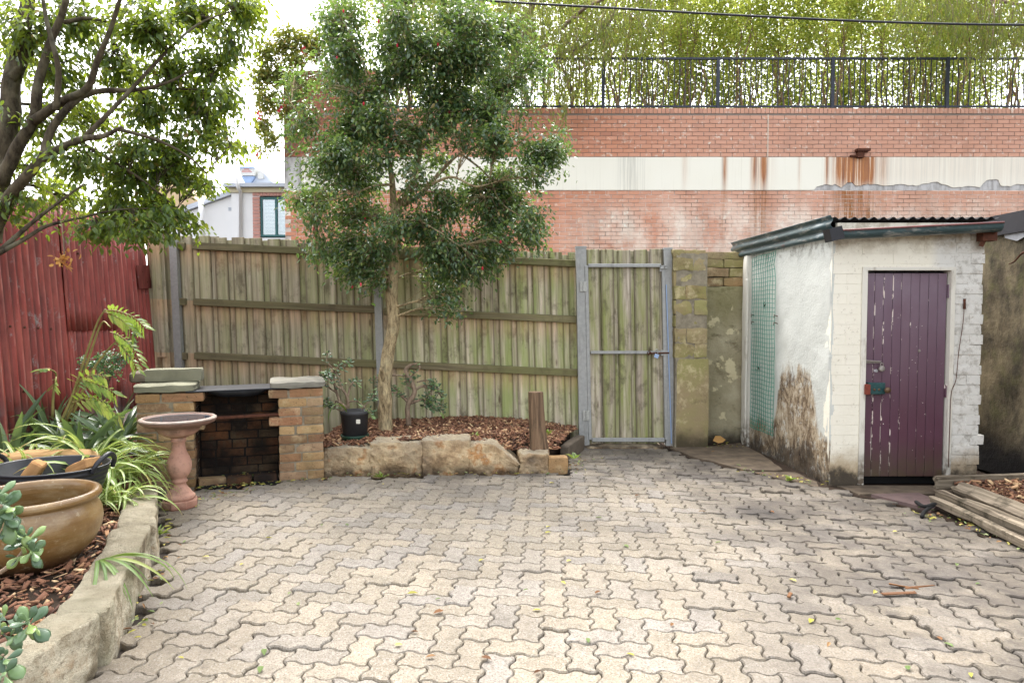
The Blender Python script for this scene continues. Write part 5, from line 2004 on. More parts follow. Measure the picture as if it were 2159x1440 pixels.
o.modifiers.new("thickness", 'SOLIDIFY').thickness = 0.003
me = chamfer(0.74, 0.05, 0.022, 0.003)
o = put("grill_bar", me, bbq, M['rust'], BQ @ Matrix.Translation((-0.675, 0.06, 7 * CZ + 0.012)) @ Matrix.Rotation(R(-1), 4, 'Y'))
# caps
me = rock(0.44, 0.52, 0.055, 7, 0.010, 7, 41, 12, 0.003)
put("cap_stone", me, bbq, M['cap_grey'], BQ @ Matrix.Translation((-0.205, 0.25, 10 * CZ + 0.030)))
me = rock(0.44, 0.48, 0.062, 7, 0.010, 7, 42, 12, 0.003)
put("cap_stone", me, bbq, M['cap_green'], BQ @ Matrix.Translation((-1.20, 0.24, 10 * CZ + 0.034)))
me = rock(0.43, 0.15, 0.105, 6, 0.005, 7, 43, 18, 0.002)
o = put("stone_block", me, None, M['cap_green'], BQ @ Matrix.Translation((-1.16, 0.30, 10 * CZ + 0.065 + 0.053)))
tag(o, "mossy rectangular stone block resting on top of the barbecue's capped pier", "stone block")
me = rock(0.13, 0.15, 0.09, 5, 0.012, 9, 44, 5, 0.003)
o = put("loose_stone", me, None, M['dark_concrete'], BQ @ Matrix.Translation((-1.415, 0.30, 10 * CZ + 0.065 + 0.042)))
tag(o, "small grey broken stone beside the mossy block on the barbecue pier", "stone")

# ------------------------------------------------------------------ bird bath
bx, by = -2.37, 4.82
bbath = thing("bird_bath", "terracotta bird bath on a turned baluster pedestal beside the spider plants", "bird bath", (bx, by, 0))
mb = MB()
mb.lathe([(0.0, 0.0), (0.118, 0.0), (0.122, 0.008), (0.122, 0.05), (0.116, 0.058), (0.0, 0.058)], (bx, by, 0), 8)
mb.build("plinth", M['terracotta'], bbath)
mb = MB()
mb.lathe([(0.0, 0.05), (0.100, 0.05), (0.112, 0.066), (0.112, 0.082), (0.100, 0.094), (0.090, 0.100), (0.082, 0.115), (0.064, 0.135), (0.050, 0.155), (0.046, 0.172), (0.056, 0.180), (0.059, 0.190), (0.050, 0.200),
          (0.054, 0.212), (0.072, 0.232), (0.086, 0.262), (0.091, 0.295), (0.088, 0.325), (0.074, 0.360), (0.056, 0.395), (0.047, 0.430), (0.044, 0.462), (0.052, 0.468), (0.056, 0.480), (0.050, 0.488), (0.058, 0.505), (0.0, 0.505)], (bx, by, 0), 40, 0.92, 0.92)
mb.build("pedestal", M['terracotta'], bbath, smooth=True)
mb = MB()
mb.lathe([(0.06, 0.500), (0.095, 0.515), (0.128, 0.535), (0.142, 0.560), (0.150, 0.575), (0.205, 0.590), (0.240, 0.606), (0.252, 0.622), (0.252, 0.634), (0.240, 0.642), (0.222, 0.640), (0.205, 0.628), (0.16, 0.612), (0.08, 0.604), (0.0, 0.602)], (bx, by, 0), 48)
bowl = mb.build("bowl", M['terracotta'], bbath, smooth=True)
mb = MB()
mb.lathe([(0.215, 0.6345), (0.0, 0.6346)], (bx, by, 0), 32)
wt = mb.build("water", M['water'], bowl)
mb = MB()
mb.lathe([(0.225, 0.6425), (0.246, 0.641), (0.2535, 0.634), (0.2535, 0.628), (0.246, 0.6385), (0.225, 0.639)], (bx, by, 0), 48, close=True)
mb.build("rim", M['bath_rim'], bowl, smooth=True)

# ------------------------------------------------------------------ big pot, tub, logs
pcx, pcy, pz = -2.325, 3.26, 0.165
pot = thing("glazed_pot", "large round brown glazed pot with a thick rolled rim on the bark mulch", "pot", (pcx, pcy, pz))
mb = MB()
mb.lathe([(0.0, 0.0), (0.17, 0.0), (0.185, 0.01), (0.225, 0.05), (0.268, 0.10), (0.294, 0.155), (0.303, 0.205), (0.298, 0.25), (0.282, 0.285), (0.272, 0.30), (0.274, 0.308), (0.290, 0.312), (0.300, 0.325), (0.296, 0.342), (0.280, 0.350), (0.262, 0.344),
          (0.254, 0.325), (0.256, 0.28), (0.27, 0.22), (0.262, 0.16)], (0, 0, 0), 64)
mb.f = mb.f[:-1]
put("pot_body", mb.data("pot_body", True), pot, M['brown_glaze'], Matrix.Translation((pcx, pcy, pz)))
mb = MB()
mb.lathe([(0.266, 0.222), (0.15, 0.228), (0.0, 0.225)], (pcx, pcy, pz), 40)
mb.build("potting_soil", M['soil'], pot, smooth=True)

tcx, tcy = -2.72, 3.98
tub = thing("rubber_tub", "black ribbed rubber tub holding cut firewood behind the glazed pot", "tub", (tcx, tcy, 0.19))
mb = MB()
prof = [(0.0, 0.19), (0.22, 0.19), (0.235, 0.20)]
for k in range(9):
    z = 0.22 + k * 0.028
    r = 0.238 + 0.075 * k / 8
    prof += [(r, z), (r + 0.004, z + 0.008), (r + 0.004, z + 0.018), (r + 0.0015, z + 0.024)]
prof += [(0.325, 0.478), (0.330, 0.486), (0.322, 0.490), (0.312, 0.484), (0.232, 0.23), (0.0, 0.215)]
mb.lathe(prof, (tcx, tcy, 0), 56, 1.0, 0.86)
tb = mb.build("tub_body", M['black_rubber'], tub, smooth=True)
for s in (1, -1):
    mb = MB()
    hb = Vector((tcx + s * 0.322, tcy, 0.48))
    mb.tube(crom([hb + Vector((-s * .01, -0.10, -0.02)), hb + Vector((s * .012, -0.085, 0.035)), hb + Vector((s * .03, 0, 0.075)), hb + Vector((s * .012, 0.085, 0.035)), hb + Vector((-s * .01, 0.10, -0.02))], 6), 0.014, 8)
    mb.build("handle", M['black_rubber'], tub, smooth=True)


def log(name, p0, p1, r, lab, mat='cut_wood', split=False, seed=0):
    p0, p1 = Vector(p0), Vector(p1)
    L = (p1 - p0).length
    me = rock(L, 2 * r, (1.2 if split else 2.0) * r, 7, r * 0.12, 1.6 / r * 0.5, seed, 3.2 if not split else 7, r * 0.03)
    x = (p1 - p0).normalized()
    y = Vector((0, 0, 1)).cross(x).normalized()
    z = x.cross(y)
    mw = Matrix(((x.x, y.x, z.x, 0), (x.y, y.y, z.y, 0), (x.z, y.z, z.z, 0), (0, 0, 0, 1)))
    o = put(name, me, None, M[mat], Matrix.Translation((p0 + p1) / 2) @ mw)
    tag(o, lab, "firewood")
    return o


log("log", (-2.93, 3.98, 0.29), (-2.80, 4.02, 0.50), 0.060, "short split log leaning upright in the black tub", seed=3, split=True)
log("log", (-2.66, 4.10, 0.42), (-2.48, 4.02, 0.50), 0.055, "flat split log lying near the handle in the black tub", seed=5, split=True)
log("log", (-3.45, 4.36, 0.36), (-2.72, 4.46, 0.37), 0.125, "long weathered log lying behind the black tub", 'firewood', seed=8)

# ------------------------------------------------------------------ potted succulent's pot
ppx, ppy, ppz = at(748, 905, 6.15).x, 6.15, 0.262
spot = thing("potted_jade", "leggy succulent in a dark grey plastic pot with a green saucer", "potted plant", (ppx, ppy, ppz))
mb = MB()
mb.lathe([(0.0, 0.004), (0.108, 0.004), (0.122, 0.205), (0.130, 0.207), (0.131, 0.238), (0.124, 0.240), (0.118, 0.20), (0.0, 0.195)], (ppx, ppy, ppz), 36)
mb.build("pot", M['grey_plastic'], spot, smooth=True)
mb = MB()
mb.lathe([(0.0, -0.02), (0.115, -0.02), (0.128, 0.018), (0.124, 0.022), (0.112, 0.0), (0.0, 0.0)], (ppx, ppy, ppz), 36)
mb.build("saucer", M['green_plastic'], spot, smooth=True)
mb = MB()
q = at(755, 889, ppy - 0.118)
mb.box(q.x - 0.018, q.x + 0.018, ppy - 0.1185, ppy - 0.1150, q.z - 0.018, q.z + 0.020)
mb.build("sticker", M['white_sticker'], spot)

# ------------------------------------------------------------------ weathered sleepers holding the far mulch bed
def sleeper(p0, p1, w, h, lab, seed, mat='sleeper', roll=0.0):
    p0, p1 = Vector(p0), Vector(p1)
    L = (p1 - p0).length
    me = rock(w, L, h, 9, 0.009, 8, seed, 16, 0.003)
    for v in me.vertices:
        v.co.z += 0.006 * mnoise.noise(Vector((v.co.x * 40, v.co.y * 1.5, seed)))
        if abs(v.co.y) > L * 0.47:
            v.co.y += 0.03 * mnoise.noise(Vector((v.co.x * 25, seed, v.co.z * 25)))
    y = (p1 - p0).normalized()
    x = y.cross(Vector((0, 0, 1))).normalized()
    z = x.cross(y)
    mw = Matrix(((x.x, y.x, z.x, 0), (x.y, y.y, z.y, 0), (x.z, y.z, z.z, 0), (0, 0, 0, 1)))
    o = put("timber_sleeper", me, None, M[mat], Matrix.Translation((p0 + p1) / 2) @ mw @ Matrix.Rotation(roll, 4, 'Y'))
    tag(o, lab, "timber", "weathered timbers edging the far mulch bed")


e = lambda px, py, z: gnd(px, py, z)
sleeper(e(2018, 1026, 0.135), (3.27, 3.3, 0.10), 0.115, 0.045, "flat grey weathered board on top of the timber edging", 61, roll=R(24))
sleeper(e(1976, 1038, 0.105), (3.08, 3.3, 0.075), 0.05, 0.055, "split silvered board with a jagged end in the middle of the timber edging", 62, roll=R(12))
sleeper(e(1964, 1052, 0.06), (2.985, 3.3, 0.035), 0.045, 0.05, "lowest rotten splinter of board along the timber edging", 63, roll=R(6))
sleeper(e(2025, 1062, 0.055), (3.17, 3.3, 0.045), 0.10, 0.08, "dark rotten timber wedged between the boards of the edging", 65, roll=R(18))
sleeper(e(1972, 1018, 0.085), (4.25, 5.22, 0.10), 0.07, 0.10, "thick short timber laid crosswise at the back of the mulch bed", 64)
RB2 = [(3.28, 3.3), (4.28, 3.3), (4.28, 5.2), (3.36, 5.15), (3.27, 4.6)]
mb = MB()
mb.prism(RB2, -0.07, 0.065)
sb = mb.build("side_bed_soil", M['soil'])
sb["kind"] = "structure"
chips("bark_mulch", RB2, lambda x, y: 0.095 + 0.025 * mnoise.noise(Vector((x * 3, y * 3, 9))), 3400, 0.085)
# bare dirt and slabs between the pavers and the outhouse
mb = MB()
mb.prism([(1.60, 6.98), (1.66, 6.6), (2.10, 5.72), (2.46, 5.30), (2.78, 4.98), (2.92, 4.55), (2.96, 3.3), (3.40, 3.3), (3.40, 5.5), (2.60, 5.5), (2.50, 7.4), (1.60, 7.4)], -0.07, -0.012)
o = mb.build("dirt_strip", M['soil'])
o["kind"] = "structure"
for (poly, z, lab, mt) in (([(1.62, 6.95), (1.72, 6.55), (2.05, 5.95), (2.38, 5.95), (2.44, 6.6), (2.42, 7.2), (2.0, 7.0)], 0.004, "broad flat sandstone slab between the pavers and the outhouse side wall", 'worn_slab'),
                           ([(2.06, 5.9), (2.44, 5.38), (2.50, 5.55), (2.46, 5.9)], -0.002, "narrow dirty stone slab at the foot of the outhouse corner", 'worn_slab'),
                           ([(2.72, 5.12), (2.93, 4.72), (3.12, 4.86), (3.10, 5.16)], 0.012, "purplish slate slab by the outhouse doorstep", 'slate'),
                           ([(2.60, 5.42), (2.66, 5.16), (3.5, 5.2), (3.5, 5.42)], -0.001, "worn stone doorstep under the purple door", 'worn_slab')):
    if mt == 'slate' and 'slate' not in M:
        m_plain('slate', C(112, 92, 88), 0.8, 0, 0.4, 9)
    mb = MB()
    pl = []
    for i in range(len(poly)):
        a, b = Vector(poly[i]), Vector(poly[(i + 1) % len(poly)])
        for t in range(5):
            q = a.lerp(b, t / 5)
            pl.append((q.x + 0.02 * mnoise.noise(Vector((q.x * 7, q.y * 7, 1))), q.y + 0.02 * mnoise.noise(Vector((q.x * 7, q.y * 7, 4)))))
    cx, cy = sum(p[0] for p in pl) / len(pl), sum(p[1] for p in pl) / len(pl)
    ar = sum(pl[i - 1][0] * pl[i][1] - pl[i][0] * pl[i - 1][1] for i in range(len(pl)))
    if ar < 0:
        pl.reverse()
    mb.prism(pl, -0.06, z)
    o = reroot(mb.build("stone_slab", M[mt]), (cx, cy, -0.06))
    tag(o, lab, "stone slab", "stone slabs by the outhouse")


# ------------------------------------------------------------------ trees
class Plant:
    """limbs given in photo pixels and distance; foliage grows on side twigs that reach into clumps"""

    def __init__(s):
        s.wood = MB()
        s.nodes = []            # (point, radius)
        s.P, s.D, s.N, s.L, s.W = [], [], [], [], []
        s.twigs = MB()

    def limb(s, pts, r0, r1, seg=9, sub=5, px=True, bump=0.10):
        w = [at(*p) if px else Vector(p) for p in pts]
        c = crom(w, sub)
        rs = [r0 + (r1 - r0) * (i / (len(c) - 1)) ** 0.8 for i in range(len(c))]
        c = [p + Vector((mnoise.noise(p * 4) * r, mnoise.noise(p * 4 + Vector((9, 0, 0))) * r, 0)) * 0.6 for p, r in zip(c, rs)]
        s.wood.tube(c, rs, seg, True, 0, bump)
        s.nodes += list(zip(c, rs))
        return c

    def leaf(s, p, d, n, L, W):
        s.P.append(tuple(p))
        s.D.append(tuple(d))
        s.N.append(tuple(n))
        s.L.append(L)
        s.W.append(W)

    def clump(s, c, rx, rz, ry, n_twig, n_leaf, L, W, droop=0.2, tw=0.005, spread=0.035, hub=True, shell=0.0):
        """foliage clump round world point c"""
        c = Vector(c)
        near = min(s.nodes, key=lambda q: (q[0] - c).length + 0.35 * max(0, q[0].z - c.z))
        h0 = near[0]
        mid = h0.lerp(c, 0.5) + Vector((U(-.1, .1), U(-.1, .1), U(0, .12))) * (h0 - c).length
        br = crom([h0, mid, c], 4)
        if hub:
            rr = min(near[1] * 0.6, 0.006 + 0.010 * (h0 - c).length)
            s.twigs.tube(br, [rr + (tw - rr) * i / (len(br) - 1) for i in range(len(br))], 5)
        for _ in range(n_twig):
            v = Vector((random.gauss(0, 1), random.gauss(0, 1), random.gauss(0, 1))).normalized()
            v *= random.random() ** 0.5 * (1.55 if random.random() < 0.16 else 0.95)
            tip = c + Vector((v.x * rx, v.y * ry, v.z * rz))
            st = random.choice(br[1:])
            bend = st.lerp(tip, 0.55) + Vector((U(-.05, .05), U(-.05, .05), U(0.0, .10))) * (tip - st).length * 2
            tc = crom([st, bend, tip + Vector((0, 0, -droop * U(0, .10)))], 3)
            s.twigs.tube(tc, [tw, tw * .9, tw * .8, tw * .7, tw * .6, tw * .5, tw * .4][:len(tc)], 3, False)
            td = (tc[-1] - tc[-3])
            if td.length < 1e-6:
                continue
            td.normalize()
            for q in range(n_leaf):
                t = U(0.30, 1.0) ** 0.8
                f = t * (len(tc) - 1)
                i = min(int(f), len(tc) - 2)
                p = tc[i].lerp(tc[i + 1], f - i) + Vector((random.gauss(0, spread), random.gauss(0, spread), random.gauss(0, spread)))
                d = td * 0.7 + Vector((U(-1, 1), U(-1, 1), U(-0.9, 0.6) - droop))
                n = Vector((U(-.9, .9), U(-.9, .9), 1.0))
                k = U(0.65, 1.2)
                s.leaf(p, d, n, L * k, W * k * U(0.85, 1.15))

    def finish(s, root, bark, leafmat, shape, n_part=300, wood_name="trunk", twig_name="twigs", crown="crown", max_part_y=None):
        s.wood.build(wood_name, M[bark], root, smooth=True)
        if s.twigs.v:
            s.twigs.build(twig_name, M[bark], root, smooth=True, kind="stuff")
        P, D, N, L, W = (np.array(q, float) for q in (s.P, s.D, s.N, s.L, s.W))
        if n_part:
            vis = np.array([in_view(Vector(p)) for p in P])
            dist = np.linalg.norm(P - np.array(EYE), axis=1) + (1 - vis) * 1000
            order = np.argsort(dist)
            me = shape_mesh("leaf", shape)
            me.materials.append(M[leafmat])
            for i in order[:n_part]:
                put("leaf", me, root, None, leaf_matrix(P[i], D[i], N[i], L[i], W[i]))
            rest = order[n_part:]
            P, D, N, L, W = P[rest], D[rest], N[rest], L[rest], W[rest]
        leaf_cloud(crown, P, D, N, L, W, shape, M[leafmat], root, "stuff")


# --- the tree overhanging the red fence
random.seed(21)
T = Plant()
Y0 = 4.1
z1 = lambda pts, y0, y1: [(x / 2.571, y / 2.571, y0 + (y1 - y0) * i / (len(pts) - 1)) for i, (x, y) in enumerate(pts)]
T.limb(z1([(-420, 2300), (-300, 1800), (-190, 1500), (-60, 1240), (20, 900), (55, 650), (60, 420), (130, 200), (150, -60), (170, -300)], 4.1, 4.3), 0.105, 0.030, 12)
T.limb(z1([(-150, 1420), (0, 1170), (110, 1000), (245, 850), (430, 760), (560, 740), (660, 690)], 4.05, 3.7), 0.048, 0.008, 10)
T.limb(z1([(10, 1000), (90, 800), (185, 640), (215, 430), (270, 250), (340, 60), (400, -150)], 4.1, 4.0), 0.040, 0.015, 10)
T.limb(z1([(180, 660), (320, 560), (470, 480), (530, 330), (590, 180), (660, -40)], 4.05, 3.8), 0.028, 0.010, 9)
T.limb(z1([(240, 850), (285, 700), (420, 540), (560, 490), (720, 490), (900, 450), (1040, 380)], 3.95, 4.1), 0.028, 0.005, 9)
T.limb(z1([(330, 560), (450, 505), (690, 490), (860, 480), (1160, 490)], 4.0, 4.4), 0.024, 0.004, 8)
T.limb(z1([(60, 430), (180, 260), (300, 130), (340, 0)], 4.2, 4.5), 0.030, 0.016, 8)
T.limb(z1([(340, 120), (480, 100), (600, 130), (620, 190)], 4.1, 4.4), 0.014, 0.006, 7)
T.limb(z1([(310, 600), (320, 420), (300, 300), (250, 100), (230, 0)], 3.9, 3.8), 0.018, 0.010, 7)
T.limb(z1([(440, 760), (640, 560), (900, 280), (1080, 130), (1260, 60)], 3.9, 4.3), 0.016, 0.004, 7)
T.limb(z1([(-40, 1390), (150, 1225), (300, 1110), (450, 1000)], 3.85, 3.9), 0.016, 0.005, 7)
T.limb(z1([(-60, 1400), (120, 1300), (250, 1225), (440, 1180), (620, 1140), (800, 1130)], 3.8, 4.2), 0.015, 0.004, 7)
T.limb(z1([(430, 770), (620, 880), (800, 1000), (960, 1130)], 3.9, 4.4), 0.014, 0.004, 7)
T.limb(z1([(640, 700), (850, 760), (1020, 850), (1120, 940)], 3.8, 4.1), 0.012, 0.004, 7)
for (px, py, rx, rz, n) in [(60, 60, 75, 75, 20), (180, 50, 80, 70, 26), (300, 50, 85, 60, 30), (410, 40, 75, 55, 26), (505, 22, 55, 28, 16), (545, 20, 22, 26, 6), (120, 160, 75, 65, 18), (250, 160, 75, 60, 24), (360, 150, 75, 60, 26), (450, 130, 55, 50, 20),
                            (490, 90, 35, 40, 10), (200, 250, 70, 45, 18), (310, 240, 75, 45, 20), (410, 225, 60, 45, 18), (470, 210, 35, 30, 9), (90, 260, 60, 60, 12), (290, 310, 65, 40, 18), (380, 310, 60, 40, 20), (440, 295, 45, 28, 14), (490, 300, 26, 16, 6),
                            (180, 350, 60, 40, 14), (260, 380, 70, 40, 22), (350, 365, 60, 30, 16), (410, 365, 38, 26, 9), (440, 385, 14, 14, 3), (150, 430, 60, 40, 14), (240, 440, 70, 40, 26), (320, 450, 60, 38, 26), (375, 460, 42, 36, 16), (300, 490, 60, 18, 12), (215, 490, 45, 18, 8),
                            (20, 440, 40, 40, 7), (50, 350, 40, 40, 6), (20, 130, 45, 70, 9), (-60, 200, 60, 120, 12), (-60, 20, 60, 90, 12), (160, -80, 150, 60, 26), (380, -80, 150, 55, 26), (60, 420, 30, 30, 5)]:
    y = U(3.95, 4.9)
    k = y / FPX
    T.clump(at(px, py, y), rx * k, rz * k, 0.30, int(n * 2.1) + 1, 15, 0.047, 0.022, 0.45, 0.0035, 0.035)
tr = thing("leafy_tree", "broad leafy tree with dark forking limbs hanging over the red iron fence", "tree", at(-300 / 2.571, 1800 / 2.571, 4.1) * 1)
T.finish(tr, 'dark_bark', 'shade_leaf', LEAF_HEX)
# a dead twig with a dried seed cluster
mb = MB()
tw = crom([at(95, 382 + 20, 3.9), at(120, 425, 3.9), at(135, 545 - 20, 3.9), at(128, 545, 3.9)], 4)
mb.tube(tw, 0.003, 4)
mb.build("dead_twig", M['grey_bark'], tr)
P = np.array([tuple(at(133, 545, 3.9) + Vector((random.gauss(0, .022), random.gauss(0, .02), random.gauss(0, .03)))) for _ in range(40)])
leaf_cloud("dead_leaves", P, rng.normal(0, 1, (40, 3)), rng.normal(0, 1, (40, 3)), np.full(40, .035), np.full(40, .018), LEAF_HEX, M['dry_leaf'], tr, "stuff")

# --- the slender tree in the raised bed
random.seed(33)
T = Plant()
z2 = lambda pts, y0, y1: [(540 + x / 2.571, y / 2.571, y0 + (y1 - y0) * i / (len(pts) - 1)) for i, (x, y) in enumerate(pts)]
T.limb([(814, 922, 6.5), (817, 890, 6.5), (812, 850, 6.5), (812, 800, 6.5), (818, 755, 6.5), (829, 700, 6.5), (827, 640, 6.5), (826, 580, 6.5), (829, 520, 6.5), (832, 470, 6.5)], 0.070, 0.052, 14, 6)
T.limb([(812, 806, 6.47), (806, 790, 6.40), (803, 776, 6.36)], 0.03, 0.018, 8, 4)
T.limb(z2([(748, 1215), (752, 1100), (740, 990), (715, 880), (690, 800), (640, 745), (580, 700), (520, 640)], 6.5, 6.3), 0.040, 0.008, 9)
T.limb(z2([(750, 1190), (790, 1090), (850, 980), (885, 850), (885, 740), (810, 650), (720, 570), (690, 470)], 6.5, 6.6), 0.045, 0.010, 9)
T.limb(z2([(880, 810), (980, 750), (1110, 720), (1230, 640)], 6.55, 6.9), 0.022, 0.007, 8)
T.limb(z2([(800, 1110), (900, 1040), (1000, 930), (1110, 830), (1200, 800)], 6.5, 6.7), 0.034, 0.008, 8)
T.limb(z2([(850, 1010), (940, 1000), (1060, 960), (1180, 1010), (1260, 1000)], 6.45, 6.1), 0.020, 0.006, 8)
T.limb(z2([(885, 740), (940, 660), (960, 560), (1000, 420), (1040, 260)], 6.6, 6.7), 0.018, 0.006, 7)
T.limb(z2([(810, 650), (830, 560), (820, 430), (800, 260), (850, 60), (860, -100)], 6.6, 6.5), 0.020, 0.006, 7)
T.limb(z2([(640, 745), (560, 560), (600, 430), (540, 260), (480, 120)], 6.35, 6.3), 0.014, 0.004, 7)
T.limb(z2([(715, 890), (600, 900), (470, 900), (380, 760), (270, 670), (190, 560)], 6.4, 6.2), 0.012, 0.004, 7)
T.limb(z2([(745, 1000), (640, 1010), (500, 1060), (370, 1090), (240, 1080)], 6.4, 6.2), 0.014, 0.004, 7)
T.limb(z2([(1200, 800), (1320, 740), (1450, 780), (1560, 830)], 6.7, 6.5), 0.010, 0.004, 7)
T.limb(z2([(1110, 830), (1250, 950), (1330, 1100), (1480, 1200)], 6.6, 6.4), 0.012, 0.004, 7)
T.limb(z2([(770, 1130), (860, 1180), (980, 1250), (1100, 1330)], 6.4, 6.1), 0.012, 0.004, 7)
for (zx, zy, rx, rz, n) in [(440, 180, 95, 110, 34), (460, 320, 95, 90, 30), (420, 440, 90, 80, 24), (520, 90, 60, 60, 10), (760, 80, 90, 70, 16), (740, 260, 105, 120, 36), (820, 400, 100, 95, 30), (900, 230, 80, 80, 20), (1040, 300, 120, 110, 40), (1220, 330, 120, 105, 40),
                            (1390, 170, 110, 80, 24), (1220, 130, 110, 80, 20), (1080, 90, 100, 80, 14), (1350, 450, 95, 110, 34), (1520, 330, 85, 45, 16), (600, 560, 105, 95, 34), (530, 720, 105, 100, 38), (650, 660, 80, 80, 22), (450, 850, 85, 80, 26), (370, 880, 60, 50, 10),
                            (560, 980, 110, 95, 34), (340, 1090, 85, 55, 18), (220, 1085, 55, 28, 8), (300, 1190, 35, 40, 7), (520, 1180, 110, 95, 34), (480, 1330, 110, 85, 34), (620, 1370, 100, 70, 22), (700, 1250, 60, 60, 10), (900, 1240, 120, 95, 36), (1000, 1370, 130, 80, 38),
                            (1060, 1120, 100, 85, 26), (1210, 1050, 100, 85, 30), (1330, 1000, 85, 75, 26), (1400, 1110, 80, 60, 18), (1290, 1210, 105, 90, 36), (1210, 1370, 120, 80, 38), (1360, 1330, 60, 70, 14), (1490, 1220, 70, 60, 18), (1500, 1310, 45, 40, 9), (1560, 850, 95, 75, 30), (1630, 800, 60, 50, 13),
                            (1535, 960, 35, 50, 7), (1110, 560, 120, 95, 36), (960, 520, 100, 80, 24), (1250, 610, 105, 85, 32), (1310, 750, 85, 80, 24), (1160, 720, 90, 70, 12), (980, 870, 110, 90, 9), (800, 760, 90, 80, 9), (860, 960, 80, 70, 6), (230, 450, 55, 50, 9), (270, 640, 30, 40, 5), (190, 720, 30, 22, 5),
                            (200, 560, 20, 40, 3), (640, 860, 70, 60, 10), (700, 470, 70, 70, 14), (1000, 660, 90, 60, 10), (1090, 1470, 110, 50, 22), (480, 1450, 80, 60, 18), (330, 1380, 60, 50, 9), (560, 1480, 60, 45, 9), (1070, 1610, 32, 55, 8), (1080, 1690, 22, 25, 4), (1240, 1470, 70, 45, 10), (740, -60, 150, 70, 26), (1060, -60, 200, 70, 34),
                            (450, 30, 60, 50, 8), (1000, 1500, 60, 40, 8), (620, 1510, 40, 50, 6)]:
    y = U(6.0, 6.9)
    k = y / FPX / 2.571
    c = at(540 + zx / 2.571, zy / 2.571, y)
    T.clump(c, rx * k * 1.28, rz * k * 1.28, 0.36, int(n * 2.3) + 5, 15, 0.048, 0.025, 0.2, 0.0035, 0.055)
for _ in range(34):
    a, q = U(0, 6.283), math.sqrt(random.random())
    y = U(6.05, 6.9)
    T.clump(at(890 + 235 * q * math.cos(a), 255 + 265 * q * math.sin(a), y), .30, .26, .30, 13, 15, 0.048, 0.025, 0.25, 0.0035, 0.075)
tr = thing("slender_tree", "slender glossy leaved tree with a pale bent trunk growing in the raised bed", "tree", at(815, 905, 6.5))
T.finish(tr, 'pale_bark', 'glossy_leaf', LEAF_HEX)
fl = MB()
for _ in range(46):
    i = random.randrange(len(T.P))
    p = Vector(T.P[i]) + Vector((0, -0.05, 0))
    fl.lathe([(0.0, -0.02), (0.007, -0.012), (0.009, 0.0), (0.006, 0.012), (0.0, 0.016)], p, 6, rnd=random.random())
fl.build("fruit", M['bract'], tr, smooth=True, kind="stuff")

# --- weeping trees in front of and above the railing
def weeping(label, base, limbs, zones, seed, trunk=True):
    random.seed(seed)
    T = Plant()
    for pts, r0, r1 in limbs:
        T.limb(pts, r0, r1, 8)
    for (px, py, rx, ry, n) in zones:
        for _ in range(int(n * 0.7)):
            y = U(13.0, 14.1)
            s = at(px + U(-rx, rx), py + U(-ry, ry), y)
            L = U(0.35, 1.0)
            near = min(T.nodes, key=lambda q: (q[0] - s).length)[0]
            if random.random() < 0.25:
                T.twigs.tube(crom([near, near.lerp(s, .5) + Vector((0, 0, .15)), s], 3), 0.006, 3, False)
            sw = Vector((U(-.35, .35), U(-.2, .2), 0))
            c = [s + sw * t * t + Vector((0, 0, -L * t)) for t in (0, .33, .66, 1)]
            T.twigs.tube(c, [.004, .0035, .003, .002], 3, False)
            for q in range(int(L * 34)):
                t = random.random()
                p = s + sw * t * t + Vector((random.gauss(0, .03), random.gauss(0, .03), -L * t))
                T.leaf(p, Vector((U(-.8, .8), U(-.8, .8), -1.3)), Vector((U(-1, 1), U(-1, 1), .4)), U(.08, .13), U(.013, .019))
    o = thing("weeping_tree", label, "tree", base)
    T.finish(o, 'grey_bark', 'willow_leaf', LEAF_LONG, 0)
    return o


wbase = (-0.15, 15.4, 5.6)
weeping("pale green weeping tree trailing fine leaves in front of the railing, behind the slender tree", wbase,
        [([(1065, 235, 15.4), (1070, 150, 15.2), (1110, 60, 14.6), (1130, -40, 14.0), (1120, -120, 13.8)], 0.10, 0.05), ([(1185, 60, 14.6), (1230, 20, 14.0), (1290, -10, 13.6), (1330, -40, 13.4)], 0.05, 0.015),
         ([(1180, 115, 14.9), (1235, 95, 14.0), (1290, 40, 13.6), (1305, -30, 13.4)], 0.03, 0.012), ([(1165, -20, 14.1), (1020, -60, 13.5), (850, -70, 13.5), (700, -60, 13.5)], 0.05, 0.015)],
        [(1180, 10, 110, 50, 120), (1130, 60, 90, 50, 90), (1230, 90, 55, 40, 46), (1110, 110, 60, 30, 40), (1060, 20, 60, 50, 50), (1190, 195, 7, 12, 9), (1290, 30, 40, 40, 34), (700, -20, 40, 20, 26), (820, -30, 90, 20, 34), (950, -20, 80, 20, 40), (1180, 140, 60, 20, 22), (1380, -10, 60, 20, 26), (1340, 40, 40, 40, 22)], 5)
weeping("pale green weeping tree trailing over the far end of the railing above the outhouse", (12.6, 15.4, 5.6),
        [([(2250, 235, 15.4), (2245, 120, 15.2), (2200, 30, 14.6), (2150, -60, 14.0)], 0.10, 0.05), ([(2200, 20, 14.6), (2040, -10, 13.8), (1900, -40, 13.5)], 0.04, 0.015), ([(2020, -30, 14.2), (2100, -20, 13.6), (2200, -30, 13.5)], 0.04, 0.015)],
        [(2060, 0, 110, 40, 130), (1960, -10, 70, 30, 60), (2120, 30, 60, 30, 60), (2080, 70, 30, 25, 26), (1900, -30, 40, 15, 20), (2200, 0, 60, 40, 40)], 6)

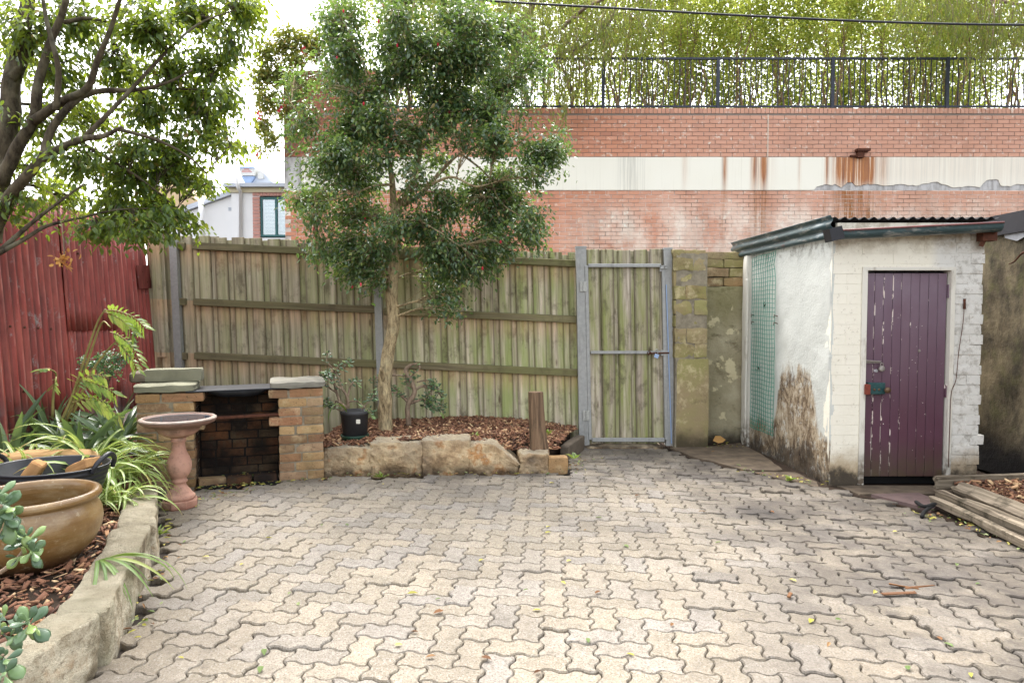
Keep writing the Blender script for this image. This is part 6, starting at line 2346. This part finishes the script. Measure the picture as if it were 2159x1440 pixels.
# --- hedge trees behind the railing
dia = LEAF_DIA
for k in range(15):
    random.seed(100 + k)
    x = -2.6 + k * 0.98 + U(-.12, .12)
    yb = 15.75 + U(-.12, .12)
    root = thing("hedge_tree", "", "tree", (x, yb, 5.6), "hedge trees behind the railing")
    root["label"] = ["leafy hedge tree with many thin bare stems behind the railing, brushing the weeping branches", "leafy hedge tree with many thin bare stems in the row behind the railing"][0 if k < 5 else 1]
    P, D, N, L, W = [], [], [], [], []
    for s in range(6):
        a = U(0, 6.28)
        p0 = Vector((x + 0.30 * math.cos(a) * U(.3, 1), yb + 0.25 * math.sin(a), 5.55))
        pts = [p0]
        for q in range(5):
            pts.append(pts[-1] + Vector((U(-.17, .17), U(-.10, .10), U(.38, .62))))
        r0 = U(.020, .034)
        mb = MB()
        c = crom(pts, 3)
        mb.tube(c, lerpn([r0, r0 * .8, r0 * .55, .006], len(c)), 6)
        for fk in range(3):
            q0 = c[random.randrange(4, len(c) - 3)]
            q2 = q0 + Vector((U(-.35, .35), U(-.2, .2), U(.3, .7)))
            mb.tube(crom([q0, q0.lerp(q2, .5) + Vector((U(-.08, .08), 0, 0)), q2], 3), lerpn([r0 * .5, .004], 7), 4)
        mb.build("stem", M['hedge_bark'], root, smooth=True)
    ncl = 105
    for q in range(ncl):
        cx, cy, cz = x + U(-.75, .75), yb + U(-.55, .35), 6.7 + 2.8 * random.random() ** 0.75 if random.random() < 0.9 else U(6.2, 6.8)
        m = 56 if cz > 7.2 else 30
        for i in range(m):
            P.append((cx + random.gauss(0, .17), cy + random.gauss(0, .15), cz + random.gauss(0, .16)))
    m = len(P)
    leaf_cloud("crown", np.array(P), np.stack([rng.uniform(-1, 1, m), rng.uniform(-1, 1, m), rng.uniform(-1, .5, m)], 1), np.stack([rng.uniform(-.8, .8, m), rng.uniform(-.8, .8, m), np.ones(m)], 1),
               rng.uniform(.06, .105, m), rng.uniform(.034, .050, m), LEAF_DIA, M['hedge_leaf'], root, "stuff")
# lower, denser shrubs further back
for k in range(11):
    random.seed(200 + k)
    x = -1.8 + k * 1.35 + U(-.2, .2)
    yb = 17.6 + U(-.3, .3)
    root = thing("back_shrub", "bright yellow-green shrub showing through the stems of the hedge trees", "shrub", (x, yb, 5.6), "shrubs behind the hedge stems")
    P = []
    for s in range(3):
        mb = MB()
        pts = [Vector((x + U(-.2, .2), yb, 5.55))]
        for q in range(4):
            pts.append(pts[-1] + Vector((U(-.2, .2), U(-.1, .1), U(.4, .8))))
        c = crom(pts, 3)
        mb.tube(c, lerpn([.03, .008], len(c)), 5)
        mb.build("stem", M['hedge_bark'], root, smooth=True)
    dens = 150 if x > 2.5 else 85
    for q in range(dens):
        cx, cy, cz = x + U(-.9, .9), yb + U(-.5, .5), U(5.6, 9.4)
        for i in range(46):
            P.append((cx + random.gauss(0, .22), cy + random.gauss(0, .2), max(5.6, cz + random.gauss(0, .22))))
    m = len(P)
    leaf_cloud("foliage", np.array(P), np.stack([rng.uniform(-1, 1, m), rng.uniform(-1, 1, m), rng.uniform(-1, .5, m)], 1), np.stack([rng.uniform(-.8, .8, m), rng.uniform(-.8, .8, m), np.ones(m)], 1),
               rng.uniform(.09, .15, m), rng.uniform(.045, .07, m), LEAF_DIA, M['hedge_leaf'], root, "stuff")

# --- flowering vine spilling over the corner of the brick wall
random.seed(44)
T = Plant()
T.limb([(612, 330, 14.3), (618, 240, 14.25), (622, 170, 14.25), (600, 110, 14.2), (560, 90, 14.2)], 0.03, 0.010, 7)
T.limb([(622, 170, 14.25), (660, 110, 14.4), (690, 70, 14.6)], 0.02, 0.008, 7)
T.limb([(600, 110, 14.2), (570, 150, 14.1), (556, 230, 14.1), (566, 300, 14.1)], 0.012, 0.004, 6)
T.limb([(600, 120, 14.2), (620, 60, 14.2), (610, 30, 14.2)], 0.012, 0.003, 6)
for (px, py, rx, rz, n) in [(600, 95, 50, 26, 26), (560, 115, 35, 30, 22), (640, 90, 40, 30, 24), (545, 160, 26, 30, 16), (580, 160, 35, 30, 24), (625, 130, 30, 22, 14), (560, 215, 26, 28, 18), (590, 225, 22, 34, 14), (555, 265, 26, 24, 14), (575, 300, 20, 22, 10), (600, 60, 25, 20, 6), (545, 320, 12, 14, 3), (670, 110, 30, 30, 14), (690, 60, 30, 30, 10)]:
    y = U(14.0, 14.3)
    k = y / FPX
    T.clump(at(px, py, y), rx * k * 1.1, rz * k * 1.1, 0.25, int(n * 1.7), 14, 0.085, 0.05, 0.2, 0.005, 0.07)
o = thing("flowering_vine", "pale leafed vine with red bracts spilling over the corner of the brick wall", "vine", at(612, 330, 14.3))
T.finish(o, 'grey_bark', 'vine_leaf', LEAF_HEX, 0)
P = np.array([tuple(at(px + U(-6, 6), py + U(-8, 8), 14.0)) for px, py in ((595, 225), (547, 245), (595, 230), (545, 325), (597, 218), (545, 240), (640, 108)) for _ in range(7)])
leaf_cloud("bracts", P, rng.normal(0, 1, (len(P), 3)), rng.normal(0, 1, (len(P), 3)), np.full(len(P), .07), np.full(len(P), .05), LEAF_HEX, M['bract'], o, "stuff")


# ------------------------------------------------------------------ strap leaved plants
def strap_mesh(name, mat, L=1.0, W=0.05, e0=75, e1=-40, seg=9, fold=0.25, wmax=0.35, tip=0.05, wob=0.0, seed=0):
    """arching blade in the xz plane; attribute across = 0 on the midrib, 1 at the edges"""
    rd = random.Random(seed)
    vs, fs, ac, al_ = [], [], [], []
    p = Vector((0, 0, 0))
    for i in range(seg + 1):
        t = i / seg
        e = R(e0 + (e1 - e0) * t ** 1.15)
        if i:
            p = p + Vector((math.cos(e), rd.uniform(-wob, wob), math.sin(e))) * (L / seg)
        w = W * (min(1, 0.45 + t / wmax * 0.55) if t < wmax else max(tip, 1 - ((t - wmax) / (1 - wmax)) ** 2.2))
        nrm = Vector((-math.sin(e), 0, math.cos(e)))
        for s in (-1, -0.55, 0, 0.55, 1):
            vs.append(p + Vector((0, s * w / 2, 0)) + nrm * (abs(s) * w * fold * 0.5))
            ac.append(abs(s))
            al_.append(t)
    for i in range(seg):
        for k in range(4):
            a = i * 5 + k
            fs.append((a, a + 5, a + 6, a + 1))
    me = bpy.data.meshes.new(name)
    me.from_pydata([tuple(v) for v in vs], [], fs)
    at_ = me.attributes.new("across", 'FLOAT', 'POINT')
    at_.data.foreach_set("value", ac)
    me.attributes.new("along", 'FLOAT', 'POINT').data.foreach_set("value", al_)
    me.polygons.foreach_set("use_smooth", [True] * len(me.polygons))
    me.materials.append(M[mat])
    me.update()
    return me


SP = [strap_mesh("leaf", 'spider_leaf', 1, 0.050, e0, e1, 10, 0.35, 0.3, 0.04, 0.06, i) for i, (e0, e1) in enumerate(((80, -70), (70, -50), (60, -65), (85, -30), (50, -55), (66, -85)))]
BR_ = [strap_mesh("leaf", 'bromeliad_leaf', 1, 0.115, e0, e1, 9, 0.35, 0.3, 0.10, 0.02, 20 + i) for i, (e0, e1) in enumerate(((80, 20), (70, -10), (60, -30), (85, 45), (50, -45)))]


def rosette(root, loc, protos, n, smin, smax, a0=0.0, a1=6.283, tilt=0.25, wscale=(0.85, 1.2), rad=0.03):
    for i in range(n):
        a = a0 + (a1 - a0) * (i + U(-.4, .4)) / n
        s = U(smin, smax)
        w = s * U(*wscale)
        m = Matrix.Translation(Vector(loc) + Vector((math.cos(a) * rad * U(0, 1), math.sin(a) * rad * U(0, 1), 0))) @ Matrix.Rotation(a, 4, 'Z') @ Matrix.Rotation(U(-tilt, tilt), 4, 'Y') @ Matrix.Rotation(U(-.4, .4), 4, 'X') @ Matrix.Diagonal((s, w, s, 1))
        put("leaf", random.choice(protos), root, None, m)


random.seed(55)
spl = [((-2.70, 4.40, 0.24), 46, .40, .62, "cream striped spider plant arching over the kerb and bird bath foot"), ((-2.88, 4.62, 0.30), 44, .42, .70, "cream striped spider plant tallest of the clumps beside the bird bath"),
       ((-2.70, 4.76, 0.20), 40, .32, .52, "cream striped spider plant crowding the bird bath pedestal"), ((-3.12, 4.36, 0.28), 36, .40, .62, "cream striped spider plant rising behind the tub handle"),
       ((-2.46, 4.22, 0.17), 36, .28, .46, "cream striped spider plant trailing down onto the pavers"), ((-2.52, 4.05, 0.20), 26, .24, .42, "small cream striped spider plant between the tub and the kerb")]
for loc, n, a, b, lab in spl:
    o = thing("spider_plant", lab, "plant", loc, "spider plants by the bird bath")
    rosette(o, loc, SP, int(n * 1.3), a, b, wscale=(0.8, 1.2))
loc = gnd(205, 1182, 0.22)
o = thing("spider_plantlet", "lone spider plantlet trailing long green blades over the sandstone kerb", "plant", loc)
rosette(o, loc, [strap_mesh("leaf", 'palm_leaf', 1, 0.040, 35, -78, 12, 0.3, 0.3, 0.04, 0.02, 70), strap_mesh("leaf", 'palm_leaf', 1, 0.036, 25, -60, 12, 0.3, 0.3, 0.04, 0.02, 71)], 9, .30, .52, R(-62), R(15), 0.1)

random.seed(56)
bl = [((-3.45, 4.62, 0.24), "broad bromeliad with banded dark leaves at the foot of the red fence"), ((-3.30, 5.10, 0.26), "dark bromeliad between the spider plants and the red fence"), ((-3.02, 5.20, 0.26), "dark strap leaved bromeliad crowding the barbecue's lower pier"),
      ((-3.62, 5.35, 0.26), "bromeliad with silvery leaves under the bamboo palm"), ((-3.10, 4.88, 0.24), "dark green bromeliad leaning out behind the tallest spider plant"), ((-3.55, 4.05, 0.25), "bromeliad behind the firewood log, partly hidden"), ((-3.30, 5.70, 0.26), "bromeliad at the back of the garden bed by the barbecue")]
for loc, lab in bl:
    o = thing("bromeliad", lab, "plant", loc, "bromeliads along the red fence")
    rosette(o, loc, BR_, 20, .42, .70, wscale=(0.75, 1.05), rad=0.02)

# bamboo palm leaning out of the bed
random.seed(57)
bp = thing("bamboo_palm", "thin bamboo palm with yellowing fronds leaning across the red iron fence", "palm", (-3.35, 5.05, 0.25))
canes = [[(128, 890, 5.0), (150, 840, 5.0), (180, 750, 5.0), (205, 680, 5.0), (222, 652, 5.0)], [(138, 890, 5.05), (165, 820, 5.05), (195, 730, 5.05), (215, 680, 5.05), (232, 690, 5.0)], [(150, 880, 5.1), (190, 790, 5.1), (225, 740, 5.1), (250, 715, 5.0)], [(110, 880, 5.1), (112, 830, 5.1), (118, 790, 5.1), (104, 778, 5.0)]]
for c in canes:
    mb = MB()
    w = crom([at(*p) for p in c], 5)
    mb.tube(w, lerpn([0.011, 0.008, 0.005], len(w)), 7)
    mb.build("cane", M['cane'], bp, smooth=True)
lme = shape_mesh("leaflet", LEAF_LONG)
lme.materials.append(M['palm_leaf'])
for pts, n, ll in (([(222, 655, 5.0), (245, 655, 4.95), (280, 668, 4.9), (305, 690, 4.9)], 22, .14), ([(220, 658, 5.0), (240, 665, 4.9), (262, 680, 4.85), (285, 705, 4.85)], 18, .11), ([(232, 700, 5.0), (252, 708, 4.95), (278, 730, 4.9), (296, 765, 4.9)], 20, .12),
                   ([(104, 778, 5.0), (92, 778, 4.95), (82, 778, 4.9)], 9, .08), ([(118, 795, 5.05), (116, 806, 5.0), (114, 818, 5.0)], 8, .08), ([(170, 800, 5.0), (195, 806, 4.9), (225, 818, 4.8), (245, 832, 4.8)], 20, .12), ([(160, 820, 5.0), (170, 800, 4.95), (200, 790, 4.9), (222, 795, 4.9)], 16, .12),
                   ([(150, 850, 5.0), (190, 838, 4.9), (230, 850, 4.8)], 16, .13), ([(250, 715, 5.0), (262, 735, 4.95), (280, 760, 4.9), (290, 780, 4.9)], 16, .10), ([(170, 840, 5.0), (210, 850, 4.9), (255, 880, 4.8)], 16, .13)):
    w = crom([at(*p) for p in pts], 6)
    mb = MB()
    mb.tube(w, lerpn([0.005, 0.002], len(w)), 5)
    fr = mb.build("frond", M['cane'], bp, smooth=True)
    for i in range(n):
        t = 0.12 + 0.88 * i / (n - 1)
        f = t * (len(w) - 1)
        j = min(int(f), len(w) - 2)
        p = w[j].lerp(w[j + 1], f - j)
        d = (w[j + 1] - w[j]).normalized()
        side = d.cross(Vector((0, 0.9, 0.45))).normalized() * (1 if i % 2 else -1)
        dd = d * 0.55 + side * 0.8 + Vector((0, -0.15, -0.30))
        s = ll * (1 - 0.4 * abs(t - .5)) * U(.85, 1.1)
        put("leaflet", lme, fr, None, leaf_matrix(p, dd, Vector((U(-.3, .3), -.5, .8)), s, s * 0.20))

# small leaved shrub beside it
random.seed(58)
T = Plant()
for e_ in ([(215, 860, 5.55), (215, 790, 5.5), (190, 755, 5.4)], [(215, 860, 5.55), (235, 790, 5.5), (262, 750, 5.4), (280, 720, 5.4)], [(220, 850, 5.55), (205, 770, 5.5), (230, 745, 5.4)]):
    T.limb(e_, 0.010, 0.003, 6, 4)
for (px, py, rx, rz, n) in [(185, 765, 26, 16, 13), (215, 760, 26, 20, 15), (250, 755, 28, 20, 17), (272, 725, 20, 22, 11), (235, 785, 30, 16, 12), (290, 700, 12, 10, 3), (205, 800, 26, 14, 6)]:
    y = U(5.3, 5.5)
    k = y / FPX
    T.clump(at(px, py, y), rx * k, rz * k, 0.10, n, 12, 0.026, 0.016, 0.1, 0.002, 0.016)
o = thing("small_shrub", "small leaved bluish green shrub against the red fence under the palm", "shrub", at(215, 860, 5.55))
T.finish(o, 'grey_bark', 'shrub_leaf', LEAF_HEX, 0)


# ------------------------------------------------------------------ succulents
def jade_leaf_mesh(thick=0.16):
    mb = MB()
    vs, fs = [], []
    n, m = 8, 8
    for i in range(n + 1):
        t = i / n
        w = 0.36 * math.sin(math.pi * min(1, t ** 1.5)) ** 0.75 * (0.55 + 0.45 * t) * 1.45 if 0 < t < 1 else 0.004
        for k in range(m):
            a = 2 * math.pi * k / m
            vs.append((t, w * math.cos(a), w * thick * math.sin(a) + 0.10 * t * t - 0.02 + abs(math.cos(a)) * 0.05 * w))
    for i in range(n):
        for k in range(m):
            k2 = (k + 1) % m
            fs.append((i * m + k, (i + 1) * m + k, (i + 1) * m + k2, i * m + k2))
    mb.add(vs, fs)
    me = mb.data("leaf", True)
    me.materials.append(M['jade_leaf'])
    return me


JL = jade_leaf_mesh()


def jade_rosette(root, p, axis, size, pairs=4, par=None):
    axis = Vector(axis).normalized()
    u = axis.cross(Vector((0.3, 0.5, 0.2))).normalized()
    v = axis.cross(u)
    for k in range(pairs):
        ph = k * 1.57 + U(-.3, .3)
        f = k / max(1, pairs - 1)
        s = size * (1.05 - 0.60 * f) * U(.85, 1.12)
        el = -0.15 + 1.0 * f
        for q in (0, math.pi):
            d = (u * math.cos(ph + q) + v * math.sin(ph + q)) * math.cos(el) + axis * math.sin(el)
            put("leaf", JL, root, None, leaf_matrix(Vector(p) - axis * size * 0.5 * (1 - f), d + Vector((U(-.2, .2), U(-.2, .2), U(-.2, .2))), axis, s * 1.15, s * U(.62, .78)))


random.seed(61)
jb = Vector((-1.98, 2.30, 0.18))
jade = thing("jade_plant", "jade plant with plump oval leaves reaching across the glazed pot and kerb", "succulent", jb)
stems = [([jb, (-1.95, 2.32, 0.30), at(-60, 1245, 2.35), at(10, 1200, 2.32), at(46, 1165, 2.30), at(52, 1135, 2.30)], 0.011, 0.005), ([jb, (-1.93, 2.22, 0.24), at(-40, 1340, 2.15), at(10, 1330, 2.12), at(52, 1312, 2.10)], 0.011, 0.005),
         ([jb, (-1.98, 2.25, 0.40), at(-60, 1130, 2.25), at(-20, 1100, 2.2), at(2, 1065, 2.2)], 0.012, 0.006), ([jb, (-1.92, 2.12, 0.20), at(-50, 1420, 2.0), at(-10, 1400, 2.0), at(6, 1380, 2.0)], 0.010, 0.005)]
for c, r0, r1 in stems:
    w = crom(c, 5)
    mb = MB()
    mb.tube(w, lerpn([r0, r1], len(w)), 8)
    mb.build("stem", M['grey_bark'], jade, smooth=True)
for (px, py, y, ax, sz, pr) in [(52, 1130, 2.30, (0.1, -.5, .8), .066, 5), (70, 1163, 2.27, (.7, -.6, .3), .058, 4), (36, 1175, 2.28, (-.2, -.8, -.1), .070, 3), (56, 1308, 2.10, (.15, -.6, .75), .072, 5), (30, 1330, 2.10, (-.3, -.7, .4), .066, 3), (6, 1062, 2.2, (.3, -.5, .7), .074, 5), (14, 1092, 2.2, (.6, -.6, .2), .070, 4), (2, 1118, 2.22, (.2, -.6, -.2), .07, 3),
                                 (8, 1384, 2.0, (.3, -.5, .7), .060, 4), (2, 1418, 1.95, (.2, -.6, .5), .06, 3), (-10, 1035, 2.2, (.1, -.4, .8), .07, 4), (0, 1300, 2.15, (-.1, -.6, .6), .06, 3), (-6, 1340, 2.1, (0, -.7, .3), .06, 3)]:
    jade_rosette(jade, at(px, py, y), ax, sz, pr)


def wiggly(root, stems, y, ox_, oy_, sc, bark, leafsize, base, nros, r0=0.011):
    def zp(q, dy=0.0):
        return at(ox_ + q[0] / sc, oy_ + q[1] / sc, y + dy)
    for st, big in stems:
        dy = U(-.10, .06)
        w = crom([zp(q, dy * i / (len(st) - 1)) for i, q in enumerate(st)], 5)
        mb = MB()
        mb.tube(w, lerpn([r0 * big, r0 * big * .75, 0.003], len(w)), 7, True, 0, 0.12)
        mb.build("stem", M[bark], root, smooth=True)
        jade_rosette(root, w[-1], (w[-1] - w[-4]) + Vector((0, -.02, .03)), leafsize, 3)
        for k in range(nros):
            i = random.randrange(int(len(w) * .45), len(w) - 1)
            p = w[i] + Vector((U(-.02, .02), U(-.04, .02), U(0, .03)))
            jade_rosette(root, p, Vector((U(-.6, .6), -.4, 1)), leafsize * U(.7, 1.0), 2)


random.seed(62)
S1 = [([(500, 960), (400, 890), (340, 740), (300, 560), (300, 420), (200, 290), (210, 170)], 1.25), ([(510, 960), (490, 800), (420, 680), (370, 520), (330, 450), (380, 330)], 1.25), ([(340, 740), (250, 680), (170, 600), (160, 520), (110, 470)], .8), ([(500, 800), (540, 650), (590, 580), (660, 580)], .9),
      ([(420, 680), (320, 640), (250, 540), (210, 440)], .8), ([(500, 960), (520, 880), (600, 860), (660, 880), (780, 980), (850, 1030)], .8), ([(700, 980), (830, 840), (910, 740)], .8), ([(400, 890), (330, 860), (310, 960), (230, 920), (190, 830)], .8), ([(500, 960), (400, 1000), (270, 930), (180, 860)], .7),
      ([(330, 450), (400, 400), (480, 320), (530, 290)], .6), ([(300, 430), (230, 470), (160, 470)], .6)]
wiggly(spot, S1, ppy - 0.02, 660, 720, 6.857, 'grey_bark', 0.052, None, 5)
LB = [strap_mesh("blade", 'palm_leaf', 1, 0.030, 70, -88, 10, 0.3, 0.3, 0.1, 0.02, 90)]
for a in (R(200), R(225), R(250)):
    put("blade", LB[0], spot, None, Matrix.Translation((ppx - 0.06, ppy - 0.04, ppz + 0.22)) @ Matrix.Rotation(a, 4, 'Z') @ Matrix.Diagonal((.42, .7, .42, 1)))
jy = 6.62
jr = thing("jade_shrub", "gnarled low jade shrub with twisted branches in the raised bed behind the tree", "succulent", at(860, 893, jy))
S2 = [([(1385, 1215), (1365, 1000), (1390, 880), (1470, 720), (1400, 540), (1340, 420), (1400, 350), (1500, 330), (1540, 390), (1450, 470), (1400, 540)], 2.6), ([(1390, 880), (1300, 800), (1230, 720), (1160, 650)], 1.8), ([(1470, 700), (1560, 650), (1680, 640), (1790, 700), (1900, 780)], 1.5), ([(1390, 900), (1500, 860), (1600, 830), (1700, 850)], 1.4),
      ([(1480, 690), (1380, 650), (1350, 580), (1330, 500)], 1.0), ([(1500, 590), (1620, 560), (1740, 580), (1780, 640)], .8), ([(1380, 490), (1130, 490), (960, 510), (830, 560)], .9), ([(1790, 700), (1860, 820), (1850, 960), (1890, 1030)], .7), ([(1680, 640), (1720, 720), (1640, 800), (1600, 940)], .8), ([(1560, 650), (1700, 680), (1820, 700), (1760, 860)], .8), ([(1230, 720), (1160, 740), (1010, 700), (930, 660)], .9), ([(1600, 830), (1680, 900), (1720, 960)], .7)]
wiggly(jr, S2, jy, 660, 720, 6.857, 'grey_bark', 0.056, None, 6, 0.0105)

# ------------------------------------------------------------------ leaves and scraps on the ground
random.seed(71)
fm_ = shape_mesh("fallen_leaf", LEAF_HEX)
kinds = [('fallen_yellow', "small yellow fallen leaf lying on the pavers", "yellow leaves fallen on the pavers", 22), ('fallen_green', "small pale green fallen leaf lying on the pavers", "green leaves fallen on the pavers", 20), ('fallen_brown', "small curled brown leaf lying on the pavers", "brown leaves fallen on the pavers", 14)]
for mat, lab, grp, n in kinds:
    me = fm_.copy()
    me.materials.append(M[mat])
    c = 0
    while c < n:
        p = gnd(U(240, 2150), 1020 + 415 * random.random() ** 1.2)
        if not inside(p.x, p.y, PAVE):
            continue
        a = U(0, 6.28)
        L = U(.028, .055)
        o = put("fallen_leaf", me, None, None, leaf_matrix(Vector((p.x, p.y, ground_dip(p.x, p.y) + 0.008)), (math.cos(a), math.sin(a), U(-.05, .1)), (U(-.3, .3), U(-.3, .3), 1), L, L * U(.35, .6)))
        tag(o, lab, "fallen leaf", grp)
        c += 1
for (px, py, L, w, a, lab) in ((1895, 1252, .17, .022, .05, "long orange-brown strip of bark lying on the pavers"), (1905, 1238, .13, .016, -.5, "short bark strip lying across the longer strips"), (1940, 1240, .16, .012, .12, "thin bark strip beside the orange-brown strip on the pavers"), (1665, 1257, .05, .016, 1.0, "small dark chip of bark standing on the pavers")):
    p = gnd(px, py)
    me = chamfer(L, w, 0.006, 0.002, 0.003, px)
    me.materials.append(M['fallen_brown'])
    o = put("bark_strip", me, None, None, Matrix.Translation((p.x, p.y, ground_dip(p.x, p.y) + 0.010)) @ Matrix.Rotation(a, 4, 'Z') @ Matrix.Rotation(U(-.05, .05), 4, 'Y'))
    tag(o, lab, "bark", "bark strips on the pavers")


def litter(name, zones, mats, size=.045):
    for mt in mats:
        P = []
        for (x0, y0, x1, y1, wd, n, z) in zones:
            for _ in range(n):
                t = random.random()
                P.append((x0 + (x1 - x0) * t + random.gauss(0, wd), y0 + (y1 - y0) * t + random.gauss(0, wd), z + U(0.004, 0.02)))
        m = len(P)
        if not m:
            continue
        a = rng.random(m) * 6.283
        leaf_cloud(name, np.array(P), np.stack([np.cos(a), np.sin(a), rng.uniform(-.1, .35, m)], 1), np.stack([rng.normal(0, .35, m), rng.normal(0, .35, m), np.ones(m)], 1), rng.uniform(size * .5, size, m), rng.uniform(size * .18, size * .42, m), LEAF_HEX, M[mt], None, "stuff")


litter("leaf_litter", [(-2.50, 5.26, -1.95, 5.46, .035, 26, .0), (-1.95, 5.48, -1.5, 5.60, .02, 8, 0), (-1.5, 5.72, 0.45, 5.82, .02, 26, 0), (-2.35, 4.85, -2.1, 5.3, .06, 12, 0), (-2.35, 5.5, -2.05, 5.62, .05, 18, .03), (1.95, 6.9, 2.35, 7.1, .07, 7, .0), (2.0, 5.95, 2.5, 5.4, .05, 16, 0), (2.75, 4.75, 2.98, 4.3, .05, 16, 0), (2.95, 4.3, 2.98, 3.6, .03, 12, 0), (0.5, 5.9, 0.7, 6.4, .08, 12, 0), (-2.2, 4.4, -1.6, 2.8, .035, 16, 0)],
       ['fallen_yellow', 'fallen_green', 'fallen_brown'])
random.seed(72)
leafy = [(at(814, 1000, 5.9).x, 5.70, 0.0), (1.95, 7.05, 0), (0.55, 5.98, .10), (-0.35, 6.1, .27), (0.33, 6.35, .25), (-2.02, 3.55, 0.0), (-2.2, 4.2, .0), (2.3, 5.6, 0.0)]
for i, (x, y, z) in enumerate(leafy):
    m = 14
    a = rng.random(m) * 6.283
    lab = ["tiny green weed at the foot of the sandstone edging", "green weed in the dark corner by the boundary wall", "fern like weed on top of the single red brick", "thin green weed sprouting in the bark mulch by the fence", "small green weed at the base of the tree stump",
           "tiny weed in the joint along the kerb stone", "small weed by the kerb under the spider plants", "weed growing beside the stone slab near the outhouse"][i]
    o = leaf_cloud("weed", np.tile(np.array([(x, y, z)]), (m, 1)) + rng.normal(0, .012, (m, 3)) * (1, 1, 0), np.stack([np.cos(a), np.sin(a), rng.uniform(.15, 1.0, m)], 1), np.tile(np.array([(0.1, 0.1, 1.0)]), (m, 1)), rng.uniform(.04, .085, m), rng.uniform(.012, .022, m), LEAF_HEX, M['palm_leaf'])
    tag(o, lab, "weed")
o = put("dry_leaf", fm_.copy(), None, M['dry_leaf'], leaf_matrix(Vector((2.08, 7.02, .06)), (1, .1, .1), (0, -.7, .7), .14, .10))
tag(o, "large curled brown leaf lying in the dark corner by the boundary wall", "fallen leaf")
mb = MB()
q = gnd(1960, 1070)
mb.tube(crom([gnd(1932, 1058, .03), gnd(1950, 1068, .05), gnd(1972, 1062, .06), gnd(1950, 1078, .03), gnd(1944, 1090, .01)], 4), 0.013, 6)
tag(mb.build("burnt_stick", M['soot'], smooth=True), "charred black stick lying on the slate by the timbers", "stick")
